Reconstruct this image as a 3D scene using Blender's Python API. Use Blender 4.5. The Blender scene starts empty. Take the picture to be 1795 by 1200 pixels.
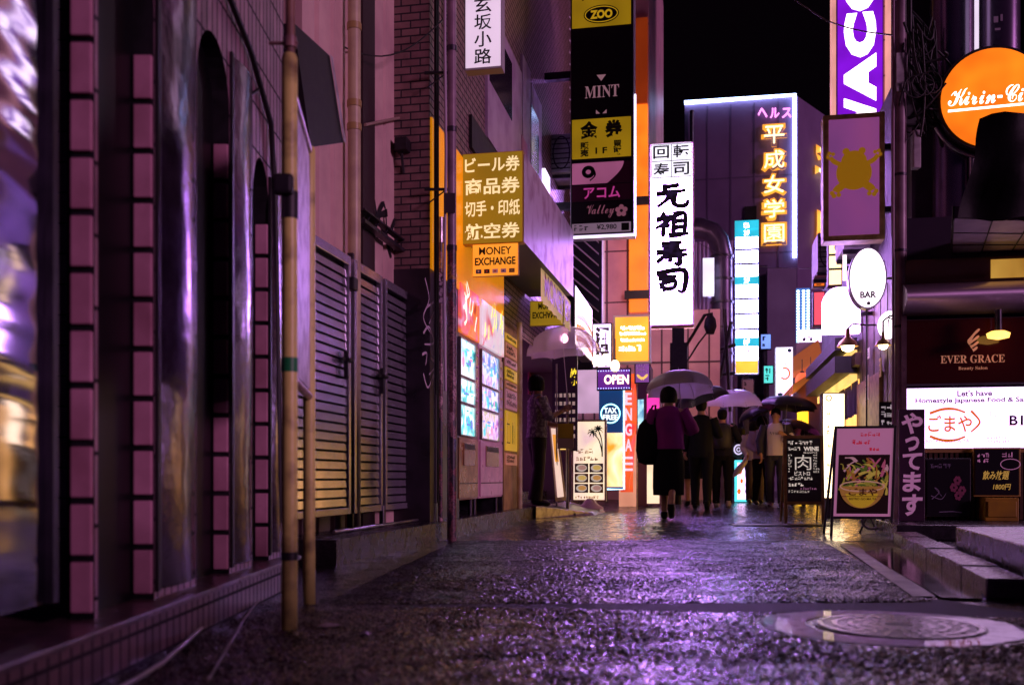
import bpy, bmesh, math, random
import numpy as np
from mathutils import Vector, Matrix
random.seed(7)
R = math.radians
sc = bpy.context.scene
col = sc.collection

# ---------------------------------------------------------------- camera
FPX, CX, HY, CH = 1745.0, 897.5, 837.0, 0.506     # focal length in photo pixels, centre column, horizon row, eye height
cam_d = bpy.data.cameras.new("camera"); cam = bpy.data.objects.new("camera", cam_d); col.objects.link(cam)
cam.location = (0, 0, CH); cam.rotation_euler = (R(90), 0, 0)
cam_d.sensor_width = 36.0; cam_d.lens = 35.0
cam_d.shift_y = (HY - 600) / 1795.0
cam_d.clip_start = 0.05; cam_d.clip_end = 500
cam_d.dof.use_dof = True; cam_d.dof.focus_distance = 10.5; cam_d.dof.aperture_fstop = 2.6
sc.camera = cam
# ---------------------------------------------------------------- world, night fill, exposure
w = bpy.data.worlds.new("World"); sc.world = w; w.use_nodes = True
nt = w.node_tree; bg = nt.nodes["Background"]
tc = nt.nodes.new("ShaderNodeTexCoord"); sp = nt.nodes.new("ShaderNodeSeparateXYZ"); rp = nt.nodes.new("ShaderNodeValToRGB")
nt.links.new(tc.outputs["Generated"], sp.inputs[0]); nt.links.new(sp.outputs["Z"], rp.inputs[0]); nt.links.new(rp.outputs[0], bg.inputs[0])
rp.color_ramp.elements[0].position = 0.0; rp.color_ramp.elements[0].color = (0.008, 0.0025, 0.018, 1)
rp.color_ramp.elements[1].position = 0.25; rp.color_ramp.elements[1].color = (0.004, 0.0012, 0.010, 1)
bg.inputs[1].default_value = 0.8
night_fill_d = bpy.data.lights.new("night_fill", "SUN"); night_fill = bpy.data.objects.new("night_fill", night_fill_d); col.objects.link(night_fill)
night_fill_d.energy = 0.9; night_fill_d.angle = R(10); night_fill_d.color = (1.0, 0.44, 0.86)  # added night fill, standing in for unseen signs behind the camera
night_fill.rotation_euler = Vector((0.80, -0.55, 0.22)).to_track_quat('Z', 'Y').to_euler()
sc.view_settings.view_transform = 'Standard'; sc.view_settings.look = 'None'
sc.view_settings.exposure = 0.25; sc.view_settings.gamma = 1.0
sc.render.engine = 'CYCLES'
sc.cycles.use_denoising = True
sc.cycles.max_bounces = 6; sc.cycles.diffuse_bounces = 3; sc.cycles.glossy_bounces = 4; sc.cycles.transparent_max_bounces = 12
sc.cycles.sample_clamp_indirect = 4.0; sc.cycles.caustics_reflective = False; sc.cycles.caustics_refractive = False

# ---------------------------------------------------------------- street frame
AL = math.atan2(341, 1745); SA, CA = math.sin(AL), math.cos(AL)
def V(v, u, z=0.0): return Vector((u * SA + v * CA, u * CA - v * SA, z))      # street frame -> world
def U(v, px):                                                                 # how far along a wall at v one sees photo column px
    t = (px - CX) / FPX; Y = v / (t * CA - SA); return Y * CA + t * Y * SA
def VU(u, px): t = (px - CX) / FPX; return u * (t * CA - SA) / (CA + t * SA)
def DY(v, u): return u * CA - v * SA
def Z(py, v, u): return CH - (py - HY) / FPX * DY(v, u)
def at(px, py, Y): return Vector(((px - CX) / FPX * Y, Y, CH - (py - HY) / FPX * Y))
def fr(px0, px1, py0, py1, u):                                               # v0, v1, z0, z1 of a face square to the street
    v0, v1 = VU(u, px0), VU(u, px1); vm = (v0 + v1) / 2
    return v0, v1, Z(py1, vm, u), Z(py0, vm, u)

# ---------------------------------------------------------------- materials
MATS = {}
def M(key, c, rough=0.6, metal=0.0, em=None, es=0.0, noise=None, bump=None, alpha=1.0, trans=0.0, coat=0.0, spec=0.5, emn=None):
    if key in MATS: return MATS[key]
    m = bpy.data.materials.new(key); m.use_nodes = True; n = m.node_tree; b = n.nodes["Principled BSDF"]; L = n.links.new
    c4 = (*c, 1); b.inputs["Base Color"].default_value = c4
    b.inputs["Roughness"].default_value = rough; b.inputs["Metallic"].default_value = metal
    b.inputs["Specular IOR Level"].default_value = spec
    b.inputs["Coat Weight"].default_value = coat; b.inputs["Alpha"].default_value = alpha
    b.inputs["Transmission Weight"].default_value = trans
    if em: b.inputs["Emission Color"].default_value = (*em, 1); b.inputs["Emission Strength"].default_value = es
    if noise or bump or emn: co = n.nodes.new("ShaderNodeTexCoord").outputs["Object"]
    if noise:
        s, c2 = noise[0], noise[1]; lo, hi = (noise[2], noise[3]) if len(noise) > 3 else (0.38, 0.66)
        t = n.nodes.new("ShaderNodeTexNoise"); t.inputs["Scale"].default_value = s; t.inputs["Detail"].default_value = 6; L(co, t.inputs[0])
        r = n.nodes.new("ShaderNodeMapRange"); r.inputs[1].default_value = lo; r.inputs[2].default_value = hi; L(t.outputs[0], r.inputs[0])
        x = n.nodes.new("ShaderNodeMix"); x.data_type = 'RGBA'; x.inputs[6].default_value = c4; x.inputs[7].default_value = (*c2, 1)
        L(r.outputs[0], x.inputs[0]); L(x.outputs[2], b.inputs["Base Color"])
        q = n.nodes.new("ShaderNodeMapRange"); q.inputs[3].default_value = max(0.02, rough - 0.1); q.inputs[4].default_value = min(1, rough + 0.12)
        L(t.outputs[0], q.inputs[0]); L(q.outputs[0], b.inputs["Roughness"])
    if emn:                                                                   # lamps behind a diffuser are never even
        t = n.nodes.new("ShaderNodeTexNoise"); t.inputs["Scale"].default_value = emn[0]; t.inputs["Detail"].default_value = 1; L(co, t.inputs[0])
        r = n.nodes.new("ShaderNodeMapRange"); r.inputs[1].default_value = 0.3; r.inputs[2].default_value = 0.7
        r.inputs[3].default_value = es * (1 - emn[1]); r.inputs[4].default_value = es * (1 + emn[1]); L(t.outputs[0], r.inputs[0]); L(r.outputs[0], b.inputs["Emission Strength"])
    if bump:
        t = n.nodes.new("ShaderNodeTexNoise"); t.inputs["Scale"].default_value = bump[0]; t.inputs["Detail"].default_value = 4; L(co, t.inputs[0])
        bn = n.nodes.new("ShaderNodeBump"); bn.inputs["Strength"].default_value = bump[1]; bn.inputs["Distance"].default_value = bump[2] if len(bump) > 2 else 0.01
        L(t.outputs[0], bn.inputs["Height"]); L(bn.outputs[0], b.inputs["Normal"])
    MATS[key] = m; return m
def EM(key, c, s, base=None, n=0.18): return M(key, base or tuple(x * 0.5 for x in c), 0.4, 0, c, s, emn=(2.2, n) if n else None)
def TILE(key, c1, c2, mortar, wdt, hgt, ms, axes='yz', rough=0.35, off=0.0, bump=0.6):
    if key in MATS: return MATS[key]
    m = bpy.data.materials.new(key); m.use_nodes = True; n = m.node_tree; b = n.nodes["Principled BSDF"]; L = n.links.new
    co = n.nodes.new("ShaderNodeTexCoord").outputs["Object"]; s = n.nodes.new("ShaderNodeSeparateXYZ"); L(co, s.inputs[0])
    cb = n.nodes.new("ShaderNodeCombineXYZ"); L(s.outputs[axes[0].upper()], cb.inputs[0]); L(s.outputs[axes[1].upper()], cb.inputs[1])
    t = n.nodes.new("ShaderNodeTexBrick"); t.offset = off; L(cb.outputs[0], t.inputs["Vector"])
    t.inputs["Color1"].default_value = (*c1, 1); t.inputs["Color2"].default_value = (*c2, 1); t.inputs["Mortar"].default_value = (*mortar, 1)
    t.inputs["Scale"].default_value = 1; t.inputs["Brick Width"].default_value = wdt; t.inputs["Row Height"].default_value = hgt
    t.inputs["Mortar Size"].default_value = ms; t.inputs["Mortar Smooth"].default_value = 0.15
    no = n.nodes.new("ShaderNodeTexNoise"); no.inputs["Scale"].default_value = 9; no.inputs["Detail"].default_value = 6; L(co, no.inputs[0])
    mr = n.nodes.new("ShaderNodeMapRange"); mr.inputs[1].default_value = .3; mr.inputs[2].default_value = .7; mr.inputs[3].default_value = .62; mr.inputs[4].default_value = 1.1; L(no.outputs[0], mr.inputs[0])
    mx = n.nodes.new("ShaderNodeMix"); mx.data_type = 'RGBA'; mx.blend_type = 'MULTIPLY'; mx.inputs[0].default_value = 1
    L(t.outputs["Color"], mx.inputs[6]); L(mr.outputs[0], mx.inputs[7]); L(mx.outputs[2], b.inputs["Base Color"])
    q = n.nodes.new("ShaderNodeMapRange"); q.inputs[3].default_value = rough; q.inputs[4].default_value = 0.9; L(t.outputs["Fac"], q.inputs[0]); L(q.outputs[0], b.inputs["Roughness"])
    bn = n.nodes.new("ShaderNodeBump"); bn.invert = True; bn.inputs["Strength"].default_value = bump; bn.inputs["Distance"].default_value = .004
    L(t.outputs["Fac"], bn.inputs["Height"]); L(bn.outputs[0], b.inputs["Normal"])
    MATS[key] = m; return m
def ROAD(key, c, c2, r0, r1, sc1, bs, wet=1.0):
    m = bpy.data.materials.new(key); m.use_nodes = True; n = m.node_tree; b = n.nodes["Principled BSDF"]; L = n.links.new
    co = n.nodes.new("ShaderNodeTexCoord").outputs["Object"]
    def noise(s, d):
        t = n.nodes.new("ShaderNodeTexNoise"); t.inputs["Scale"].default_value = s; t.inputs["Detail"].default_value = d; L(co, t.inputs[0]); return t.outputs[0]
    big, fine = noise(1.6, 5), noise(sc1, 3)
    vo = n.nodes.new("ShaderNodeTexVoronoi"); vo.inputs["Scale"].default_value = sc1; L(co, vo.inputs["Vector"])
    x = n.nodes.new("ShaderNodeMix"); x.data_type = 'RGBA'; x.inputs[6].default_value = (*c, 1); x.inputs[7].default_value = (*c2, 1); L(fine, x.inputs[0]); L(x.outputs[2], b.inputs["Base Color"])
    mr = n.nodes.new("ShaderNodeMapRange"); mr.inputs[1].default_value = .36; mr.inputs[2].default_value = .64; mr.inputs[3].default_value = r0; mr.inputs[4].default_value = r1; L(big, mr.inputs[0]); L(mr.outputs[0], b.inputs["Roughness"])
    v2 = n.nodes.new("ShaderNodeTexVoronoi"); v2.inputs["Scale"].default_value = sc1 * 1.5; L(co, v2.inputs["Vector"])
    ad = n.nodes.new("ShaderNodeMath"); ad.operation = 'MULTIPLY_ADD'; L(vo.outputs["Distance"], ad.inputs[0]); ad.inputs[1].default_value = -1.0; fs_ = n.nodes.new("ShaderNodeMath"); fs_.operation = "MULTIPLY"; L(fine, fs_.inputs[0]); fs_.inputs[1].default_value = .3; L(fs_.outputs[0], ad.inputs[2])
    bn = n.nodes.new("ShaderNodeBump"); bn.inputs["Strength"].default_value = bs; bn.inputs["Distance"].default_value = 0.0040
    L(ad.outputs[0], bn.inputs["Height"]); L(bn.outputs[0], b.inputs["Normal"])
    b2 = n.nodes.new("ShaderNodeBump"); b2.inputs["Strength"].default_value = bs; b2.inputs["Distance"].default_value = 0.0020; L(ad.outputs[0], b2.inputs["Height"]); L(b2.outputs[0], b.inputs["Coat Normal"]); b.inputs["Coat Roughness"].default_value = .09; b.inputs["Coat IOR"].default_value = 1.6
    pm = n.nodes.new("ShaderNodeMapRange"); pm.inputs[1].default_value = .50; pm.inputs[2].default_value = .66; pm.inputs[3].default_value = bs; pm.inputs[4].default_value = bs * .4; L(noise(1.35, 4), pm.inputs[0]); L(pm.outputs[0], bn.inputs["Strength"]); L(pm.outputs[0], b2.inputs["Strength"])   # shallow puddles are smooth
    s2 = n.nodes.new("ShaderNodeSeparateColor"); L(v2.outputs["Color"], s2.inputs[0])            # each stone: wet film or dull
    md = n.nodes.new("ShaderNodeMath"); md.operation = 'MULTIPLY'; L(s2.outputs[0], md.inputs[0]); L(noise(7, 3), md.inputs[1])
    m2 = n.nodes.new("ShaderNodeMapRange"); m2.inputs[1].default_value = .16; m2.inputs[2].default_value = .32; m2.inputs[3].default_value = .03; m2.inputs[4].default_value = wet * 1.3; L(md.outputs[0], m2.inputs[0]); L(m2.outputs[0], b.inputs["Specular IOR Level"]); L(m2.outputs[0], b.inputs["Coat Weight"])
    tn = n.nodes.new("ShaderNodeMapRange"); tn.inputs[1].default_value = .10; tn.inputs[2].default_value = .42; L(md.outputs[0], tn.inputs[0])
    rm = n.nodes.new("ShaderNodeMath"); rm.operation = 'MULTIPLY_ADD'; L(tn.outputs[0], rm.inputs[0]); rm.inputs[1].default_value = -.35; rm.inputs[2].default_value = .35
    r2 = n.nodes.new("ShaderNodeMath"); r2.operation = 'ADD'; L(rm.outputs[0], r2.inputs[0]); L(mr.outputs[0], r2.inputs[1]); L(r2.outputs[0], b.inputs["Roughness"])
    MATS[key] = m; return m

# ---------------------------------------------------------------- scene objects
ORIG = {}
def thing(name, label, cat, origin=(0, 0, 0), frame='S', group=None):
    o = bpy.data.objects.new(name, None); col.objects.link(o); o.empty_display_size = 0.2
    og = Vector(origin)
    if frame == 'S': o.location = V(*og); o.rotation_euler = (0, 0, -AL); ORIG[o.name] = og
    elif frame == 'W': o.location = og; ORIG[o.name] = og
    else: o.location = og; o.rotation_euler = (0, 0, frame); ORIG[o.name] = Vector((0, 0, 0))
    o["label"] = label; o["category"] = cat
    if group: o["group"] = group
    return o
def root_of(o):
    while o.parent: o = o.parent
    return o
TXT = {}
def glyphs(s, bold, space, ext=0.0):
    k = (s, bold, space, ext)
    if k not in TXT:
        c = bpy.data.curves.new("t", 'FONT'); c.body = s; c.resolution_u = 3; c.offset = bold; c.space_line = space; c.align_x = 'CENTER'; c.extrude = ext
        o = bpy.data.objects.new("t", c); col.objects.link(o); bpy.context.view_layer.update()
        dg = bpy.context.evaluated_depsgraph_get(); m = bpy.data.meshes.new_from_object(o.evaluated_get(dg))
        TXT[k] = ([v.co.copy() for v in m.vertices], [list(p.vertices) for p in m.polygons])
        bpy.data.objects.remove(o); bpy.data.curves.remove(c); bpy.data.meshes.remove(m)
    return TXT[k]
class MB:
    def __init__(s): s.v = []; s.f = []; s.mi = []; s.mats = []; s.sm = []
    def slot(s, m):
        if m is None: return 0
        if m not in s.mats: s.mats.append(m)
        return s.mats.index(m)
    def add(s, vs, fs, m=None, smooth=False):
        o = len(s.v); s.v += [Vector(p) for p in vs]; i = s.slot(m)
        for f in fs: s.f.append([o + k for k in f]); s.mi.append(i); s.sm.append(smooth)
        return s
    def box(s, x0, x1, y0, y1, z0, z1, m=None):
        return s.add([(x0, y0, z0), (x1, y0, z0), (x1, y1, z0), (x0, y1, z0), (x0, y0, z1), (x1, y0, z1), (x1, y1, z1), (x0, y1, z1)],
                     [(3, 2, 1, 0), (4, 5, 6, 7), (0, 1, 5, 4), (1, 2, 6, 5), (2, 3, 7, 6), (3, 0, 4, 7)], m)
    def prism(s, pts, z0, z1, m=None):                                       # footprint, anticlockwise
        n = len(pts)
        return s.add([(x, y, z0) for x, y in pts] + [(x, y, z1) for x, y in pts],
                     [tuple(range(n))[::-1], tuple(range(n, 2 * n))] + [(i, (i + 1) % n, n + (i + 1) % n, n + i) for i in range(n)], m)
    def tube(s, path, r, n=10, m=None, cap=True):
        path = [Vector(p) for p in path]; k = len(path); rs = r if isinstance(r, (list, tuple)) else [r] * k
        vs, fs = [], []; pu = None
        for i, p in enumerate(path):
            d = (path[min(i + 1, k - 1)] - path[max(i - 1, 0)]).normalized()
            if pu is None: pu = d.orthogonal().normalized()
            pu = (pu - d * pu.dot(d)); pu = pu.normalized() if pu.length > 1e-6 else d.orthogonal().normalized()
            q = d.cross(pu)
            for j in range(n): a = 2 * math.pi * j / n; vs.append(p + (pu * math.cos(a) + q * math.sin(a)) * rs[i])
        for i in range(k - 1):
            for j in range(n): fs.append((i * n + j, i * n + (j + 1) % n, (i + 1) * n + (j + 1) % n, (i + 1) * n + j))
        s.add(vs, fs, m, True)
        if cap: s.add(vs[:n], [tuple(range(n))[::-1]], m); s.add(vs[-n:], [tuple(range(n))], m)
        return s
    def loft(s, rings, n=16, m=None, cap=True, fold=0.0, seed=0, nf=7):      # rings: (cx, cy, cz, rx, ry)
        vs, fs = [], []; rn = random.Random(seed); ph = rn.random() * 6
        for i, (cx, cy, cz, rx, ry) in enumerate(rings):
            for j in range(n):
                a = 2 * math.pi * j / n; k = 1 + fold * math.sin(nf * a + ph + i * .35) * (i / max(1, len(rings) - 1))
                vs.append((cx + rx * k * math.cos(a), cy + ry * k * math.sin(a), cz))
        for i in range(len(rings) - 1):
            for j in range(n): fs.append((i * n + j, i * n + (j + 1) % n, (i + 1) * n + (j + 1) % n, (i + 1) * n + j))
        s.add(vs, fs, m, True)
        if cap: s.add(vs[:n], [tuple(range(n))], m, True); s.add(vs[-n:], [tuple(range(n))], m, True)
        return s
    def map2(s, face, off):
        if face == 'f': return lambda a, b, d=0: (a, off - d, b)
        if face == 'r': return lambda a, b, d=0: (off + d, a, b)
        if face == 'l': return lambda a, b, d=0: (off - d, -a, b)
        if face == 't': return lambda a, b, d=0: (a, b, off + d)
    def poly(s, pts, face, off, m=None, d=0.0):
        mp = s.map2(face, off); return s.add([mp(a, b, d) for a, b in pts], [tuple(range(len(pts)))], m)
    def rect(s, a0, a1, b0, b1, face, off, m=None, d=0.0): return s.poly([(a0, b0), (a1, b0), (a1, b1), (a0, b1)], face, off, m, d)
    def disc(s, ca, cb, ra, rb, face, off, m=None, d=0.0, n=28): return s.poly([(ca + ra * math.cos(6.28318 * i / n), cb + rb * math.sin(6.28318 * i / n)) for i in range(n)], face, off, m, d)
    def ring(s, ca, cb, ra, rb, wd, face, off, m=None, d=0.0, n=40, a0=0, a1=6.28318):
        mp = s.map2(face, off); vs = []
        for i in range(n + 1):
            a = a0 + (a1 - a0) * i / n; vs.append(mp(ca + ra * math.cos(a), cb + rb * math.sin(a), d)); vs.append(mp(ca + (ra - wd) * math.cos(a), cb + (rb - wd) * math.sin(a), d))
        return s.add(vs, [(2 * i, 2 * i + 2, 2 * i + 3, 2 * i + 1) for i in range(n)], m)
    def text(s, t, a0, a1, b0, b1, face, off, m=None, d=0.0, bold=0.0, space=1.0, ext=0.0, slant=0.0):
        vs, fs = glyphs(t, bold, space, 0.05 if ext else 0.0); mp = s.map2(face, off)
        x0 = min(v.x for v in vs); x1 = max(v.x for v in vs); y0 = min(v.y for v in vs); y1 = max(v.y for v in vs)
        o = []
        for v in vs:
            q = (v.y - y0) / (y1 - y0); a = a0 + (a1 - a0) * (v.x - x0) / (x1 - x0) + slant * (q - .5) * (b1 - b0); o.append(mp(a, b0 + (b1 - b0) * q, d + (v.z * 20 * ext if ext else 0)))
        return s.add(o, fs, m)
    def stroke(s, pts, wd, face, off, m=None, d=0.0, taper=0.45):            # a brush or chalk stroke
        mp = s.map2(face, off); P = [Vector(p).to_2d() if len(p) > 2 else Vector(p) for p in pts]
        Q = []
        for i in range(len(P) - 1):
            for k in range(5):
                t = k / 5; p0 = P[max(i - 1, 0)]; p1 = P[i]; p2 = P[i + 1]; p3 = P[min(i + 2, len(P) - 1)]
                Q.append(0.5 * (2 * p1 + (p2 - p0) * t + (2 * p0 - 5 * p1 + 4 * p2 - p3) * t * t + (3 * p1 - p0 - 3 * p2 + p3) * t ** 3))
        Q.append(P[-1]); n = len(Q); vs = []
        for i, q in enumerate(Q):
            t = (Q[min(i + 1, n - 1)] - Q[max(i - 1, 0)]); t = t.normalized() if t.length else Vector((1, 0)); nn = Vector((-t.y, t.x))
            f = i / (n - 1); ww = wd * 0.5 * (1 - taper * f + 0.25 * math.sin(f * 9 + pts[0][0] * 30) * taper)
            vs.append(mp(*(q + nn * ww), d)); vs.append(mp(*(q - nn * ww), d))
        return s.add(vs, [(2 * i, 2 * i + 2, 2 * i + 3, 2 * i + 1) for i in range(n - 1)], m)
    def scribble(s, a0, a1, b0, b1, face, off, m=None, d=0.0, rows=1, wd=0.004, seed=0, fill=0.9):   # writing too small to read
        rn = random.Random(seed); rh = (b1 - b0) / rows
        for r in range(rows):
            ch = rh * 0.68; a = a0; bb = b1 - (r + .85) * rh; end = a0 + (a1 - a0) * (fill if rows < 2 else rn.uniform(.6, 1))
            while a + ch * .9 < end:
                for k in range(4):
                    if rn.random() < .55: y = bb + ch * rn.random(); s.rect(a + ch * .05, a + ch * rn.uniform(.5, .85), y, y + wd, face, off, m, d)
                    else: x = a + ch * .85 * rn.random(); s.rect(x, x + wd, bb, bb + ch * rn.uniform(.5, 1), face, off, m, d)
                a += ch * 1.02
        return s
    def build(s, name, mat, parent=None, bevel=0.0, sub=0, tagd=None):
        me = bpy.data.meshes.new(name); og = ORIG[root_of(parent).name] if parent else Vector((0, 0, 0))
        me.from_pydata([v - og for v in s.v], [], s.f)
        mats = ([mat] if mat else []) + [m for m in s.mats]
        for m in mats: me.materials.append(m)
        off = 1 if (mat and s.mats) else 0
        for p, i, sm in zip(me.polygons, s.mi, s.sm):
            p.material_index = i + off if s.mats and i < len(s.mats) else 0
            p.use_smooth = sm
        o = bpy.data.objects.new(name, me); col.objects.link(o)
        if parent: o.parent = parent
        if bevel: b = o.modifiers.new("bevel", 'BEVEL'); b.width = bevel; b.segments = 2; b.limit_method = 'ANGLE'
        if sub: b = o.modifiers.new("sub", 'SUBSURF'); b.levels = sub; b.render_levels = sub
        for k, v in (tagd or {}).items(): o[k] = v
        return o
def single(name, mb, mat, label, cat, group=None, bevel=0.0):
    o = mb.build(name, mat, None, bevel); c = sum((Vector(v.co) for v in o.data.vertices), Vector()) / len(o.data.vertices); c.z = min(v.co.z for v in o.data.vertices)
    for v in o.data.vertices: v.co -= c
    o.location = c; o["label"] = label; o["category"] = cat
    if group: o["group"] = group
    return o
def structure(name, mb, mat): o = mb.build(name, mat); o["kind"] = "structure"; return o
def S2W(mb):                                                                 # street-frame vertices to world
    mb.v = [V(*p) for p in mb.v]; return mb

# common materials
black = M('black_paint', (.007, .006, .008), .5, noise=(14, (.016, .014, .018)))
dark = M('dark_metal', (.03, .027, .036), .4, .6, noise=(9, (.06, .05, .07)), bump=(30, .1))
ink = M('black_ink', (.01, .01, .012), .6)
white_lit = EM('white_light_panel', (.80, .55, 1), 2.4)
steel = M('steel', (.5, .48, .5), .32, .9, noise=(12, (.28, .26, .3)), bump=(40, .08))
grime_white = M('grimy_white_paint', (.55, .52, .54), .5, noise=(7, (.28, .25, .27)))
wood = M('warm_wood', (.34, .16, .05), .5, noise=(11, (.18, .075, .025)), bump=(35, .2))
darkwood = M('dark_wood', (.10, .05, .025), .5, noise=(9, (.05, .022, .012)), bump=(24, .25))
cable_m = M('black_rubber', (.01, .01, .011), .5)
stone = M('wet_stone', (.04, .036, .045), .25, noise=(16, (.018, .016, .02)), bump=(70, .35))
concrete = M('wet_concrete', (.16, .145, .16), .32, noise=(6, (.07, .06, .07)), bump=(60, .4))
# ================================================================ GROUND
g = MB(); g.add([(-60, -20, 0), (60, -20, 0), (60, 110, 0), (-60, 110, 0)], [(0, 1, 2, 3)])
structure('ground', g, ROAD('wet_asphalt_far', (.006, .0055, .008), (.018, .016, .022), .12, .28, 120, .6))
def sheet(pts, z):                                                           # anticlockwise street-frame outline laid at height z
    return S2W(MB().add([(v, u, z) for v, u in pts], [tuple(range(len(pts)))]))
def gp(px, py, z=0.0): Y = (CH - z) * FPX / (py - HY); return ((px - CX) / FPX * Y, Y)
def wsheet(pix, z): return MB().add([(*gp(px, py, z), z) for px, py in pix], [tuple(range(len(pix)))])
def stony(name, mat, corner, nx, ny, amp, z0, seed, flat=None):             # asphalt with its aggregate standing proud, as real relief
    rg = np.random.default_rng(seed); h = rg.random((ny + 1, nx + 1))
    for _ in range(1): h = (h + np.roll(h, 1, 0) + np.roll(h, 1, 1) + np.roll(np.roll(h, 1, 0), 1, 1)) / 4
    h = np.clip((h - .5) * 2.4 + .5, 0, 1) ** 1.3; big = rg.random((ny // 40 + 3, nx // 40 + 3))
    yi, xi = np.mgrid[0:ny + 1, 0:nx + 1]; fy, fx = yi / 40, xi / 40; y0 = fy.astype(int); x0 = fx.astype(int); ty = (fy - y0); tx = (fx - x0); ty = ty * ty * (3 - 2 * ty); tx = tx * tx * (3 - 2 * tx)
    bg_ = (big[y0, x0] * (1 - tx) + big[y0, x0 + 1] * tx) * (1 - ty) + (big[y0 + 1, x0] * (1 - tx) + big[y0 + 1, x0 + 1] * tx) * ty
    t = (yi / ny)[..., None]; u_ = (xi / nx)[..., None]; P_ = [np.array(p, float) for p in corner]
    xy = (P_[0] * (1 - u_) + P_[1] * u_) * (1 - t) + (P_[3] * (1 - u_) + P_[2] * u_) * t
    h = h * amp * (.55 + .9 * bg_)
    if flat: d = np.hypot(xy[..., 0] - flat[0], xy[..., 1] - flat[1]); h = h * np.clip((d - flat[2]) / .02, 0, 1)
    h[0, :] = h[-1, :] = 0; h[:, 0] = h[:, -1] = 0
    v = np.concatenate([xy, (z0 + h)[..., None]], -1).reshape(-1, 3); i = (yi[:-1, :-1] * (nx + 1) + xi[:-1, :-1]).ravel(); f = np.stack([i, i + 1, i + nx + 2, i + nx + 1], 1)
    me = bpy.data.meshes.new(name); me.vertices.add(len(v)); me.vertices.foreach_set('co', v.ravel()); me.loops.add(f.size); me.loops.foreach_set('vertex_index', f.ravel().astype(np.int32)); me.polygons.add(len(f)); me.polygons.foreach_set('loop_start', (np.arange(len(f)) * 4).astype(np.int32)); me.polygons.foreach_set('loop_total', np.full(len(f), 4, np.int32)); me.update(calc_edges=True)
    me.polygons.foreach_set('use_smooth', np.ones(len(f), bool)); me.materials.append(mat); o = bpy.data.objects.new(name, me); col.objects.link(o); o['kind'] = 'structure'; return o
mh = gp(1570, 1100)
stony('road_surface_far', ROAD('far_asphalt', (.005, .0045, .007), (.014, .012, .018), .16, .32, 90, .35, .9), [(-2.4, 8.0), (3.4, 7.9), (9.5, 34), (1.0, 34)], 260, 900, .0062, .0015, 8)
stony('road_patch', ROAD('coarse_asphalt', (.003, .003, .004), (.010, .009, .012), .22, .40, 150, .25, .26), [gp(560, 1060), gp(1636, 1056), gp(1440, 948), gp(800, 948)], 420, 520, .0058, .003, 5)
stony('road_patch_near', ROAD('near_asphalt', (.004, .0035, .006), (.014, .012, .018), .17, .33, 170, .3, .9), [(-1.0, 1.6), (2.3, 1.6), (2.3, 3.50), (-1.0, 3.98)], 680, 500, .0054, .003, 6, (mh[0] - .02, mh[1], .42))
structure('road_joint_shade', wsheet([(560, 1066), (1420, 1076), (1690, 1086), (1840, 1110), (1840, 1080), (1650, 1050), (1420, 1050), (560, 1050)], .002), M('tar_and_step_shade', (.004, .004, .005), .7))  # dark strip along the joint paints in the shadow of the step
structure('gutter_strip', wsheet([(1470, 952), (1600, 1044), (1640, 1044), (1520, 968), (1500, 952)], .008), concrete)
structure('puddle', wsheet([(1515, 966), (1560, 958), (1600, 965), (1700, 1010), (1724, 1048), (1650, 1046), (1560, 995)], .011), M('puddle_water', (.012, .008, .01), .04, noise=(1.5, (.012, .008, .01)), bump=(9, .05)))
# manhole with a worn pale ring around it
RX = .43
mt = thing('manhole_cover', 'round iron manhole cover in a pale worn collar in the foreground road', 'manhole', (*mh, 0), 'W')
c = MB(); rn = random.Random(9); N_ = 90; vs = []
for i in range(N_): a = 6.28318 * i / N_; k = 1 + rn.uniform(-.022, .022) + .02 * math.sin(a * 3 + 1); vs += [(mh[0] - .02 + RX * k * math.cos(a), mh[1] + .40 * k * math.sin(a), .0065), (mh[0] - .01 + .285 * math.cos(a), mh[1] + .285 * math.sin(a), .0065)]
c.add(vs, [(2 * i, (2 * i + 2) % (2 * N_), (2 * i + 3) % (2 * N_), 2 * i + 1) for i in range(N_)])
c.build('concrete_collar', M('worn_pale_concrete', (.85, .80, .88), .42, coat=.25, noise=(14, (.3, .24, .28), .5, .75), bump=(90, .7, .02)), mt)
c = MB(); cx, cy = mh[0] + .01, mh[1] + .0
for r in (.265, .215, .165, .115, .065): c.ring(cx, cy, r, r, .018, 't', .012, n=48)
for i in range(24):
    a = i * 6.283 / 24; d = Vector((math.cos(a), math.sin(a))); e = Vector((-d.y, d.x)) * .008
    for r0, r1 in ((.07, .145), (.17, .24)): c.poly([(cx + (d * r0 - e).x, cy + (d * r0 - e).y), (cx + (d * r1 - e).x, cy + (d * r1 - e).y), (cx + (d * r1 + e).x, cy + (d * r1 + e).y), (cx + (d * r0 + e).x, cy + (d * r0 + e).y)], 't', .0115)
c.build('raised_pattern', M('worn_iron', (.25, .22, .25), .25, .8, noise=(40, (.1, .09, .1))), mt)
c = MB(); c.disc(cx, cy, .275, .275, 't', .008, n=48); c.build('lid', M('dark_iron', (.02, .018, .02), .35, .7), mt)
# drain grate further on
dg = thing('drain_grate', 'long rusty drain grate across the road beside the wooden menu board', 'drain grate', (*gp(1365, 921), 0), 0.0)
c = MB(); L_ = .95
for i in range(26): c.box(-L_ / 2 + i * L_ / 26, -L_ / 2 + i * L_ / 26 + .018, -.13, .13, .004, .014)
c.build('bar', M('rusty_grate', (.2, .12, .05), .3, .7), dg)  # yellowish light is put into the bar colour
c = MB().box(-L_ / 2 - .02, L_ / 2 + .02, -.16, -.13, .004, .015).box(-L_ / 2 - .02, L_ / 2 + .02, .13, .16, .004, .015); c.build('frame', dark, dg)
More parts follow.
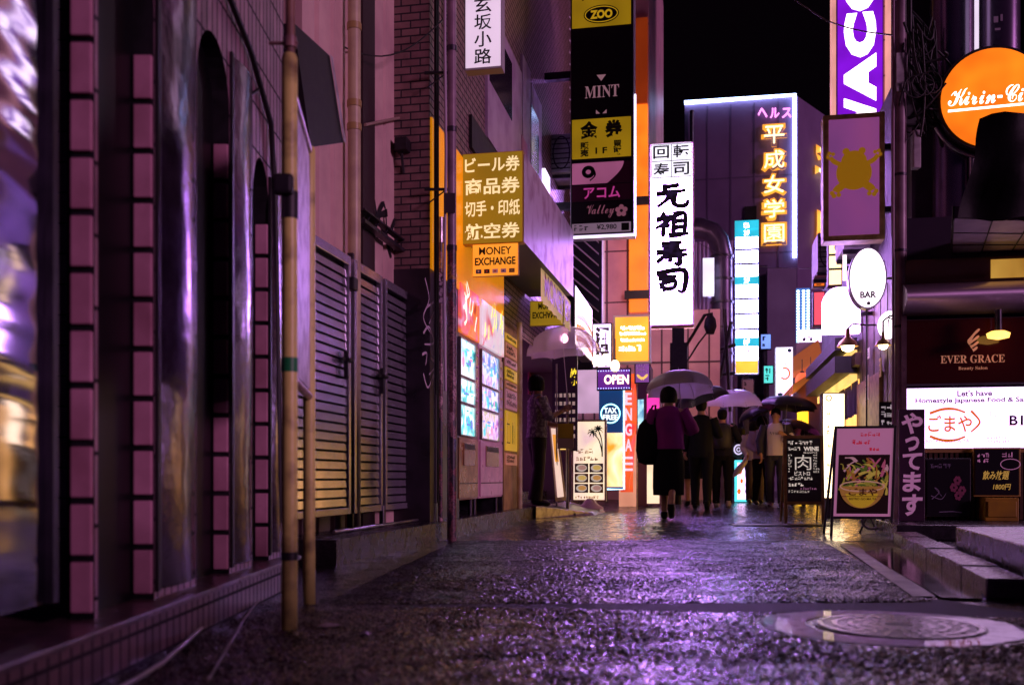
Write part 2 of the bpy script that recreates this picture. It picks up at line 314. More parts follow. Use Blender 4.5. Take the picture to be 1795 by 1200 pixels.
# right kerb: separate granite blocks
K0, K1 = Vector((1.99, 4.18)), Vector((2.95, 7.7)); kd = (K1 - K0).normalized(); kn = Vector((kd.y, -kd.x)); kl = (K1 - K0).length
kt = thing('granite_kerb', 'long low granite kerb of butted blocks along the right puddle', 'kerb', (K0.x, K0.y, 0), math.atan2(kd.y, kd.x))
for i in range(6):
    a, b = kl * i / 6, kl * (i + 1) / 6 - .012
    MB().box(a, b, -.17, 0, 0, .085 + .006 * (i % 2)).build('kerb_block', M('kerb_granite', (.2, .17, .22), .25, noise=(30, (.09, .075, .1)), bump=(60, .4)), kt, .008)
b = MB(); b.prism([(2.20, 4.10), (5.5, 4.10), (5.5, 6.15), (2.74, 6.15)], 0, .205)
single('stone_step', b, stone, 'low wet stone step behind the kerb at the right edge', 'step', bevel=.01)
b = MB(); b.prism([(2.02, 3.95), (5.5, 3.75), (5.5, 4.09), (2.17, 4.09)], 0, .1)
single('stone_block', b, black, 'black stone block at the near end of the kerb', 'stone block', bevel=.008)
b = S2W(MB().box(1.52, 4.9, 8.55, 9.62, 0, .125)); single('stone_platform', b, stone, 'wide dark stone platform in front of the restaurant front', 'platform', bevel=.012)
# unseen wall added beside the camera to shade the foot of the left walls
bw_ = thing('shade_wall', 'dark rendered boundary wall with a coping on the near right of the alley', 'wall', (2.95, 0.5, 0), 'W')
MB().box(2.75, 3.05, 3.0, 4.7, 0, 2.15).box(2.752, 3.048, -6, 2.998, 0, 1.12).build('wall_body', M('dark_render', (.03, .025, .035), .6, noise=(3, (.015, .012, .018))), bw_); MB().box(2.70, 3.10, 2.95, 4.72, 2.15, 2.23).box(2.70, 3.10, -6.02, 2.94, 1.121, 1.19).build('coping', stone, bw_, .01)
# left raised footway and black threshold
b = S2W(MB().box(-2.6, -2.08, 5.4, 16.6, 0, .15)); structure('footway', b, stone)
# ================================================================ LEFT: NEAR TILED BUILDING (wall runs along the view)
WX = -1.09
def WY(px): return 1.09 * FPX / (CX - px)
tb = thing('tiled_building', 'pink tiled building with dark arched niches at the left edge', 'building', (WX, 3.0, 0), 'W')
tile_up = TILE('pink_soldier_tile', (.44, .24, .30), (.26, .13, .18), (.012, .009, .012), .062, .19, .006)
tile_base = TILE('pink_plinth_tile', (.24, .12, .14), (.15, .075, .09), (.02, .015, .018), .058, .085, .006)
niches = [(1.45, 2.60, 2.25, .25), (2.62, 3.031, 1.93, .22), (3.442, 3.838, 1.905, .22), (4.185, 4.46, 1.69, .2)]
c = MB(); y = 1.0; top = 4.2
for a, b_, sp_, rise in niches:
    if a > y: c.add([(WX, y, .1), (WX, a, .1), (WX, a, top), (WX, y, top)], [(0, 1, 2, 3)])
    n = 16; pts = [(a + (b_ - a) * (i / n), sp_ + rise * math.sin(math.pi * i / n) ** .8) for i in range(n + 1)]
    pts = [((a + b_) / 2 - (b_ - a) / 2 * math.cos(math.pi * i / n), sp_ + rise * math.sin(math.pi * i / n)) for i in range(n + 1)]
    for i in range(n):
        (y0, z0), (y1, z1) = pts[i], pts[i + 1]
        c.add([(WX, y0, z0), (WX, y1, z1), (WX, y1, top), (WX, y0, top)], [(0, 1, 2, 3)])
    y = b_
c.add([(WX, y, .1), (WX, 4.75, .1), (WX, 4.75, top), (WX, y, top)], [(0, 1, 2, 3)])
c.add([(WX, 4.75, .1), (-1.7, 6.2, .1), (-1.7, 6.2, top), (WX, 4.75, top)], [(0, 1, 2, 3)])
c.add([(-1.7, 6.2, .1), (-5, 6.2, .1), (-5, 6.2, top), (-1.7, 6.2, top)], [(0, 1, 2, 3)])
c.add([(WX, 1, top), (WX, 4.75, top), (-1.7, 6.2, top), (-5, 6.2, top), (-5, 1, top)], [(0, 1, 2, 3, 4)])
c.build('wall', tile_up, tb)
brick = M('glazed_pink_brick', (.74, .36, .48), .3, noise=(3.5, (.36, .15, .20), .34, .68), bump=(25, .1))
niche_m = M('black_glass', (.004, .003, .005), .4, spec=.2)
for k, (a, b_, sp_, rise) in enumerate(niches):
    n = 16; pts = [((a + b_) / 2 - (b_ - a) / 2 * math.cos(math.pi * i / n), sp_ + rise * math.sin(math.pi * i / n)) for i in range(n + 1)]
    c = MB(); D = WX - .062
    for i in range(n):
        (y0, z0), (y1, z1) = pts[i], pts[i + 1]; c.add([(WX, y0, z0), (WX, y1, z1), (D, y1, z1), (D, y0, z0)], [(0, 1, 2, 3)])
    c.add([(WX, b_, .1), (WX, b_, sp_), (D, b_, sp_), (D, b_, .1)], [(0, 1, 2, 3)]); c.add([(WX, a, .1), (WX, a, sp_), (D, a, sp_), (D, a, .1)], [(3, 2, 1, 0)])
    c.build('niche_lining', black, tb)
    q = MB(); q.box(D - .02, D, a, b_, .1, sp_ + rise + .02)
    if k: q.build('niche_panel', niche_m, tb)
    z = .155; j = MB()
    while z + .13 < sp_: j.box(D + .004, WX - .002, b_ - .016, b_ - .001, z, z + .132); z += .15
    j.build('brick_jamb', brick, tb, .004)
# wavy mirror window at the near end
mir = M('wavy_mirror', (.36, .33, .46), .06, 1.0)
c = MB(); nz, ny = 120, 24; vs = []
for i in range(nz + 1):
    for j in range(ny + 1): y = 1.45 + 1.0 * j / ny; z = .2 + 2.4 * i / nz; vs.append((WX - .05 + .0006 * math.sin(z * 52 + 2 * math.sin(y * 5) + 1.5 * math.sin(z * 9)) + .0007 * math.sin(z * 8 + y * 4) + .0005 * math.sin(y * 11 + z * 1.5), y, z))
c.add(vs, [(i * (ny + 1) + j, i * (ny + 1) + j + 1, (i + 1) * (ny + 1) + j + 1, (i + 1) * (ny + 1) + j) for i in range(nz) for j in range(ny)], None, True); c.build('mirror_window', mir, tb)
MB().box(WX - .05, WX - .03, 2.43, 2.46, .2, 2.4).build('window_frame', dark, tb)
pol = M('polished_panel', (.20, .15, .23), .18, .9, noise=(5, (.08, .05, .08), .4, .62), bump=(7, .22, .03))
for p0, p1, z0, z1 in ((275, 342, .165, 2.7), (405, 440, .17, 2.15), (472, 489, .17, 1.85), (166, 190, .17, 2.0)):
    ya, yb = WY(p0) + .01, WY(p1); c = MB(); nz, ny = 24, 5; vs = []
    if p0 == 166: continue
    for i in range(nz + 1):
        for j in range(ny + 1):
            t = j / ny; z = z0 + (z1 - z0) * i / nz
            vs.append((WX + .004 + .022 * math.sin(math.pi * t) + .004 * math.sin(z * 5 + t * 3), ya + (yb - ya) * t, z))
    c.add(vs, [(i * (ny + 1) + j, i * (ny + 1) + j + 1, (i + 1) * (ny + 1) + j + 1, (i + 1) * (ny + 1) + j) for i in range(nz) for j in range(ny)], None, True)
    c.build('polished_panel', pol, tb)
    MB().box(WX, WX + .012, ya - .03, ya - .004, .16, z1).build('panel_trim', black, tb)
c = MB(); c.prism([(-5, 1), (-1.02, 1), (-1.02, 4.72), (-1.62, 6.18), (-5, 6.18)], 0, .118); c.build('plinth', tile_base, tb)
c = MB(); c.prism([(-1.2, 1), (-1.0, 1), (-1.0, 4.73), (-1.60, 6.2), (-1.8, 6.2), (-1.2, 4.73)], .119, .137); c.build('plinth_ledge', M('ledge_tile', (.16, .085, .10), .3, noise=(20, (.07, .04, .05))), tb, .004)
c = MB(); c.tube([(WX + .02, 2.6, 2.75), (WX + .02, 3.3, 2.5), (WX + .02, 3.75, 2.33), (WX + .02, 4.08, 2.25), (WX + .02, 4.42, 2.08), (WX + .02, 4.50, 1.76), (WX + .02, 4.55, 1.0), (WX + .02, 4.6, .3)], .013, 8)
c.build('black_cable', cable_m, tb)
c = MB(); c.tube([(WX + .012, 4.24, 2.16), (WX + .012, 4.1, 2.08), (WX + .012, 4.06, 1.98), (WX + .012, 4.09, 1.75)], .007, 6); c.build('thin_cable', cable_m, tb)
# loose cable on the ground
c = MB(); pth = [(*gp(px, py), .012) for px, py in ((443, 978), (437, 1008), (420, 1046), (392, 1074), (384, 1076), (330, 1128), (285, 1168), (240, 1197), (190, 1225))]
c.tube(pth, .0065, 8)
single('loose_cable', c, M('grey_cable', (.5, .45, .5), .4), 'thin pale cable lying along the foot of the pink tiled building', 'cable')
c = MB(); c.tube([(*gp(365, 1197), .008), (*gp(430, 1085), .008), (*gp(478, 1022), .008)], .004, 6); single('ground_wire', c, M('brown_wire', (.16, .1, .09), .4), 'thin dark straight wire lying on the black ground left of the post', 'wire')
# ================================================================ PIPE-FRAME NOTICE BOARD
A_ = Vector((-.735, 3.29, 0)); B_ = Vector((-.815, 4.0, 0))
nb = thing('notice_board', 'pale yellow pipe frame on two posts holding a scuffed notice board', 'notice board', (A_ + B_) / 2, 'W')
ypost = M('old_cream_paint', (.78, .72, .20), .38, noise=(6, (.22, .16, .06), .52, .68), bump=(22, .25))
for P_, zt, r in ((A_, 1.9, .0262), (B_, 1.83, .0245)):
    rs = MB(); rs.tube([P_ + Vector((0, 0, z)) for z in (0, .4, .8, 1.2, 1.6, zt - .01, zt + .004)], [r, r, r, r * 1.01, r, r, r * .8], 18); rs.build('post', ypost, nb)
rl = M('pinkish_pipe', (.42, .24, .2), .32, noise=(12, (.2, .1, .1)))
MB().tube([A_ + Vector((0, .02, 1.80)), B_ + Vector((0, 0, 1.815))], .015, 12).build('top_rail', rl, nb)
MB().tube([A_ + Vector((0, .02, .84)), B_ + Vector((0, 0, .832))], .016, 12).build('bottom_rail', rl, nb)
d = (B_ - A_).normalized(); nn = Vector((d.y, -d.x, 0))
c = MB(); p0 = A_ + d * .05; p1 = B_ - d * .03
for z0, z1, o, m in ((.86, 1.785, 0, None),): c.add([p0 + nn * .006 + Vector((0, 0, z0)), p1 + nn * .006 + Vector((0, 0, z0)), p1 + nn * .006 + Vector((0, 0, z1)), p0 + nn * .006 + Vector((0, 0, z1)), p0 - nn * .006 + Vector((0, 0, z0)), p1 - nn * .006 + Vector((0, 0, z0)), p1 - nn * .006 + Vector((0, 0, z1)), p0 - nn * .006 + Vector((0, 0, z1))], [(0, 1, 2, 3), (7, 6, 5, 4), (0, 4, 5, 1), (3, 2, 6, 7), (1, 5, 6, 2), (0, 3, 7, 4)])
c.build('board', M('scuffed_board', (.52, .45, .56), .35, noise=(11, (.24, .15, .26), .45, .6)), nb)
for za, zb_ in ((1.36, 1.45), (.235, .262)): MB().tube([A_ + Vector((0, 0, za)), A_ + Vector((0, 0, zb_))], .0285, 14).build('black_tape', M('tape_black', (.012, .01, .012), .5), nb)
MB().tube([A_ + Vector((0, 0, .855)), A_ + Vector((0, 0, .902))], .0275, 14).build('green_tape', M('tape_green', (.01, .22, .06), .45), nb)
MB().box(A_.x - .045, A_.x + .02, A_.y - .05, A_.y - .015, 1.43, 1.50).build('clamp_box', black, nb, .012)
MB().tube([A_ + Vector((0, .01, 1.86)), A_ + Vector((0, .01, 4.0))], .0155, 12).build('upper_pipe', M('rust_pipe', (.30, .16, .10), .5, noise=(9, (.16, .08, .06))), nb)
MB().tube([A_ + Vector((0, .01, 1.93)), A_ + Vector((0, .01, 1.965))], .022, 12).tube([A_ + Vector((-.07, .01, 1.945)), A_ + Vector((.025, .01, 1.945))], .006, 8).build('pipe_clamp', rl, nb)

# ================================================================ LEFT: PINK RIBBED BUILDING BEHIND THE GATE
pb = thing('pink_building', 'pinkish ribbed metal clad building rising behind the louvred gate', 'building', (-2.5, 7, 0))
c = MB(); u = 5.9; prof = []
while u < 8.1:
    for du, dv in ((0, 0), (.20, 0), (.215, -.03), (.265, -.03), (.28, 0)): prof.append((u + du, -2.5 + dv))
    u += .28
prof = [p for p in prof if p[0] < 8.09] + [(8.09, -2.5)]
vs = []
for uu, vv in prof: vs += [(vv, uu, 0), (vv, uu, 8)]
c.add(vs, [(2 * i, 2 * i + 2, 2 * i + 3, 2 * i + 1) for i in range(len(prof) - 1)])
c.add([(-2.5, 5.9, 0), (-6, 5.9, 0), (-6, 5.9, 8), (-2.5, 5.9, 8)], [(0, 1, 2, 3)]); c.add([(-2.5, 5.9, 8), (-2.5, 8.09, 8), (-6, 8.09, 8), (-6, 5.9, 8)], [(0, 1, 2, 3)])
c.build('wall', M('pink_cladding', (.78, .56, .48), .48, noise=(2.4, (.58, .38, .36)), bump=(5, .08)), pb)
ud = U(-2.42, 621)
c = MB(); c.tube([(-2.42, ud, z) for z in (0.15, 2, 4, 7)], .045, 14); c.build('downpipe', M('cream_pipe', (.62, .56, .30), .4, noise=(5, (.42, .34, .22))), pb)
for py in (48, 183, 224):
    z = Z(py, -2.42, ud); MB().tube([(-2.42, ud, z - .02), (-2.42, ud, z + .025)], .051, 14).build('pipe_collar', M('collar_yellow', (.42, .32, .10), .4), pb)
ua, ub = U(-2.49, 633), U(-2.49, 654); MB().box(-2.5, -2.475, ua, ub, .1, 7.5).build('dark_recess_strip', M('deep_brown', (.03, .012, .016), .6), pb)
c = MB(); uz = U(-2.46, 720); c.tube([(-2.46, U(-2.46, 640), Z(219, -2.46, U(-2.46, 640))), (-2.46, uz, Z(203, -2.46, uz))], .012, 8)
c.tube([(-2.46, U(-2.46, 712), 5), (-2.46, U(-2.46, 714), Z(80, -2.46, uz)), (-2.46, U(-2.46, 726), Z(205, -2.46, uz)), (-2.46, U(-2.46, 724), Z(440, -2.46, uz))], .011, 8); c.build('conduit', M('buff_conduit', (.36, .26, .2), .5), pb)
ul = U(-2.4, 708); c = MB(); c.box(-2.46, -2.36, ul - .06, ul + .05, Z(266, -2.4, ul), Z(244, -2.4, ul)); c.tube([(-2.42, ul, Z(266, -2.4, ul)), (-2.42, ul + .05, Z(300, -2.4, ul))], .012); c.build('flood_lamp_housing', black, pb, .01)
c = MB(); un = U(-2.44, 690); zz = lambda py: Z(py, -2.44, un); uu = lambda px: U(-2.44, px)
c.box(-2.47, -2.41, U(-2.44, 633), 8.05, zz(432), zz(426)); c.box(-2.47, -2.41, U(-2.44, 633), 8.05, zz(412), zz(409))
for px in (640, 655, 670, 688, 705): c.tube([(-2.44, uu(px), zz(431)), (-2.44, uu(px + 9), zz(410))], .008, 6)
c.build('cable_tray', dark, pb)
c = MB()
for st in ([(655, 400), (664, 362), (672, 400), (668, 428)], [(668, 410), (684, 362), (690, 420)], [(690, 372), (676, 395), (700, 430)], [(696, 400), (706, 372), (714, 412), (698, 420)], [(704, 425), (712, 450)], [(690, 425), (697, 446)]):
    c.stroke([(uu(x), zz(yy)) for x, yy in st], .055, 'r', -2.494, None, .003)
c.build('graffiti_tag', ink, pb)
# dark tilted shutter box and blue tarpaulin above
c = MB(); vv = -2.0; pts = [(515, 40), (578, 98), (602, 250), (545, 258)]
P3 = [(vv, U(vv, x), Z(yy, vv, U(vv, x))) for x, yy in pts]
c.add(P3 + [(p[0] - .35, p[1], p[2]) for p in P3], [(0, 1, 2, 3), (7, 6, 5, 4), (0, 4, 5, 1), (1, 5, 6, 2), (2, 6, 7, 3), (3, 7, 4, 0)])
sb = thing('shutter_box', 'dark tilted shutter box with a pale edge strip high behind the post', 'shutter box', (vv, U(vv, 560), Z(258, vv, U(vv, 560)))); c.build('casing', black, sb)
c = MB(); q = [P3[1], P3[2]]; c.add([(vv + .01, q[0][1] - .02, q[0][2]), (vv + .01, q[0][1] + .02, q[0][2]), (vv + .01, q[1][1] + .02, q[1][2]), (vv + .01, q[1][1] - .02, q[1][2])], [(0, 1, 2, 3)]); c.build('edge_strip', grime_white, sb)
c = MB(); vs = []
for i in range(9):
    for j in range(6):
        px = 515 + 82 * i / 8; py = -30 + (105 - (px - 515) * 1.15) * j / 5; u_ = U(-1.95, px); vs.append((-1.95 + .05 * math.sin(i * 1.3) + .12 * j / 5, u_, Z(py, -1.95, u_)))
c.add(vs, [(i * 6 + j, i * 6 + j + 1, (i + 1) * 6 + j + 1, (i + 1) * 6 + j) for i in range(8) for j in range(5)], None, True)
single('blue_tarpaulin', c, M('blue_tarp', (.01, .08, .22), .35, noise=(8, (.02, .04, .1))), 'blue plastic tarpaulin sagging high above the shutter box', 'tarpaulin')
# ================================================================ LOUVRED GATE
gt = thing('louvred_gate', 'tall grey louvred metal gate of three leaves left of the taped poles', 'gate', (-2.4, 7, .15))
gm = M('brushed_grey_metal', (.56, .53, .62), .20, .72, noise=(4, (.44, .42, .50)), bump=(18, .06))
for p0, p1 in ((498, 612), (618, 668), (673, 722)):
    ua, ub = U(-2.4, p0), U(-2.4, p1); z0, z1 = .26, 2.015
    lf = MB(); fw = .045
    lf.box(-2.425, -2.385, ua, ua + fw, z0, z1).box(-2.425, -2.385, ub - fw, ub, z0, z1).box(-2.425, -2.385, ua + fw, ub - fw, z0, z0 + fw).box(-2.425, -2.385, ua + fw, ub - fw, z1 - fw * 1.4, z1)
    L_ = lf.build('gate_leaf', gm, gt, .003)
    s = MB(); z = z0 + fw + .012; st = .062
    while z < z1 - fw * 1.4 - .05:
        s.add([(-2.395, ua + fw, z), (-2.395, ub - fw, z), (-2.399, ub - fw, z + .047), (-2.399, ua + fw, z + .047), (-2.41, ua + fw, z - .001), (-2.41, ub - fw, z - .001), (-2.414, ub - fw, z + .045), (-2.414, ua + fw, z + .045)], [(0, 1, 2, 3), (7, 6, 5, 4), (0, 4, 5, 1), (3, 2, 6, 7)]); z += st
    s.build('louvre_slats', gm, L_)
    MB().box(-2.445, -2.435, ua + .01, ub - .01, z0 + .01, z1 - .01).build('gap_shade_board', M('gate_shadow_board', (.01, .008, .012), .7), L_)  # black board painted in for the shade behind the slats
for px, y0, y1 in ((607, 615, 662), (670, 645, 690)):
    u_ = U(-2.37, px); c = MB().box(-2.385, -2.355, u_ - .012, u_ + .012, Z(y1, -2.37, u_), Z(y0, -2.37, u_)); zc = Z((y0 + y1) / 2 - 8, -2.37, u_); c.box(-2.38, -2.36, u_ - .09, u_ + .09, zc - .012, zc + .012); c.tube([(-2.35, u_ - .03, zc), (-2.35, u_ + .05, zc)], .014); c.build('latch', black, gt, .004)
for px, py in ((620, 498), (725, 560), (727, 855)):
    u_ = U(-2.37, px); zc = Z(py, -2.37, u_); MB().box(-2.39, -2.35, u_ - .05, u_ + .04, zc - .045, zc + .045).build('hinge_box', black, gt, .01)
for px in (615, 670.5, 726):
    u_ = U(-2.42, px); MB().box(-2.44, -2.40, u_ - .018, u_ + .018, .15, 2.06 if px < 660 else 1.98).build('gate_post', dark, gt)
u0, u1 = U(-2.3, 585), U(-2.3, 742)
c = MB(); c.tube([(-2.3, u0, .166), (-2.3, u1, .166)], .011, 8); c.tube([(-2.38, U(-2.38, 672), .15), (-2.38, U(-2.38, 672), .3)], .008, 8); c.build('floor_track', steel, gt)

# ================================================================ LEFT: BRICK-TILED SHOP BUILDING
tile_b = TILE('brown_brick_tile', (.30, .18, .16), (.24, .13, .13), (.03, .02, .025), .16, .062, .007, 'yz', .35, .5)
tile_s = TILE('brown_brick_tile_side', (.30, .18, .16), (.24, .13, .13), (.03, .02, .025), .16, .062, .007, 'xz', .35, .5)
sh = thing('shop_building', 'brown brick tiled building with a yellow shop band and ticket shop below', 'building', (-2.2, 12, 0))
c = MB(); c.add([(-2.2, 7.78, 2.2), (-2.2, 16.5, 2.2), (-2.2, 16.5, 11), (-2.2, 7.78, 11)], [(0, 1, 2, 3)]); c.build('tiled_wall', tile_b, sh)
c = MB(); c.add([(-6, 7.78, 0), (-2.2, 7.78, 0), (-2.2, 7.78, 11), (-6, 7.78, 11)], [(0, 1, 2, 3)]); c.build('tiled_side_wall', tile_s, sh)
c = MB(); c.box(-6, -2.21, 7.79, 16.5, 10.9, 11); c.box(-6, -2.21, 16.4, 16.5, 0, 10.9); c.box(-3.6, -2.21, 7.80, 16.4, 2.25, 2.4); c.box(-3.7, -3.55, 7.80, 16.4, 0, 2.25); c.build('roof_and_back', M('dull_plaster', (.12, .09, .11), .7), sh)
c = MB(); c.box(-2.6, -2.195, 7.77, 8.74, 0.1, 2.2); c.build('dark_corner_wall', M('black_tile', (.014, .011, .016), .3, noise=(6, (.03, .02, .032))), sh)
c = MB(); c.box(-3.4, -2.21, 10.74, 10.84, .15, 2.25); c.box(-3.4, -3.3, 8.74, 10.74, .15, 2.25); c.build('machine_bay', dark, sh)
c = MB()
rn = random.Random(3); uq = lambda px: U(-2.19, px); zq = lambda py: Z(py, -2.19, 8.3)
for st in ([(745, 515), (752, 545), (742, 580), (756, 600)], [(748, 560), (766, 540), (752, 585)], [(742, 605), (752, 590), (760, 612), (744, 622)], [(740, 640), (748, 635), (746, 655)], [(755, 640), (764, 648), (752, 668)], [(742, 670), (750, 690), (760, 665), (757, 685)]):
    c.stroke([(uq(x), zq(yy)) for x, yy in st], .022, 'r', -2.192, None, .003)
c.build('graffiti_tag', M('chalk_white', (.55, .45, .55), .6), sh)
MB().box(-2.2, -2.185, 7.80, U(-2.18, 884), 2.2, 3.43).build('yellow_band', M('yellow_panel', (.85, .30, .006), .4, noise=(3, (.72, .22, .008)), em=(1.0, .32, .0), es=.42), sh)
for px in (736, 743):
    u_ = U(-2.17, px); MB().tube([(-2.15, 7.78 + (px - 736) * .008, .3), (-2.15, 7.78 + (px - 736) * .008, 8)], .014, 8).build('conduit', black, sh)
# upper windows and posters
lav = M('lavender_poster', (.50, .40, .52), .4, noise=(3, (.34, .22, .36)))
def wallrect(px0, px1, z0, z1, v=-2.2, t=.03): return MB().box(v, v + t, U(v, px0), U(v, px1), z0, z1)
f = wallrect(850, 911, 3.95, 5.35).build('window', lav, sh)
c = MB(); a0, a1 = U(-2.17, 858), U(-2.17, 897); c.box(-2.17, -2.165, a0, a1, 4.55, 5.2); c.build('window_pane', M('dark_pane', (.02, .012, .025), .15), f)
f = wallrect(822, 908, 3.62, 3.93).build('shop_sign_band', black, sh)
c = MB(); c.text('MINT', U(-2.17, 877), U(-2.17, 906), 3.66, 3.88, 'r', -2.17, None, .003); c.build('lettering', M('dull_white_letters', (.6, .5, .45), .5), f)
f = wallrect(912, 926, 3.6, 5.6).build('window', lav, sh)
c = MB(); c.box(-2.17, -2.165, U(-2.17, 914), U(-2.17, 924), 3.9, 4.6); c.build('window_pane', M('mag_poster', (.5, .1, .35), .4), f)
f = wallrect(928, 946, 3.5, 5.5).build('window', lav, sh); MB().box(-2.17, -2.165, U(-2.17, 931), U(-2.17, 944), 4.2, 5.2).build('window_pane', MATS['dark_pane'], f)
wallrect(949, 958, 3.55, 4.7, -2.2, .05).build('light_strip', EM('cool_strip', (.85, .75, 1), 1.6), sh)
c = MB()
for i in range(26):
    z = 3.2 + i * .19; c.add([(-2.18, 16.0, z), (-1.75, 16.45, z - .34), (-1.75, 16.45, z - .31), (-2.18, 16.0, z + .03)], [(0, 1, 2, 3)])
c.build('louvre_fins', M('pale_fins', (.6, .52, .6), .4), sh)
MB().box(-2.2, -1.7, 16.46, 16.5, 2.3, 8).build('fin_backing', black, sh)
# canopy over the ticket shop
cp = thing('shop_canopy', 'boxy metal canopy with scuffed silver fascia above the ticket shop', 'canopy', (-2.17, 10, 2.6))
C0, C1, CV = 8.86, 12.25, -1.633
c = MB(); c.add([(-2.17, C0, 2.66), (CV, C0, 2.66), (CV, C1, 2.76), (-2.17, C1, 2.76), (-2.17, C0, 3.46), (CV, C0, 3.42), (CV, C1, 3.55), (-2.17, C1, 3.6)], [(3, 2, 1, 0), (4, 5, 6, 7), (0, 1, 5, 4), (2, 3, 7, 6)]); c.build('canopy_box', M('canopy_dark', (.03, .022, .03), .5), cp)
c = MB(); nn_ = 24
vs = []
for i in range(nn_ + 1):
    u_ = C0 + (C1 - C0) * i / nn_; k = i / nn_; vs += [(CV + .012, u_, 2.64 + .1 * k), (CV + .012, u_, 3.44 + .12 * k)]
c.add(vs, [(2 * i, 2 * i + 2, 2 * i + 3, 2 * i + 1) for i in range(nn_)]); c.build('fascia', M('scuffed_fascia', (.62, .50, .60), .42, .35, noise=(4, (.36, .18, .28), .48, .68), bump=(6, .12)), cp)
c = MB(); va = -1.70; u0, u1 = U(va, 948), U(va, 1000); n = 20; vs = []
for i in range(n + 1): u_ = u0 + (u1 - u0) * i / n; vs += [(va + .015 * math.sin(i * 2.2), u_, 2.36), (va, u_, 2.74)]
c.add(vs, [(2 * i, 2 * i + 2, 2 * i + 3, 2 * i + 1) for i in range(n)], None, True)
bn_ = thing('valance_banner', 'cream cloth banner with tall red letters hanging under the canopy edge', 'banner', (va, 11.5, 2.36)); c.build('cloth', M('cream_cloth', (.78, .60, .30), .7, em=(1, .7, .3), es=.25), bn_)
c = MB(); c.text('MONEY EX', u0 + .12, u1 - .12, 2.42, 2.68, 'r', va + .018, None, .004, bold=.03); c.build('lettering', M('dark_red_ink', (.25, .02, .06), .5), bn_)
# yellow ticket sign on the canopy end
def sign(name, label, cat, px0, px1, py0, py1, u, face_m, t=.12, frame_m=None, fw=.02, group=None, base_z=None):
    v0, v1, z0, z1 = fr(px0, px1, py0, py1, u)
    r = thing(name, label, cat, ((v0 + v1) / 2, u, z0 if base_z is None else base_z), group=group)
    bx = MB(); bx.box(v0, v1, u, u + t, z0, z1); bx.build('casing', frame_m or dark, r, .004)
    fm = MB(); fm.box(v0 + fw, v1 - fw, u - .006, u + .002, z0 + fw, z1 - fw); fm.build('face_panel', face_m, r)
    return r, v0, v1, z0, z1, u - .006
def rel(v0, v1, z0, z1):
    return lambda a, b: (v0 + (v1 - v0) * a, z0 + (z1 - z0) * b)
def letter(r, s, v0, v1, z0, z1, box, off, m, bold=0.0, space=1.0, name='lettering', slant=0.0, mb=None, d=.003):
    c = mb or MB(); a0, a1, b0, b1 = box; c.text(s, v0 + (v1 - v0) * a0, v0 + (v1 - v0) * a1, z0 + (z1 - z0) * b0, z0 + (z1 - z0) * b1, 'f', off, m if mb else None, d, bold, space, slant=slant)
    return c if mb else c.build(name, m, r)
cream = EM('cream_letters', (1, .76, .40), .8, (.5, .4, .25), 0)
r, *q, o = sign('ticket_sign', 'olive yellow sign of four white lines at the canopy end', 'sign', 810, 917, 267, 427, 8.85, EM('olive_yellow_panel', (.55, .32, .015), .30, (.25, .16, .02)), .10, M('yellow_edge', (.6, .36, .05), .5), .008)
for s, b0, b1 in (('ビール券', .78, .95), ('商品券', .54, .72), ('切手・印紙', .30, .475), ('航空券', .05, .225)): letter(r, s, *q, (.05, .95, b0, b1), o, cream, .018)
r, *q, o = sign('exchange_sign', 'orange money exchange sign with flags hanging below the olive ticket sign', 'sign', 828, 909, 427, 484, 8.87, EM('orange_panel', (1, .34, .03), .75, (.8, .35, .04)), .03, M('dull_orange', (.5, .25, .05), .5), .005)
letter(r, 'MONEY', *q, (.15, .85, .66, .90), o, ink, .014); letter(r, 'EXCHANGE', *q, (.06, .94, .34, .58), o, ink, .03)
fl = MB(); cols = [(.02, .05, .25), (.02, .02, .05), (.85, .85, .85), (.8, .75, .8), (.3, .2, .1)]
for i, cc in enumerate(cols):
    P = rel(*q); a, bb = P(.08 + i * .18, .09); a2, b2 = P(.20 + i * .18, .22); fl.rect(a, a2, bb, b2, 'f', o, M('flag%d' % i, cc, .5), .003)
    fl.disc((a + a2) / 2, (bb + b2) / 2, .008, .008, 'f', o, M('flag_dot%d' % i, [(.8, .8, .8), (.7, .1, .1), (.7, .02, .03), (.1, .1, .5), (.6, .5, .1)][i], .5), .006, 12)
fl.build('flag_row', None, r)
r, *q, o = sign('exchange_sign_reflection', 'dim yellow exchange sign with upside down lettering under the canopy', 'sign', 929, 988, 527, 571, 11.9, EM('reflected_yellow_panel', (.6, .36, .02), .3, (.5, .32, .04)), .03, M('dull_yellow', (.4, .26, .05), .5), .006)  # glowing flipped panel paints in the mirror image of the exchange sign
letter(r, 'MONEY', *q, (.25, .8, .92, .66), o, ink, .03); letter(r, 'EXCHANGE', *q, (.08, .95, .56, .3), o, ink, .03)
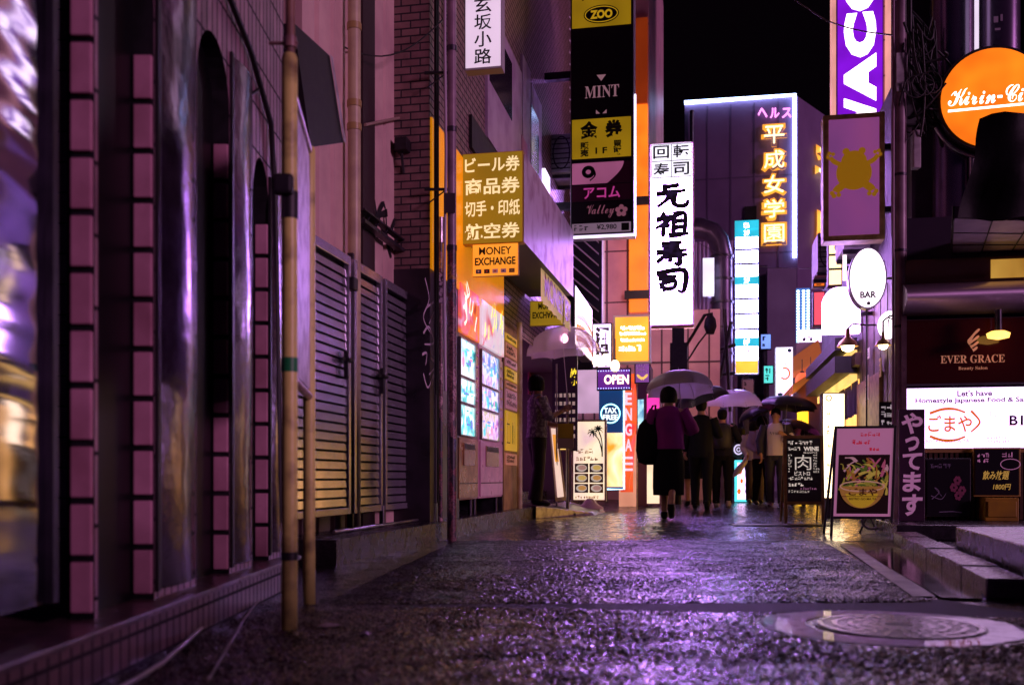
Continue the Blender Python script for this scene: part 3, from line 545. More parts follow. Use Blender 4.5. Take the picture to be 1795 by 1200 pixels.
# ================================================================ TWO POLES AND THE STREET NAME SIGN
def V2(px, Y): return ((px - CX) / FPX * Y, Y)
STICK = None
def sticker_mat():
    m = bpy.data.materials.new('stickered_pole'); m.use_nodes = True; n = m.node_tree; b = n.nodes["Principled BSDF"]; L = n.links.new
    co = n.nodes.new("ShaderNodeTexCoord").outputs["Object"]; mp = n.nodes.new("ShaderNodeMapping"); mp.inputs["Scale"].default_value = (14, 14, 9); L(co, mp.inputs[0])
    v = n.nodes.new("ShaderNodeTexVoronoi"); v.distance = 'CHEBYCHEV'; L(mp.outputs[0], v.inputs["Vector"]); v.inputs["Scale"].default_value = 1.0
    r = n.nodes.new("ShaderNodeValToRGB"); r.color_ramp.interpolation = 'CONSTANT'; s = n.nodes.new("ShaderNodeSeparateColor"); L(v.outputs["Color"], s.inputs[0]); L(s.outputs[0], r.inputs[0])
    e = r.color_ramp.elements; e[0].color = (.13, .05, .06, 1); e[1].position = .35; e[1].color = (.25, .12, .13, 1)
    for p, c in ((.5, (.03, .02, .03)), (.66, (.40, .24, .26)), (.8, (.16, .03, .05)), (.9, (.07, .08, .18)), (.95, (.35, .2, .05))): x = e.new(p); x.color = (*c, 1)
    no = n.nodes.new("ShaderNodeTexNoise"); no.inputs["Scale"].default_value = 60; L(co, no.inputs[0]); mx = n.nodes.new("ShaderNodeMix"); mx.data_type = 'RGBA'; mx.blend_type = 'MULTIPLY'; mx.inputs[0].default_value = .8
    L(r.outputs[0], mx.inputs[6]); mr = n.nodes.new("ShaderNodeMapRange"); mr.inputs[1].default_value = .42; mr.inputs[2].default_value = .55; mr.inputs[3].default_value = .2; mr.inputs[4].default_value = 1.2; L(no.outputs[0], mr.inputs[0]); L(mr.outputs[0], mx.inputs[7]); L(mx.outputs[2], b.inputs["Base Color"]); b.inputs["Roughness"].default_value = .4
    return m
STK = sticker_mat(); pole_m = M('mauve_pole', (.34, .22, .28), .38, noise=(6, (.2, .12, .17)))
x, y = V2(792, 8.0)
pl = thing('sign_pole', 'mauve lamp pole wrapped in torn stickers carrying the street name sign', 'pole', (x, y, 0), 'W')
MB().tube([(x, y, z) for z in (0, .15, .5, 1, 1.5, 2, 2.35)], .038, 16).build('stickered_shaft', STK, pl)
MB().tube([(x, y, 2.35), (x, y, 3.6), (x, y, 6)], .036, 16).build('upper_shaft', pole_m, pl)
for z in (2.35, 3.3, 3.95): MB().tube([(x, y, z - .02), (x, y, z + .02)], .042, 16).build('clamp_band', dark, pl)
MB().tube([(x - .05, y - .02, 6), (x - .055, y - .02, 4), (x - .045, y - .02, 3.1), (x - .06, y - .02, 2.0), (x - .05, y - .02, 1.2)], .012, 8).build('side_cable', M('pale_cable', (.5, .42, .52), .4), pl)
c = MB(); z = Z(330, -2.05, 8.3); c.box(x - .062, x + .03, y - .045, y - .04, 2.62, 2.78); c.build('paper_notice', M('dark_notice', (.05, .03, .04), .5), pl)
for py in (128, 332): z = CH + (HY - py) / FPX * 8; MB().box(x - .22, x, y - .01, y + .01, z - .01, z + .01).tube([(x - .2, y, z - .12), (x - .04, y, z)], .006, 6).build('side_bracket', black, pl)
x, y = V2(772, 8.25)
p2 = thing('taped_pole', 'thin stickered pole standing on the footway just left of the taller pole', 'pole', (x, y, .15), 'W')
MB().tube([(x, y, z) for z in (.15, .6, 1.2, 1.8, 2.45)], .021, 12).build('stickered_shaft', STK, p2); MB().tube([(x, y, 2.45), (x, y, 2.66)], .03, 12).build('silver_cap', steel, p2)
MB().box(x - .035, x + .035, y - .03, y - .02, 1.95, 2.2).build('sticker_card', M('sticker_white', (.5, .4, .5), .5, noise=(40, (.05, .02, .05), .5, .52)), p2)
uS = 8.15
v0, v1, z0, z1 = fr(814, 880, -150, 122, 8.05)
r = thing('street_name_sign', 'white boxed sign of vertical kanji fixed to the mauve pole', 'sign', ((v0 + v1) / 2, 8.05, z0))
MB().box(v0, v1, 8.05, 8.17, z0, z1).build('casing', M('sign_casing_grey', (.4, .36, .4), .4), r, .005)
MB().box(v0 + .012, v1 - .012, 8.043, 8.052, z0 + .02, z1 - .012).build('face_panel', EM('mauve_white_panel', (.95, .72, .95), .62, (.7, .6, .7), .08), r)
c = MB(); hh = (122 + 10) / 4.0
for i, ch in enumerate('道玄坂小路'):
    zt = Z(-34 + i * 30, (v0 + v1) / 2, 8.05); zb = Z(-34 + i * 30 + 27, (v0 + v1) / 2, 8.05); c.text(ch, v0 + (v1 - v0) * .27, v0 + (v1 - v0) * .73, zb, zt, 'f', 8.043, None, .003, .012)
c.build('lettering', ink, r)
# ================================================================ VENDING MACHINES
def GRAPHIC(key, cols, scale, es, base=.3):
    m = bpy.data.materials.new(key); m.use_nodes = True; n = m.node_tree; b = n.nodes["Principled BSDF"]; L = n.links.new
    co = n.nodes.new("ShaderNodeTexCoord").outputs["Object"]; t = n.nodes.new("ShaderNodeTexNoise"); t.inputs["Scale"].default_value = scale; t.inputs["Detail"].default_value = 2.5; t.inputs["Distortion"].default_value = .8; L(co, t.inputs[0])
    r = n.nodes.new("ShaderNodeValToRGB"); e = r.color_ramp.elements; k = len(cols)
    e[0].position = .30; e[0].color = (*cols[0], 1); e[1].position = .70; e[1].color = (*cols[-1], 1)
    for i in range(1, k - 1): x = e.new(.30 + .40 * i / (k - 1)); x.color = (*cols[i], 1)
    L(t.outputs[0], r.inputs[0]); L(r.outputs[0], b.inputs["Emission Color"]); b.inputs["Emission Strength"].default_value = es
    L(r.outputs[0], b.inputs["Base Color"]); b.inputs["Roughness"].default_value = .2; return m
MPR = [EM('print_%d' % i, cc, .8, None, 0) for i, cc in enumerate([(.05, .5, .45), (.9, .95, 1), (.15, .25, .8), (.9, .35, .6), (.1, .7, .9)])]
def vending(label, u0, u1, body_m, head_m, disp_ms, low_m, seed):
    v, z0, z1 = -2.2, .30, 2.30; um = (u0 + u1) / 2; H = z1 - z0; W = u1 - u0
    r = thing('vending_machine', label, 'vending machine', (v - .35, um, .15), group='vending machines in the shop front')
    MB().box(v - .72, v, u0, u1, z0, z1).build('body', body_m, r, .012)
    for a in (u0 + .06, u1 - .06):
        for vv in (v - .66, v - .06): MB().tube([(vv, a, .15), (vv, a, z0)], .022, 8).build('leg', dark, r)
    zt = lambda k: z1 - H * k
    h = MB().box(v, v + .03, u0 + .03, u1 - .03, zt(.24), zt(.015)).build('header_panel', head_m, r, .006)
    c = MB(); rn = random.Random(seed)
    for i in range(9):
        a = u0 + .1 + rn.random() * (W - .2); z = zt(.20 - rn.random() * .14); c.stroke([(a, z), (a + rn.uniform(-.05, .12), z + .06), (a + rn.uniform(0, .12), z + .15)], .035, 'r', v + .03, None, .002)
    c.build('header_art', EM('header_art%d' % seed, (1, .9, .7) if seed % 2 else (1, .75, .1), 1.2), h)
    for k, (ka, kb) in enumerate(((.265, .43), (.445, .55), (.565, .70))):
        d_ = MB().box(v, v + .016, u0 + .05, u1 - W * .24, zt(kb), zt(ka)).build('display_window', disp_ms[k], r, .003)
        f = MB(); f.box(v, v + .028, u0 + .03, u0 + .05, zt(kb) - .01, zt(ka) + .01).box(v, v + .028, u1 - W * .24, u1 - W * .22, zt(kb) - .01, zt(ka) + .01).box(v, v + .028, u0 + .05, u1 - W * .24, zt(kb) - .012, zt(kb)).box(v, v + .028, u0 + .05, u1 - W * .24, zt(ka), zt(ka) + .01)
        f.build('window_frame', steel, d_)
        c = MB()
        for i in range(8):
            a = rn.uniform(u0 + .12, u1 - W * .34); z = rn.uniform(zt(kb) + .06, zt(ka) - .06); rr = rn.uniform(.02, .06); c.disc(a, z, rr, min(rr * rn.uniform(.6, 1.4), .055), 'r', v + .016, MPR[rn.randrange(5)], .001 + i * .0004, 14)
        for i in range(5): a = rn.uniform(u0 + .1, u1 - W * .42); z = rn.uniform(zt(kb) + .03, zt(ka) - .05); c.rect(a, a + rn.uniform(.05, .16), z, z + .018, 'r', v + .016, MPR[rn.randrange(5)], .005 + i * .0003)
        c.build('printed_goods', None, d_)
    s = MB().box(v, v + .012, u1 - W * .20, u1 - .02, zt(.70), zt(.265)).build('control_strip', low_m, r)
    c = MB()
    for i in range(7): c.box(v + .012, v + .02, u1 - W * .17, u1 - .05, zt(.30 + i * .055) - .02, zt(.30 + i * .055))
    c.build('button_row', M('sticker_mix%d' % seed, (.7, .25, .5) if seed == 1 else (.75, .5, .1), .4), s)
    MB().box(v, v + .014, u0 + .03, u1 - .03, zt(.99), zt(.715)).build('lower_panel', low_m, r, .004)
    d_ = MB().box(v + .014, v + .026, u0 + W * .22, u1 - W * .25, zt(.84), zt(.735)).build('dispenser_flap', M('flap%d' % seed, (.45, .3, .2), .25, .5), r, .004)
    MB().box(v + .026, v + .03, u0 + W * .25, u1 - W * .28, zt(.765), zt(.74)).build('flap_slot', black, d_)
    MB().box(v + .014, v + .018, u0 + .05, u1 - .05, zt(.925), zt(.92)).build('seam', black, r)
cy = [(.02, .25, .3), (.1, .8, .7), (.9, 1, 1), (.6, .95, 1), (.1, .45, .9)]
bl = [(.05, .1, .5), (.2, .5, 1), (.9, .95, 1), (.5, .3, .9), (.1, .5, .7)]
G1, G2, G3 = GRAPHIC('cyan_display', cy, 4, .85), GRAPHIC('blue_display', bl, 5, .7), GRAPHIC('violet_display', [(.4, .1, .5), (.9, .7, 1), (.5, .5, .2), (.8, .85, 1)], 5, .7)
vending('gold and brown vending machine with red header beside the stickered pole', U(-2.2, 801), U(-2.2, 837), M('brown_machine', (.30, .15, .06), .3, noise=(5, (.2, .08, .04))), GRAPHIC('red_header', [(.6, .02, .02), (1, .25, .02), (.9, .1, .15), (.9, .4, .6)], 3, .55), (G1, G1, G1), M('gold_panel', (.45, .24, .08), .28, .5, noise=(6, (.25, .12, .05))), 1)
vending('pink vending machine with pale header and blue displays, farther of the pair', U(-2.2, 839), U(-2.2, 880), M('pink_machine', (.62, .30, .42), .3), GRAPHIC('pale_header', [(.3, .5, .9), (.95, .9, 1), (1, .8, .9), (.9, .2, .3)], 3, .45), (G2, G2, G3), M('pink_panel', (.68, .34, .46), .3, noise=(7, (.5, .25, .36))), 2)
# price plates pillar and white pipe
mp_ = thing('menu_pillar', 'narrow pillar of yellow menu plates right of the pink vending machine', 'pillar', (-2.2, 11.3, .15))
ua, ub = U(-2.2, 883), U(-2.2, 907); MB().box(-2.45, -2.2, ua, ub, .15, 2.26).build('pillar_core', M('ochre_wall', (.45, .30, .10), .5, noise=(5, (.25, .16, .06))), mp_)
for i, (y0, y1) in enumerate(((590, 603), (606, 628), (632, 645), (648, 668), (671, 682), (685, 718), (722, 790), (795, 815))):
    zz0, zz1 = Z(y1, -2.2, (ua + ub) / 2), Z(y0, -2.2, (ua + ub) / 2)
    p_ = MB().box(-2.2, -2.185, ua + .05, ub - .05, zz0, zz1).build('menu_plate', M('plate%d' % (i % 3), [(.75, .5, .05), (.55, .3, .22), (.5, .32, .36)][i % 3], .4, em=[(1, .6, .03), (.6, .2, .1), (.6, .2, .3)][i % 3], es=.25), mp_)
    c = MB(); c.scribble(ua + .08, ub - .08, zz0 + .02, zz1 - .02, 'r', -2.185, None, .002, 1 if i % 2 == 0 else 2, .012, i); c.build('plate_lettering', ink, p_)
uw = U(-2.12, 911); MB().tube([(-2.12, uw, .15), (-2.12, uw, 1.4), (-2.12, uw, 2.3)], .03, 10).build('white_pipe', M('cream_yellow_pipe', (.75, .66, .45), .35, noise=(8, (.6, .5, .2))), mp_)
# ================================================================ TICKET SHOP ALCOVE
al = thing('ticket_shop_counter', 'dim purple shop recess with posters and racks under the canopy', 'shop counter', (-2.9, 14, .15))
MB().box(-3.5, -2.6, 12.4, 16.3, .15, .3).build('floor_step', stone, al)
MB().box(-3.3, -3.25, 12.3, 16.3, .3, 2.2).build('back_panel', M('magenta_glow_backdrop', (.35, .12, .34), .5, em=(.6, .12, .55), es=.4, noise=(2, (.15, .08, .25))), al)  # backdrop glows by itself to brighten the dark recess
for px0, px1, y0, y1, mm in ((921, 962, 588, 640, lav), (925, 950, 650, 690, M('rose_poster', (.5, .1, .25), .4))):
    v_ = -2.9; a, b_ = U(v_, px0), U(v_, px1); MB().box(v_, v_ + .02, a, b_, Z(y1, v_, a), Z(y0, v_, a)).build('poster', mm, al)
c = MB(); v0, v1, z0, z1 = fr(968, 1012, 600, 790, 14.2); c.box(v0, v1, 14.2, 14.25, z0, z1); d_ = c.build('display_rack', M('rack_purple', (.06, .035, .08), .4), al)
c = MB()
for i in range(5):
    for j in range(6):
        a, z = v0 + (v1 - v0) * (.12 + i * .17), z0 + (z1 - z0) * (.12 + j * .075); c.rect(a, a + .04, z, z + .055, 'f', 14.2, None, .003)
c.build('price_cards', M('price_cards', (.7, .55, .5), .5, em=(1, .7, .6), es=.2), d_)
c = MB(); c.text('焼', v0 + (v1 - v0) * .72, v0 + (v1 - v0) * .98, z0 + (z1 - z0) * .6, z0 + (z1 - z0) * .76, 'f', 14.2, None, .004, .03); c.build('lettering', EM('yellow_letters', (1, .7, .05), 1.0, None, 0), d_)
MB().box(v0 + .02, v0 + .24, 14.1, 14.2, z0 + .02, z0 + .14).build('lit_tray', EM('warm_tray', (1, .6, .15), 1.1), d_)
rp_ = MB(); rp_.add([(-2.05, 12.0, .0), (-1.45, 13.2, .0), (-1.45, 14.6, .0), (-2.05, 14.6, .0), (-2.05, 12.0, .16), (-1.5, 13.2, .05), (-1.5, 14.6, .05), (-2.05, 14.6, .16)], [(3, 2, 1, 0), (4, 5, 6, 7), (0, 1, 5, 4), (1, 2, 6, 5), (2, 3, 7, 6), (3, 0, 4, 7)])
single('entrance_ramp', S2W(rp_), steel, 'low metal ramp leading up to the ticket shop footway', 'ramp', bevel=.01)
c = MB(); bp = at(1034, 894, 14.2); n = 10
c.loft([(bp.x, bp.y, 0.06 + .15 * k, (.2 - .16 * k) * (1 + .1 * math.sin(9 * k)), .16 - .1 * k) for k in (0, .2, .4, .6, .8, 1)], 14, fold=.12, seed=4); single('plastic_bag', c, M('pale_plastic', (.7, .45, .6), .3), 'crumpled pale plastic bag lying by the palm tree signboard', 'bag')
# leaning narrow board
c = MB(); Yb = 12.9; q = [at(974, 879, Yb), at(993, 876, Yb + .2), at(976, 742, Yb + .35), at(962, 740, Yb + .15)]
lb = thing('leaning_board', 'narrow light edged board leaning left of the palm tree signboard', 'board', (q[0] + q[1]) / 2, 'W')
bk = Vector((.02, .35, 0)); c.add(q + [p + bk for p in q], [(0, 1, 2, 3), (7, 6, 5, 4), (0, 4, 5, 1), (1, 5, 6, 2), (2, 6, 7, 3), (3, 7, 4, 0)]); c.build('board', M('board_edge', (.35, .2, .25), .4), lb)
c = MB(); ins = lambda a, b: (q[0] * (1 - a) + q[1] * a) * (1 - b) + (q[3] * (1 - a) + q[2] * a) * b + Vector((0, -.012, 0))
c.add([ins(.2, .05), ins(.8, .05), ins(.8, .93), ins(.2, .93)], [(0, 1, 2, 3)]); c.build('poster', EM('pale_poster', (1, .7, .6), .7), lb); c = MB(); c.add([p + Vector((0, -.004, 0)) for p in (ins(.3, .5), ins(.7, .5), ins(.7, .85), ins(.3, .85))], [(0, 1, 2, 3)]); c.build('poster_picture', EM('orange_pic', (1, .4, .05), .7), lb)
# ================================================================ CENTRE-LEFT SIGNS
r, *q, o = sign('tenant_sign_column', 'tall dark column of stacked tenant signs lit only at the edges', 'sign', 1000, 1111, -60, 411, 13.5, M('tenant_black', (.012, .008, .014), .35), .35, M('column_rim', (.5, .42, .55), .35, .6), .01)
def sub(y0, y1, m, name='tenant_panel', x0=1003, x1=1106):
    v0, v1, z0, z1 = fr(x0, x1, y0, y1, 13.5); return MB().box(v0, v1, 13.485, 13.496, z0, z1).build(name, m, r), v0, v1, z0, z1, 13.485
ypan = EM('yellow_sign_panel', (.75, .42, .01), .26, (.35, .22, .02))
p_, *q, o = sub(-58, 47, ypan); c = MB(); va, vb = q[0], q[1]; w_ = vb - va
zc = Z(26, (va + vb) / 2, 13.5); c.disc(va + w_ * .5, zc, .24, .125, 'f', o, None, .002); c.build('oval', ink, p_)
c = MB(); c.ring(va + w_ * .5, zc, .225, .11, .012, 'f', o, None, .004); c.text('ZOO', va + w_ * .31, va + w_ * .69, zc - .06, zc + .06, 'f', o, None, .004, .05); c.build('lettering', M('zoo_yellow', (.6, .4, .05), .5, em=(.75, .42, .01), es=.45), p_)
c = MB(); c.scribble(va + w_ * .05, vb - .03, Z(10, va, 13.5), Z(-25, va, 13.5), 'f', o, None, .003, 1, .02, 3); c.build('lettering', ink, p_)
p_, *q, o = sub(118, 206, M('mint_black', (.010, .006, .010), .3)); va, vb = q[0], q[1]; w_ = vb - va; zq = lambda py: Z(py, (va + vb) / 2, 13.5)
c = MB(); c.text('𝐌𝐈𝐍𝐓', va + w_ * .22, va + w_ * .80, zq(172), zq(151), 'f', o, None, .003); c.poly([(va + w_ * .42, zq(132)), (va + w_ * .5, zq(143)), (va + w_ * .58, zq(132))][::-1], 'f', o, None, .003); c.poly([(va + w_ * .41, zq(193)), (va + w_ * .48, zq(200)), (va + w_ * .41, zq(200))][::-1], 'f', o, None, .003); c.poly([(va + w_ * .59, zq(193)), (va + w_ * .52, zq(200)), (va + w_ * .59, zq(200))], 'f', o, None, .003)
c.build('lettering', EM('rose_letters', (.6, .28, .36), .3, None, 0), p_)
p_, *q, o = sub(208, 277, ypan); va, vb = q[0], q[1]; w_ = vb - va; zq = lambda py: Z(py, (va + vb) / 2, 13.5)
c = MB(); c.text('金', va + w_ * .14, va + w_ * .44, zq(243), zq(212), 'f', o, None, .003, .05); c.text('券', va + w_ * .56, va + w_ * .86, zq(243), zq(212), 'f', o, None, .003, .05)
c.text('販\n売', va + w_ * .14, va + w_ * .29, zq(274), zq(248), 'f', o, None, .003, .04); c.text('買\n取', va + w_ * .70, va + w_ * .85, zq(274), zq(248), 'f', o, None, .003, .04); c.text('1 F', va + w_ * .40, va + w_ * .60, zq(270), zq(259), 'f', o, None, .003, .03); c.build('lettering', ink, p_)
p_, *q, o = sub(285, 322, M('wine_panel', (.12, .012, .05), .35)); va, vb, zb, zt_ = q; w_ = vb - va
c = MB(); n = 16; c.poly([(va, zb), (va + w_ * .6, zb)] + [(va + w_ * (.6 + .28 * math.sin(i / n * 1.57)), zb + (zt_ - zb) * (i / n)) for i in range(n + 1)] + [(va, zt_)], 'f', o, None, .002); c.build('pink_curve', EM('dim_pink', (.62, .16, .36), .34), p_)
c = MB(); zc = (zb + zt_) / 2 + .02; c.ring(va + w_ * .28, zc, .09, .085, .055, 'f', o, None, .004); c.stroke([(va + w_ * .28 + .06, zc + .05), (va + w_ * .28 + .09, zc - .05), (va + w_ * .28 + .02, zc - .12)], .03, 'f', o, None, .004); c.build('emblem', ink, p_)
p_, *q, o = sub(324, 352, M('wine_panel', (.12, .012, .05))); c = MB(); w_ = q[1] - q[0]; c.text('アコム', q[0] + w_ * .2, q[0] + w_ * .82, q[2] + .03, q[3] - .03, 'f', o, None, .003, .02); c.build('lettering', EM('magenta_letters', (.7, .06, .35), .45, None, 0), p_)
p_, *q, o = sub(355, 388, M('tenant_dark', (.02, .01, .016), .4)); c = MB(); w_ = q[1] - q[0]; c.text('𝓥𝓪𝓵𝓵𝓮𝔂', q[0] + w_ * .25, q[0] + w_ * .72, q[2] + .04, q[3] - .03, 'f', o, None, .003); 
zc = (q[2] + q[3]) / 2
for i in range(5):
    a = 1.57 + i * 1.2566; c.disc(q[0] + w_ * .84 + .052 * math.cos(a), zc + .052 * math.sin(a), .034, .034, 'f', o, None, .003, 14)
c.build('lettering', EM('rose_dim', (.45, .14, .22), .3, None, 0), p_)
p_, *q, o = sub(391, 408, EM('mauve_strip', (.55, .34, .5), .25)); c = MB(); w_ = q[1] - q[0]; c.text('¥2,980', q[0] + w_ * .42, q[0] + w_ * .76, q[2] + .03, q[3] - .02, 'f', o, None, .003, .02); c.scribble(q[0] + w_ * .03, q[0] + w_ * .4, q[2] + .02, q[3] - .01, 'f', o, None, .003, 1, .01, 8); c.rect(q[0] + w_ * .84, q[0] + w_ * .97, q[2] + .015, q[3] - .015, 'f', o, None, .003); c.build('lettering', ink, p_)
v0, v1, z0, z1 = fr(1000, 1111, -60, 411, 13.5); c = MB(); c.box(v1 + .005, v1 + .03, 13.5, 13.55, z0, Z(165, v1, 13.5)); c.box(v0, v1 + .03, 13.5, 13.55, z0 - .03, z0 - .006); c.build('edge_light', EM('white_edge', (.85, .75, 1), 1.6), r)
[MB().box(-2.2, v0, 13.6, 13.7, z_, z_ + .1).build('wall_bracket', dark, r) for z_ in (4.2, 6)]
# white panel with orange waves on the shop side
va = -1.72; u0, u1 = U(va, 1008), U(va, 1037)
wv = thing('wave_panel', 'white lit panel with orange wave stripes below the silver fascia end', 'sign', (va, (u0 + u1) / 2, 1.9))
z0, z1 = 2.27, 3.08; MB().box(va - .15, va, u0, u1, z0, z1).build('casing', dark, wv); MB().box(va, va + .01, u0 + .02, u1 - .02, z0 + .02, z1 - .02).build('face_panel', EM('white_soft', (1, .72, .85), 2.8), wv)
c = MB()
for k in range(3):
    n = 14; zb = z0 + .06 + k * .15; ps = [(u0 + .03 + (u1 - u0 - .06) * i / n, zb + .08 * math.sin(i / n * 3)) for i in range(n + 1)]; c.poly(ps + [(a, z + .08) for a, z in ps[::-1]], 'r', va + .01, None, .003)
c.build('wave_stripes', EM('orange_wave', (1, .22, .02), .9), wv)
# white lattice signs
r, *q, o = sign('kanji_light_sign', 'small white sign crowded with black characters left of the orange light box', 'sign', 1038, 1073, 566, 645, 15.1, white_lit, .12)
letter(r, '酒\n場', *q, (.15, .85, .1, .92), o, ink, .06, .9)
r, *q, o = sign('orange_light_box', 'glowing orange light box sign with white lines of writing', 'sign', 1075, 1140, 552, 636, 15.4, EM('orange_glow', (1, .32, .03), 1.5), .25, M('white_case', (.75, .68, .7), .35), .03)
c = MB(); w_ = q[1] - q[0]; h_ = q[3] - q[2]
for a0, a1, b0, b1, k in ((.2, .8, .68, .76, 1), (.17, .83, .57, .64, 2), (.2, .8, .44, .5, 3), (.15, .85, .22, .40, 4)): c.scribble(q[0] + w_ * a0, q[0] + w_ * a1, q[2] + h_ * b0, q[2] + h_ * b1, 'f', o, None, .004, 1, .02, k, 1.1)
c.build('lettering', EM('white_hot', (1, .92, .75), 4.0, None, 0), r)
r, *q, o = sign('purple_poster', 'small purple notice with a gold wing mark below the orange light box', 'poster', 1112, 1140, 634, 672, 15.55, EM('purple_notice', (.35, .10, .5), .5), .03)
c = MB(); w_ = q[1] - q[0]; h_ = q[3] - q[2]; c.scribble(q[0] + .03, q[1] - .02, q[2] + h_ * .5, q[3] - .02, 'f', o, None, .003, 3, .006, 2); c.build('lettering', M('pale_print', (.7, .6, .7), .5), r)
c = MB()
for s in (-1, 1): c.stroke([(q[0] + w_ * .5, q[2] + h_ * .22), (q[0] + w_ * (.5 + s * .18), q[2] + h_ * .3), (q[0] + w_ * (.5 + s * .33), q[2] + h_ * .42)], .05, 'f', o, None, .003)
c.build('wing_mark', EM('gold_mark', (1, .6, .15), .8, None, 0), r)
r, *q, o = sign('open_sign', 'purple LED sign with dotted border reading OPEN', 'sign', 1046, 1106, 645, 684, 15.2, EM('violet_led_panel', (.16, .02, .35), .6), .05)
letter(r, 'OPEN', *q, (.22, .94, .28, .70), o, EM('open_letters', (1, .55, .35), 3.5, None, 0), .03)
c = MB(); w_ = q[1] - q[0]; h_ = q[3] - q[2]
for i in range(13):
    for b in (.1, .88): c.disc(q[0] + w_ * (.05 + i * .075), q[2] + h_ * b, .008, .008, 'f', o, None, .003, 8)
c.build('led_dots', EM('blue_led', (.35, .4, 1), 3, None, 0), r)
r, *q, o = sign('tax_free_sign', 'tall navy and orange light sign edged in pale neon reading TAX FREE', 'sign', 1050, 1094, 680, 858, 15.5, M('sign_navy', (.01, .03, .10), .3, em=(.01, .06, .22), es=.5), .1, dark, .0)
w_ = q[1] - q[0]; h_ = q[3] - q[2]
MB().box(q[0] + w_ * .06, q[1] - w_ * .06, o - .006, o, q[2] + h_ * .03, q[2] + h_ * .56).build('orange_panel', GRAPHIC('orange_white', [(1, .25, .02), (1, .55, .25), (1, .85, .7)], 2.2, 1.4), r)
c = MB(); zc = q[2] + h_ * .75; c.ring(q[0] + w_ * .46, zc, .155, .155, .02, 'f', o, None, .006); c.build('neon_ring', EM('cyan_neon', (.35, .95, 1), 2.6, None, 0), r)
c = MB(); c.text('TAX', q[0] + w_ * .2, q[0] + w_ * .72, zc + .005, zc + .09, 'f', o, None, .008, .04); c.text('FREE', q[0] + w_ * .16, q[0] + w_ * .76, zc - .10, zc - .015, 'f', o, None, .008, .04); c.build('lettering', EM('white_neon', (.85, 1, 1), 1.2, None, 0), r)
c = MB(); zb, zt_ = q[2] + .01, q[3] - .01; c.tube([(q[0], o - .02, zt_), (q[1], o - .02, zt_), (q[1], o - .02, zb), (q[0], o - .02, zb)], .014, 8); c.build('neon_edge', EM('pale_blue_neon', (.45, .85, 1), 3, None, 0), r)
# red vertical banner
v0, v1, z0, z1 = fr(1091, 1113, 655, 862, 15.75)
r = thing('red_banner', 'tall red and orange cloth banner with vertical pale letters', 'banner', ((v0 + v1) / 2, 15.75, z0)); c = MB(); vs = []
for i in range(15):
    for j in range(4): t = i / 14; vs.append((v0 + (v1 - v0) * j / 3 + .03 * math.sin(t * 5), 15.75 + .03 * math.sin(j * 2 + t * 7), z1 + (z0 - z1) * t))
c.add(vs, [(i * 4 + j + 4, i * 4 + j + 5, i * 4 + j + 1, i * 4 + j) for i in range(14) for j in range(3)], None, True); c.build('cloth', GRAPHIC('red_cloth', [(.75, .03, .06), (.95, .12, .02), (.9, .05, .2)], 1.5, .75), r)
w_ = v1 - v0; pk_ = EM('pink_letters', (1, .6, .75), .9, None, 0)
for i, ch in enumerate('RENGA'): zt_ = z1 - (z1 - z0) * (.03 + i * .13); MB().text(ch, v0 + w_ * .24, v0 + w_ * .78, zt_ - (z1 - z0) * .105, zt_, 'f', 15.70, None, 0, .03).build('letter', pk_, r)
c = MB()
for i in range(3): c.rect(v0 + w_ * .2, v0 + w_ * .85, z1 - (z1 - z0) * (.72 + i * .05), z1 - (z1 - z0) * (.70 + i * .05), 'f', 15.70)
c.build('printed_lines', pk_, r); MB().tube([(v1 + .03, 15.8, 0), (v1 + .03, 15.8, z1 + .08)], .012, 8).build('banner_pole', steel, r)
# palm tree signboard on the footway
v0, v1, z0, z1 = fr(1003, 1062, 735, 879, 14.3)
r = thing('palm_signboard', 'lit cream signboard with palm trees and bowls of food on the footway', 'signboard', ((v0 + v1) / 2, 14.3, z0))
MB().box(v0, v1, 14.3, 14.5, z0, z1).build('casing', M('brown_case', (.25, .14, .12), .4), r, .006); q = (v0 + .02, v1 - .02, z0 + .03, z1 - .03); o = 14.29
MB().box(q[0], q[1], o, 14.301, q[2], q[3]).build('face_panel', GRAPHIC('cream_sunset', [(.75, .5, .5), (.95, .75, .5), (1, .9, .7)], 1.6, .95), r)
w_ = q[1] - q[0]; h_ = q[3] - q[2]; P = lambda a, b: (q[0] + w_ * a, q[2] + h_ * b); c = MB()
for (bx, by), (tx, ty) in (((.93, .55), (.80, .90)), ((.93, .6), (.62, .86))):
    c.stroke([P(bx, by), P((bx + tx) / 2 + .05, (by + ty) / 2 + .03), P(tx, ty)], .018, 'f', o, None, .003, .2)
    for i in range(8): a = i * .785 + .2; c.stroke([P(tx, ty), P(tx + .1 * math.cos(a), ty + .035 * math.sin(a) + .012), P(tx + .17 * math.cos(a), ty + .055 * math.sin(a) - .012)], .022, 'f', o, None, .003, .7)
c.build('palm_picture', M('palm_green', (.01, .05, .04), .6), r)
c = MB(); c.scribble(*(P(.08, 0)[0], P(.92, 0)[0], P(0, .58)[1], P(0, .66)[1]), 'f', o, None, .003, 1, .008, 5, .8); c.scribble(P(.08, 0)[0], P(.95, 0)[0], P(0, .49)[1], P(0, .56)[1], 'f', o, None, .003, 1, .009, 6); c.scribble(P(.05, 0)[0], P(.97, 0)[0], P(0, .01)[1], P(0, .06)[1], 'f', o, None, .003, 1, .006, 7); c.build('lettering', M('sign_brown_ink', (.55, .25, .05), .5), r)
c = MB(); rn = random.Random(5)
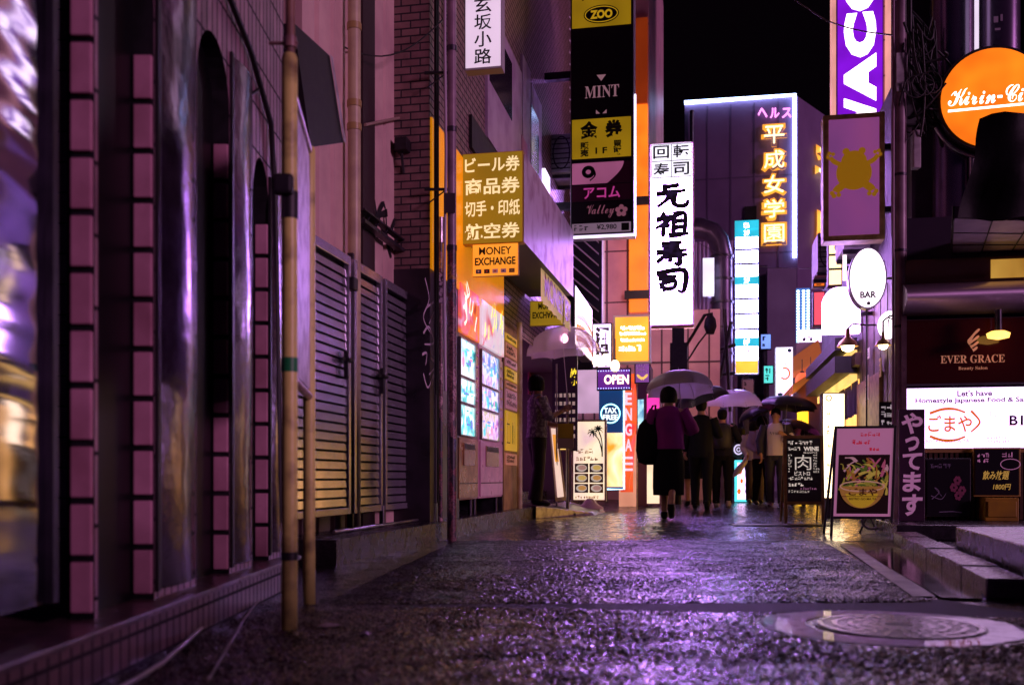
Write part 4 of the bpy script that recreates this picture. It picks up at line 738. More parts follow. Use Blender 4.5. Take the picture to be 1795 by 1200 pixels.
mats_ = [M('photo_bg%d' % i, cc, .4) for i, cc in enumerate([(.16, .09, .12), (.35, .18, .05), (.2, .13, .1)])]; bowl = M('bowl_white', (.75, .68, .62), .4, em=(1, .85, .7), es=.35); food = [M('food%d' % i, cc, .4, em=cc, es=.5) for i, cc in enumerate([(.7, .35, .1), (.8, .55, .15), (.55, .3, .25)])]
for i in range(2):
    for j in range(3):
        a0, a1, b0, b1 = .04 + i * .48, .48 + i * .48, .09 + j * .13, .205 + j * .13; x0, z0_ = P(a0, b0); x1, z1_ = P(a1, b1); c.rect(x0, x1, z0_, z1_, 'f', o, mats_[(i + j) % 3], .003)
        cx_, cz_ = (x0 + x1) / 2, (z0_ + z1_) / 2; c.disc(cx_, cz_, (x1 - x0) * .4, (z1_ - z0_) * .4, 'f', o, bowl, .005, 20); c.disc(cx_ + .01, cz_ + .004, (x1 - x0) * .3, (z1_ - z0_) * .27, 'f', o, food[(i * 2 + j) % 3], .007, 16)
c.build('food_photos', None, r)

# ================================================================ CENTRE: PINK AND ORANGE BUILDING, SUSHI SIGN
uF = 23.0; ob = thing('pink_orange_building', 'pink panelled building with an orange strip behind the tenant signs', 'building', (VU(uF, 1080), 25, 0))
va, vb, vc = VU(uF, 930), VU(uF, 1137), VU(uF, 1262); zpod = Z(545, vb, uF)
pinkp = M('pink_wall_panel', (.72, .40, .46), .4, noise=(1.1, (.50, .26, .34)))
MB().box(va, vb, uF, uF + 8, 0, 15).build('tower_wall', pinkp, ob); MB().box(vb, vc, uF + .02, uF + 8, 0, zpod).build('podium_wall', pinkp, ob)
c = MB()
for px in (1022, 1042, 1064, 1100, 1160, 1206, 1243):
    v_ = VU(uF, px); c.box(v_ - .02, v_ + .02, uF - .012, uF + .03, 0, 14 if px < 1137 else zpod)
for py in (-100, 60, 250, 350, 447, 535, 640, 740): c.box(va, vb if py < 560 else vc, uF - .010, uF + .03, Z(py, va, uF) - .015, Z(py, va, uF) + .015)
c.build('panel_joints', M('joint_dark', (.10, .05, .07), .6), ob)
oa, ob_ = VU(uF, 1104), VU(uF, 1136)
MB().box(oa, ob_, uF - .2, uF, Z(548, oa, uF), Z(190, oa, uF)).build('orange_strip', EM('orange_strip', (1, .20, .012), .95), ob)
MB().box(oa, ob_, uF - .2, uF, Z(188, oa, uF), Z(40, oa, uF)).build('orange_strip_falloff', EM('orange_strip_falloff', (.6, .07, .01), .22), ob)  # dimmer copy paints the light fading towards the top
for py in (358, 520): MB().box(oa - .1, ob_ + .05, uF - .28, uF - .19, Z(py + 7, oa, uF), Z(py - 7, oa, uF)).build('strip_band', black, ob)
ma, mb_ = VU(uF, 1000), VU(uF, 1060); MB().box(ma, mb_, uF - .3, uF - .05, 2, Z(415, ma, uF)).build('mauve_lit_bay', EM('mauve_lit', (.85, .55, .85), .5), ob)
r, *q, o = sign('sushi_sign', 'tall white lit sushi sign with brushed black kanji on a black post', 'sign', 1138, 1216, 250, 571, 19.0, EM('sushi_white', (.56, .24, 1), 56, None, .1), .35, M('pink_edge', (.75, .45, .6), .35), .035)
MB().box(q[0], q[1], 19.35, 19.36, q[2], q[3]).build('rear_fill_panel', EM('rear_fill_white', (1, .48, .58), 8, None, .1), r)  # unseen glowing back, added to light the pink wall behind
w_ = q[1] - q[0]; h_ = q[3] - q[2]; P = lambda a, b: (q[0] + w_ * a, q[2] + h_ * b)
c = MB()
MB().box(P(.05, 0)[0], P(.95, 0)[0], o - .004, o + .001, P(0, .805)[1], P(0, .995)[1]).build('grid_panel', EM('grid_white', (.85, .80, .95), 1.25, None, .1), r); o -= .004
for i, ch in enumerate('回転寿司'):
    a, b = (.06 + (i % 2) * .45, .91 - (i // 2) * .095); (x0, z0), (x1, z1) = P(a + .03, b + .005), P(a + .39, b + .075); c.text(ch, x0, x1, z0, z1, 'f', o, None, .004, .018)
for a in (.05, .5, .95): x = P(a, 0)[0]; c.rect(x - .006, x + .006, P(0, .81)[1], P(0, .99)[1], 'f', o, None, .004)
for b in (.81, .90, .99): z = P(0, b)[1]; c.rect(P(.05, 0)[0], P(.95, 0)[0], z - .006, z + .006, 'f', o, None, .004)
BR = {'元': [[(.22, .86), (.72, .93)], [(.05, .60), (.9, .70)], [(.42, .66), (.38, .4), (.08, .08)], [(.58, .68), (.55, .25), (.66, .10), (.9, .1), (.97, .32)]],
      '祖': [[(.2, .97), (.32, .86)], [(.05, .70), (.42, .78), (.28, .55), (.02, .36)], [(.26, .58), (.25, .0)], [(.32, .52), (.44, .40)], [(.56, .9), (.54, .1)], [(.54, .86), (.88, .90), (.86, .1)], [(.56, .62), (.84, .64)], [(.56, .36), (.84, .39)], [(.40, .05), (1.0, .11)]],
      '寿': [[(.2, .84), (.8, .91)], [(.24, .69), (.74, .74)], [(.05, .53), (.95, .60)], [(.52, 1.0), (.46, .6), (.06, .12)], [(.3, .36), (.97, .42)], [(.72, .52), (.72, .04), (.56, .10)], [(.40, .26), (.52, .15)]],
      '司': [[(.05, .82), (.86, .92), (.84, .1), (.66, .14)], [(.1, .64), (.64, .70)], [(.2, .48), (.22, .18)], [(.2, .47), (.6, .52), (.56, .2)], [(.22, .2), (.58, .22)]]}
for i, ch in enumerate('元祖寿司'):
    b1 = .775 - i * .155; x0, z0 = P(.12, b1 - .135); x1, z1 = P(.90, b1)
    for st in BR[ch]: c.stroke([(x0 + (x1 - x0) * a, z0 + (z1 - z0) * b) for a, b in st], .13, 'f', o, None, .004)
c.build('lettering', ink, r)
c = MB(); x, z = P(.40, .085); c.ring(x, z, .08, .085, .02, 'f', o, None, .004, a0=.5, a1=6.0); x, z = P(.62, .085); c.ring(x, z, .085, .085, .02, 'f', o, None, .004, a0=-2, a1=2.6); c.build('gold_mark', EM('pale_gold', (1, .62, .2), 1.2, None, 0), r)
c = MB(); va, vb = VU(19, 1178), VU(19, 1199); c.box(va, vb, 19.08, 19.28, 2.2, q[2] - .03); c.box(va - .04, vb + .06, 19.04, 19.3, Z(655, va, 19), Z(600, va, 19)); c.tube([((va + vb) / 2, 19.18, 0), ((va + vb) / 2, 19.18, 2.4)], .06, 12); c.build('post', black, r)
c = MB(); lv = VU(19, 1245); zl = Z(556, lv, 19); c.tube([(vb, 19.1, Z(610, vb, 19)), (VU(19, 1215), 19.1, Z(585, vb, 19)), (VU(19, 1235), 19.1, zl + .06), (lv + .05, 19.1, zl + .08)], .03, 8); c.loft([(lv, 19.1, zl + .08, .03, .03), (lv, 19.1, zl - .02, .10, .10), (lv, 19.1, zl - .16, .12, .12), (lv, 19.1, zl - .3, .07, .07)], 14); c.tube([(vb, 19.1, Z(640, vb, 19)), (VU(19, 1225), 19.1, Z(600, vb, 19)), (lv, 19.1, Z(575, vb, 19))], .018, 6); c.build('bracket_lamp', black, r)
# ================================================================ FAR CENTRE
uC = 41.5; cb = thing('neon_building', 'dark purple windowless building outlined in blue neon at the street end', 'building', (VU(uC, 1300), uC, 0))
p0 = (VU(uC, 1200), uC); p1 = (VU(uC, 1398), uC); sd = Vector((math.sin(R(39.8) - AL), math.cos(R(39.8) - AL))); p2 = (p1[0] + sd.x * 9, p1[1] + sd.y * 9); p3 = (p0[0], uC + 9)
c = MB(); c.prism([p0, p1, p2, p3], 0, 15.84); c.build('wall', M('purple_render', (.20, .12, .26), .6, noise=(.5, (.15, .085, .2)), bump=(2, .1)), cb)
c = MB()
for px in (1240, 1281, 1322, 1364): v_ = VU(uC, px); c.box(v_ - .03, v_ + .03, uC - .012, uC + .02, 4, 15.7)
for z_ in (6.5, 9.6, 12.7): c.box(p0[0] + .1, p1[0] - .1, uC - .010, uC + .02, z_ - .03, z_ + .03)
c.build('panel_joints', M('dusk_joint', (.11, .065, .15), .6), cb); c = MB(); c.tube([(VU(uC, 1213), uC - .15, 3), (VU(uC, 1213), uC - .15, 15.5)], .09, 8); c.build('rain_pipe', dark, cb)
neon_b = EM('blue_white_neon', (.42, .56, 1), 8, None, 0)
zb = Z(452, p1[0], uC); vn = p1[0] - .12
c = MB(); c.tube([(p0[0], uC - .1, 15.86), (vn, uC - .1, 15.86), (vn, uC - .1, zb)], .085, 8); c.build('neon_outline', neon_b, cb)
gold_core = EM('gold_neon_core', (1, .80, .42), 1.9, None, 0); gold_rim = EM('gold_neon_rim', (1, .40, .04), .85, None, 0)
for bold, m, nm, d in ((.055, gold_rim, 'neon_letter_rim', .10), (.0, gold_core, 'neon_letter_core', .22)):
    c = MB()
    for i, ch in enumerate('平成女学園'):
        y0 = 219 + i * 43; v0, v1, z0, z1 = fr(1334, 1379, y0, y0 + 40, uC); e = 0 if bold > .05 else .11; c.text(ch, v0 + e, v1 - e, z0 + e, z1 - e, 'f', uC, None, d, bold, 1, .03)
    c.build(nm, m, cb)
c = MB()
for i, ch in enumerate('ヘルス'): v0, v1, z0, z1 = fr(1328 + i * 21, 1345 + i * 21, 191, 209, uC); c.text(ch, v0, v1, z0, z1, 'f', uC, None, .12, .03)
c.build('pink_neon_letters', EM('pink_neon', (1, .28, .9), 1.8, None, 0), cb)
# letters on the slanting side: written on that plane
def sidepoint(a, z, d): return (p1[0] + sd.x * a - (-sd.y) * -d if False else p1[0] + sd.x * a + sd.y * d, p1[1] + sd.y * a - sd.x * d, z)
for bold, m, nm, d in ((.055, gold_rim, 'side_letter_rim', .10), (.0, gold_core, 'side_letter_core', .22)):
    c = MB()
    for i, ch in enumerate('平成'):
        vs, fs = glyphs(ch, bold, 1.0, .0); x0 = min(v.x for v in vs); x1 = max(v.x for v in vs); yy0 = min(v.y for v in vs); yy1 = max(v.y for v in vs); zt_ = 14.3 - i * 2.35; e = 0 if bold > .05 else .12
        c.add([sidepoint(1.5 + e + (2.0 - 2 * e) * (v.x - x0) / (x1 - x0), zt_ - 2 + e + (2.0 - 2 * e) * (v.y - yy0) / (yy1 - yy0), d) for v in vs], fs)
    c.build(nm, m, cb)
lavw = M('lavender_wall', (.42, .34, .52), .55, noise=(.8, (.34, .26, .42)))
v0, v1, z0, z1 = fr(1345, 1396, 470, 700, 39.6); MB().box(v0, v1, 39.6, 41.4, 0, z1).build('lower_block', lavw, cb)
v0, v1, z0, z1 = fr(1305, 1326, 362, 386, uC); MB().box(v0, v1, uC - .05, uC, z0, z1).build('vent_opening', black, cb)
v0, v1, z0, z1 = fr(1308, 1345, 465, 560, 40.6); MB().box(v0, v1, 40.6, 41.4, z0 - 3, z1).build('dark_stair_core', M('stair_dark', (.08, .05, .11), .6), cb)
# LED post strips
v0, v1, z0, z1 = fr(1396, 1420, 505, 640, 34); ls = thing('led_strip_sign', 'column of cyan white bulb strips on the building left of the toad sign', 'sign', ((v0 + v1) / 2, 34, z0)); MB().box(v0, v1, 34, 34.2, z0, z1).build('casing', M('led_blue', (.04, .06, .2), .4, em=(.1, .25, .8), es=.6), ls)
c = MB()
for k, a in enumerate((.12, .52, .85)):
    v_ = v0 + (v1 - v0) * a
    for i in range(26 - 6 * k): z = z1 - .1 - i * (z1 - z0) / 27; c.disc(v_, z, .05, .04, 'f', 34, None, .02, 8)
c.build('bulbs', EM('bulb_cyan', (.6, .95, 1), 4, None, 0), ls)
MB().box((v0 + v1) / 2 - .15, (v0 + v1) / 2 + .15, 34.2, 34.5, 0, z1).build('support_post', dark, ls)
v0, v1, z0, z1 = fr(1400, 1440, 582, 618, 30); r = thing('bulb_edge_sign', 'white lit sign edged with dotted bulbs above the orange awning', 'sign', ((v0 + v1) / 2, 30, z0)); MB().box(v0, v1, 30, 30.3, z0, z1).build('casing', white_lit, r); c = MB()
for i in range(14): c.disc(v0 + (v1 - v0) * (i + .5) / 14, z1 + .03, .035, .035, 'f', 30, None, .02, 8); c.disc(v0 - .02, z0 + (z1 - z0) * (i + .5) / 14, .03, .03, 'f', 30, None, .02, 8)
c.build('bulbs', MATS['bulb_cyan'], r); c = MB(); c.scribble(v0 + .1, v1 - .1, z0 + .1, z1 - .08, 'f', 30, None, .01, 2, .03, 3); c.build('lettering', ink, r); MB().box(v0 - .05, v0 + .05, 30.3, 30.4, 0, z0 + .1).build('support_post', dark, r)
# lavender corrugated building and big duct
uL = 30; lb_ = thing('lavender_building', 'lavender corrugated building behind the curved duct', 'building', (VU(uL, 1260), uL, 0)); va, vb = VU(uL, 1216), VU(uL, 1293); c = MB(); prof = []
n = 22
for i in range(n + 1): prof.append((va + (vb - va) * i / n, uL - (.06 if i % 2 else 0)))
zt_ = Z(425, va, uL); c.prism(prof + [(vb, uL + 5), (va, uL + 5)], 0, zt_); c.build('corrugated_wall', lavw, lb_)
c = MB(); v0, v1, z0, z1 = fr(1242, 1262, 455, 520, uL - .2); c.box(v0, v1, uL - .25, uL - .05, z0, z1); c.build('lit_window', EM('violet_window', (.55, .45, 1), .9), lb_)
v0, v1, z0, z1 = fr(1232, 1252, 452, 512, 25.6); c = MB(); c.box(v0, v1, 25.6, 26.2, z0, z1); single('lit_box_sign', S2W(c), EM('pale_violet_box', (.8, .75, 1), 1.1), 'small pale lit box sign tucked between the sushi sign and the duct', 'sign')
ud_ = 26.5; Pd = lambda px, py: (VU(ud_, px), ud_, Z(py, VU(ud_, px), ud_)); c = MB(); c.tube([Pd(1190, 400), Pd(1228, 400), Pd(1248, 407), Pd(1260, 422), Pd(1265, 445), Pd(1265, 520), Pd(1266, 600), (VU(ud_, 1266), ud_, 0)], .27, 16)
dt = thing('exhaust_duct', 'big curved dark exhaust duct bending down beside the sushi sign', 'duct', (VU(ud_, 1266), ud_, 0)); c.build('duct_pipe', M('duct_metal', (.10, .075, .13), .35, .6, noise=(3, (.06, .04, .08))), dt)
c = MB()
for py in (450, 490, 530, 575, 620): p = Pd(1265.5, py); c.tube([(p[0], p[1], p[2] - .03), (p[0], p[1], p[2] + .03)], .295, 16)
c.build('duct_flange', dark, dt)
c = MB()
for i, (a, b) in enumerate((((1218, 570), (1244, 690)), ((1244, 560), (1222, 700)), ((1270, 540), (1280, 720)), ((1282, 560), (1262, 660)), ((1225, 620), (1290, 600)), ((1225, 655), (1290, 650)))): c.tube([(VU(25, a[0]), 25 + i * .1, Z(a[1], VU(25, a[0]), 25)), (VU(25, b[0]), 25 + i * .1, Z(b[1], VU(25, b[0]), 25))], .045, 6)
c.tube([(VU(25, 1252), 25.2, 0), (VU(25, 1252), 25.2, Z(560, 3, 25))], .09, 8); single('pipe_scaffold', S2W(c), dark, 'tangle of dark pipes and struts below the curved duct', 'scaffold')
# floor directory sign
r, *q, o = sign('floor_directory_sign', 'tall white and cyan sign listing floors of the building', 'sign', 1288, 1330, 388, 656, 27.0, EM('directory_white', (.42, .36, 1), 18, None, .1), .35, M('directory_case', (.2, .3, .4), .4), .02)
v0, v1 = q[0] + .02, q[1] - .02; ins_ = lambda y0, y1: (Z(y1, q[0], 27), Z(y0, q[0], 27)); cyanp = EM('cyan_panel', (.02, .45, .6), 1.0)
for y0, y1, s in ((389, 403, 'ビル'), (404, 415, '3F'), (487, 498, '2F'), (594, 606, '1F')):
    a, b = ins_(y0 - 1.5, y1 + 1.5); p_ = MB().box(v0 - .02, v1 + .02, o - .01, o, a, b).build('floor_panel', cyanp, r); c = MB(); hh = b - a; c.text(s, v0 + (v1 - v0) * .38, v0 + (v1 - v0) * .62, a + hh * .2, b - hh * .2, 'f', o - .01, None, .004, .02); c.build('lettering', MATS['directory_white'], p_)
a, b = ins_(632, 655); MB().box(v0, v1, o - .01, o, a, b).build('yellow_panel', EM('amber_panel', (1, .5, .05), 1.2), r)
a, b = ins_(609, 627); c = MB(); c.text('たばこ', v0 + .04, v1 - .04, a + .04, b - .03, 'f', o, None, .005, .03); c.build('red_lettering', M('red_ink', (.5, .01, .01), .5), r)
for py in (438, 463, 524, 550, 577): a, b = ins_(py - 1.5, py + 2.2); MB().box(v0, v1, o - .006, o, a, b).build('divider', M('divider_grey', (.12, .14, .18), .5), r)
MB().box(v0 + .2, v0 + .32, 27.1, 27.3, 0, q[2]).build('post', dark, r)
r, *q, o = sign('curl_sign', 'rounded white light sign with an orange ring mark, right of the clear umbrellas', 'sign', 1360, 1390, 608, 697, 26, white_lit, .3, M('white_sign_case', (.7, .7, .75), .3, em=(.8, .9, 1), es=.5), .02)
c = MB(); w_ = q[1] - q[0]; h_ = q[3] - q[2]; c.ring(q[0] + w_ * .52, q[2] + h_ * .48, .14, .16, .045, 'f', o, None, .004, a0=-2.4, a1=2.0); c.build('ring_mark', EM('orange_mark', (1, .2, .01), .9, None, 0), r)
c = MB(); c.disc(q[0] + w_ * .8, q[2] + h_ * .93, .05, .05, 'f', o, None, .004); c.disc(q[0] + w_ * .25, q[2] + h_ * .07, .07, .04, 'f', o, None, .004); c.text('くる', q[0] + w_ * .25, q[0] + w_ * .7, q[2] + h_ * .62, q[2] + h_ * .70, 'f', o, None, .004); c.build('lettering', M('teal_ink', (.02, .2, .2), .5), r); MB().box(q[0] + w_ * .4, q[0] + w_ * .6, 26.05, 26.2, 0, q[2]).build('post', dark, r)
# far end shop fronts
fs_ = thing('far_shop', 'bright far shop with an orange awning at the right end of the street', 'shop', (VU(28, 1425), 29, 0)); va, vb = VU(28, 1396), VU(28, 1462)
MB().box(va, vb, 28, 32, 0, Z(600, va, 28)).build('shop_wall', lavw, fs_); v0, v1, z0, z1 = fr(1404, 1440, 655, 720, 27.95); MB().box(v0, v1, 27.93, 28.0, z0 - .6, z1).build('lit_window', EM('shop_white', (.8, .42, .9), 9), fs_)
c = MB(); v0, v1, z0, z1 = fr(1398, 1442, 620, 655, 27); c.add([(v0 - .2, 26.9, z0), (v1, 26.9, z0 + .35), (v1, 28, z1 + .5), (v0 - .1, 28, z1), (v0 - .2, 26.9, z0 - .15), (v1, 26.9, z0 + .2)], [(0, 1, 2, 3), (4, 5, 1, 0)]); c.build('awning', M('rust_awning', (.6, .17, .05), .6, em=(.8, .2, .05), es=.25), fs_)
MB().box(va, VU(28, 1440), 26.5, 27.2, 0, .95).build('counter', M('lavender_counter', (.6, .5, .7), .4), fs_)
gl = thing('far_left_shopfront', 'magenta lit shop front strip left of the woman with the grey umbrella', 'shop front', (VU(18, 1118), 18, 0)); va, vb = VU(18, 1112), VU(18, 1137)
MB().box(va, vb, 18, 19.5, 0, 2.6).build('shop_wall', M('plum_wall', (.12, .05, .12), .5), gl); v0, v1, z0, z1 = fr(1118, 1128, 700, 780, 17.98); MB().box(v0, v1, 17.97, 18, z0, z1).build('lit_poster', GRAPHIC('cyan_poster', [(.1, .3, .5), (.5, .9, 1), (.9, .95, 1)], 4, 1.0), gl); v0, v1, z0, z1 = fr(1085, 1117, 760, 885, 17.5); MB().box(v0, v1, 17.5, 17.6, 0, z1).build('orange_panel', EM('peach_panel', (1, .40, .25), .6), gl)
r, *q, o = sign('drinks_poster_stand', 'magenta topped cream poster stand just left of the woman with the grey umbrella', 'poster stand', 1132, 1158, 688, 884, 17.0, EM('cream_poster', (1, .75, .5), 1.0), .3, M('plum_case', (.2, .05, .15), .4), .02)
w_ = q[1] - q[0]; h_ = q[3] - q[2]; MB().box(q[0] + .02, q[1] - .02, o - .006, o, q[2] + h_ * .62, q[3] - .03).build('magenta_panel', EM('magenta_panel', (.9, .05, .45), .9), r); MB().box(q[0] + .06, q[1] - .04, o - .008, o, q[2] + h_ * .36, q[2] + h_ * .50).build('blue_panel', EM('blue_stripe', (.05, .3, .7), .8), r)
r, *q, o = sign('stand_light_sign', 'white stand sign with cyan edge on the road among the walkers', 'sign', 1288, 1318, 806, 879, 20.5, white_lit, .25, M('cyan_case', (.1, .5, .6), .3, em=(.1, .8, .95), es=1.0), .05, base_z=0)
c = MB(); w_ = q[1] - q[0]; h_ = q[3] - q[2]
for a, b, s_, m in ((.3, .75, .08, 'orange_mark'), (.25, .25, .06, 'orange_mark'), (.65, .8, .05, 'teal_ink'), (.7, .25, .06, 'teal_ink'), (.4, .5, .05, 'orange_mark')): c.disc(q[0] + w_ * a, q[2] + h_ * b, s_ * .6, s_, 'f', o, MATS[m], .004, 12)
c.build('printed_pictures', None, r); MB().box(q[0] + .05, q[1] - .05, 20.55, 20.7, 0, q[2]).build('foot', dark, r)
r, *q, o = sign('symbol_sign', 'small black sign with a pale round emblem above the white stand sign', 'sign', 1283, 1306, 774, 801, 21.2, M('symbol_black', (.02, .015, .03), .4), .05); c = MB(); c.ring((q[0] + q[1]) / 2, (q[2] + q[3]) / 2, .10, .11, .03, 'f', o, None, .004); c.ring((q[0] + q[1]) / 2, (q[2] + q[3]) / 2, .045, .05, .02, 'f', o, None, .004); c.build('emblem', EM('pale_emblem', (.7, .6, .9), .9, None, 0), r); MB().box((q[0] + q[1]) / 2 - .03, (q[0] + q[1]) / 2 + .03, 21.2, 21.25, 0, q[2]).build('post', dark, r)
# far backdrop blocks closing the street on the left and right
bl_ = thing('dark_office_block', 'unlit dark office block rising behind the tenant sign column', 'building', (-9, 40, 0)); MB().box(-14, -3.2, 31.2, 60, 0, 9).build('wall', M('night_wall', (.03, .02, .04), .6), bl_)

ft = thing('far_tower', 'nearly black far tower with a few tiny lit windows above the neon building', 'tower', (V(8, 80).x, 80, 0), 'W'); MB().box(5, 34, 80, 90, 0, 66).build('wall', M('tower_night', (.004, .003, .005), .9, spec=.05), ft)
# ================================================================ RIGHT: FACADE PLANE v = 1.9
FV = 1.9
wb = thing('timber_bar_building', 'low timber fronted bar building with lamps behind the toad sign', 'building', (FV, 12, 0))
c = MB(); c.box(FV, 6, 9.95, 17.4, 0, 4.6); c.build('wall', M('night_plum_wall', (.06, .035, .07), .5, noise=(2, (.035, .02, .045))), wb)
c = MB(); n = 14; ua, ub = 9.95, U(FV, 1512)
for i in range(n): a = ua + (ub - ua) * i / n; c.box(FV - .03 - .006 * (i % 2), FV, a + .006, a + (ub - ua) / n, .12, 2.55)
c.build('timber_boards', darkwood, wb)
ua, ub = U(FV, 1553), U(FV, 1512); MB().box(FV - .07, FV - .03, ua, ub, .3, Z(650, FV, ua)).build('pale_board', wood, wb, .004)
ua, ub = U(FV, 1508), U(FV, 1446)
MB().box(FV - .02, FV, ua, ub, .2, 1.75).build('lit_doorway', EM('amber_doorway', (1, .50, .12), 1.5), wb)
for y0, y1, m in ((622, 641, 'black_paint'), (641, 648, 'amber'), (650, 676, 'black_paint'), (678, 690, 'amber')):
    um = (ua + ub) / 2; MB().box(FV - (.30 if m == 'black_paint' else .12), FV - .03, ua + .05, ub, Z(y1, FV, um), Z(y0, FV, um)).build('fascia_board', black if m == 'black_paint' else EM('amber', (1, .6, .15), 1.1), wb)
c = MB()
for i in range(3): u_ = U(FV - .06, 1500 - i * 18); c.box(FV - .10, FV - .02, u_ - .25, u_ + .2, 1.9, 2.05)
c.build('ledge', darkwood, wb)
# three cream lantern panels
r, *q, o = sign('lantern_sign', 'stack of three cream lit square panels behind the oval bar sign', 'sign', 1452, 1476, 422, 500, 13.2, EM('cream_lantern', (1, .70, .34), 1.9), .2, darkwood, .01)
c = MB(); h_ = q[3] - q[2]; w_ = q[1] - q[0]
for b in (.36, .68): c.box(q[0], q[1], o - .02, o, q[2] + h_ * b - .012, q[2] + h_ * b + .012)
c.ring(q[0] + w_ * .7, q[2] + h_ * .84, .045, .05, .02, 'f', o, None, .004); c.build('divider', ink, r); MB().box(q[1], FV, 13.3, 13.36, q[2] + .2, q[2] + .26).build('wall_bracket', dark, r)
r, *q, o = sign('hanging_strip_banner', 'white narrow banner strip hanging beside the cream lantern panels', 'banner', 1477, 1484, 420, 492, 12.6, EM('banner_white', (1, .85, .8), 1.2), .02, dark, .0)
# orange and pink panels further along
r, *q, o = sign('orange_emblem_sign', 'orange square sign with a round face emblem left of the cream lanterns', 'sign', 1425, 1447, 440, 503, 16.6, EM('orange_sign', (1, .2, .015), .85), .2)
c = MB(); c.ring((q[0] + q[1]) / 2 + .03, (q[2] + q[3]) / 2 + .03, .085, .15, .016, 'f', o, None, .004); c.rect(q[0] + .05, q[0] + .13, q[2] + .03, q[2] + .05, 'f', o, None, .004); c.build('emblem', ink, r)
r, *q, o = sign('red_pink_sign', 'red pink glowing square sign below the orange emblem sign', 'sign', 1425, 1447, 510, 571, 16.6, EM('red_pink', (1, .10, .16), .9), .2)
r, *q, o = sign('small_red_neon', 'small dark red sign just under the toad sign', 'sign', 1428, 1452, 418, 436, 16.0, EM('deep_red', (.5, .01, .06), .6), .15)
# toad sign
r, *q, o = sign('toad_sign', 'framed mauve sign with a gold toad silhouette below the purple letters', 'sign', 1443, 1551, 199, 421, 10.8, GRAPHIC('mauve_sign_face', [(.16, .05, .20), (.26, .06, .24), (.34, .07, .22)], .7, .62), .22, M('brass_frame', (.9, .72, .28), .4, noise=(8, (.5, .36, .12))), .055)
c = MB(); w_ = q[1] - q[0]; h_ = q[3] - q[2]; P = lambda a, b: (q[0] + w_ * a, q[2] + h_ * b); gm_ = M('toad_gold', (.50, .22, .015), .5, em=(.6, .25, .01), es=.28)
x, z = P(.5, .53); c.disc(x, z, w_ * .29, h_ * .135, 'f', o, None, .004); x, z = P(.5, .62); c.disc(x, z, w_ * .21, h_ * .085, 'f', o, None, .0045)
for s in (-1, 1):
    c.stroke([P(.5 + s * .22, .60), P(.5 + s * .32, .625), P(.5 + s * .39, .66)], .05, 'f', o, None, .005, .1); c.stroke([P(.5 + s * .17, .44), P(.5 + s * .27, .405), P(.5 + s * .30, .385)], .08, 'f', o, None, .005, .1)
    for k, (da, db) in enumerate(((-.04, .03), (.02, .038), (.045, .01))):
        x, z = P(.5 + s * (.38 + da), .655 + db); c.disc(x, z, .020, .020, 'f', o, None, .0055 + k * .0004, 10); x, z = P(.5 + s * (.30 + da * 1.3), .385 - abs(db) * .8); c.disc(x, z, .024, .024, 'f', o, None, .0055 + k * .0004, 10)
    x, z = P(.5 + s * .13, .70); c.disc(x, z, .036, .036, 'f', o, None, .0068, 12)
c.build('toad_emblem', gm_, r); [MB().box(q[1], FV + .1, 10.9, 10.96, z_, z_ + .06).build('wall_bracket', dark, r) for z_ in (q[2] + .3, q[3] - .36)]
# oval BAR sign
v0, v1, z0, z1 = fr(1487, 1555, 433, 541, 10.1); ov = thing('oval_bar_sign', 'white lit oval sign reading BAR hanging from the pole', 'sign', ((v0 + v1) / 2, 10.1, z0)); n = 40; ca, cz = (v0 + v1) / 2, (z0 + z1) / 2; ra, rz_ = (v1 - v0) / 2, (z1 - z0) / 2
def oval(mb, ca, cz, ra, rz_, y0, y1, n=40):
    mb.add([(ca + ra * math.cos(6.28318 * i / n), y, cz + rz_ * math.sin(6.28318 * i / n)) for y in (y0, y1) for i in range(n)], [tuple(range(n)), tuple(range(2 * n - 1, n - 1, -1))] + [(i, n + i, n + (i + 1) % n, (i + 1) % n) for i in range(n)])
    return mb
oval(MB(), ca, cz, ra, rz_, 10.1, 10.22).build('rim', M('violet_rim', (.25, .18, .32), .3, .5), ov); oval(MB(), ca, cz, ra - .014, rz_ - .014, 10.09, 10.1).build('face_panel', EM('oval_white', (1, .78, .95), 1.9, None, .05), ov)
c = MB(); c.text('BAR', ca - ra * .40, ca + ra * .44, cz - rz_ * .66, cz - rz_ * .44, 'f', 10.09, None, .003, .04); c.disc(ca + ra * .04, cz - rz_ * .83, .018, .018, 'f', 10.09, None, .003, 14); c.build('lettering', M('grey_ink', (.08, .06, .09), .5), ov)
c = MB()
for k in range(4): c.ring(ca + .01, cz + rz_ * .12, ra * (.62 - k * .13), rz_ * (.44 - k * .09), .008, 'f', 10.09, None, .003, a0=.3 + k, a1=4.2 + k)
c.build('faint_swirl', M('pale_grey_print', (.55, .5, .55), .5, em=(.8, .75, .8), es=.75), ov); MB().tube([(ca, 10.16, z0), (ca, 10.16, 1.0)], .008).tube([(v1 - .02, 10.16, cz), (FV, 10.16, cz)], .012).build('bracket', dark, ov)
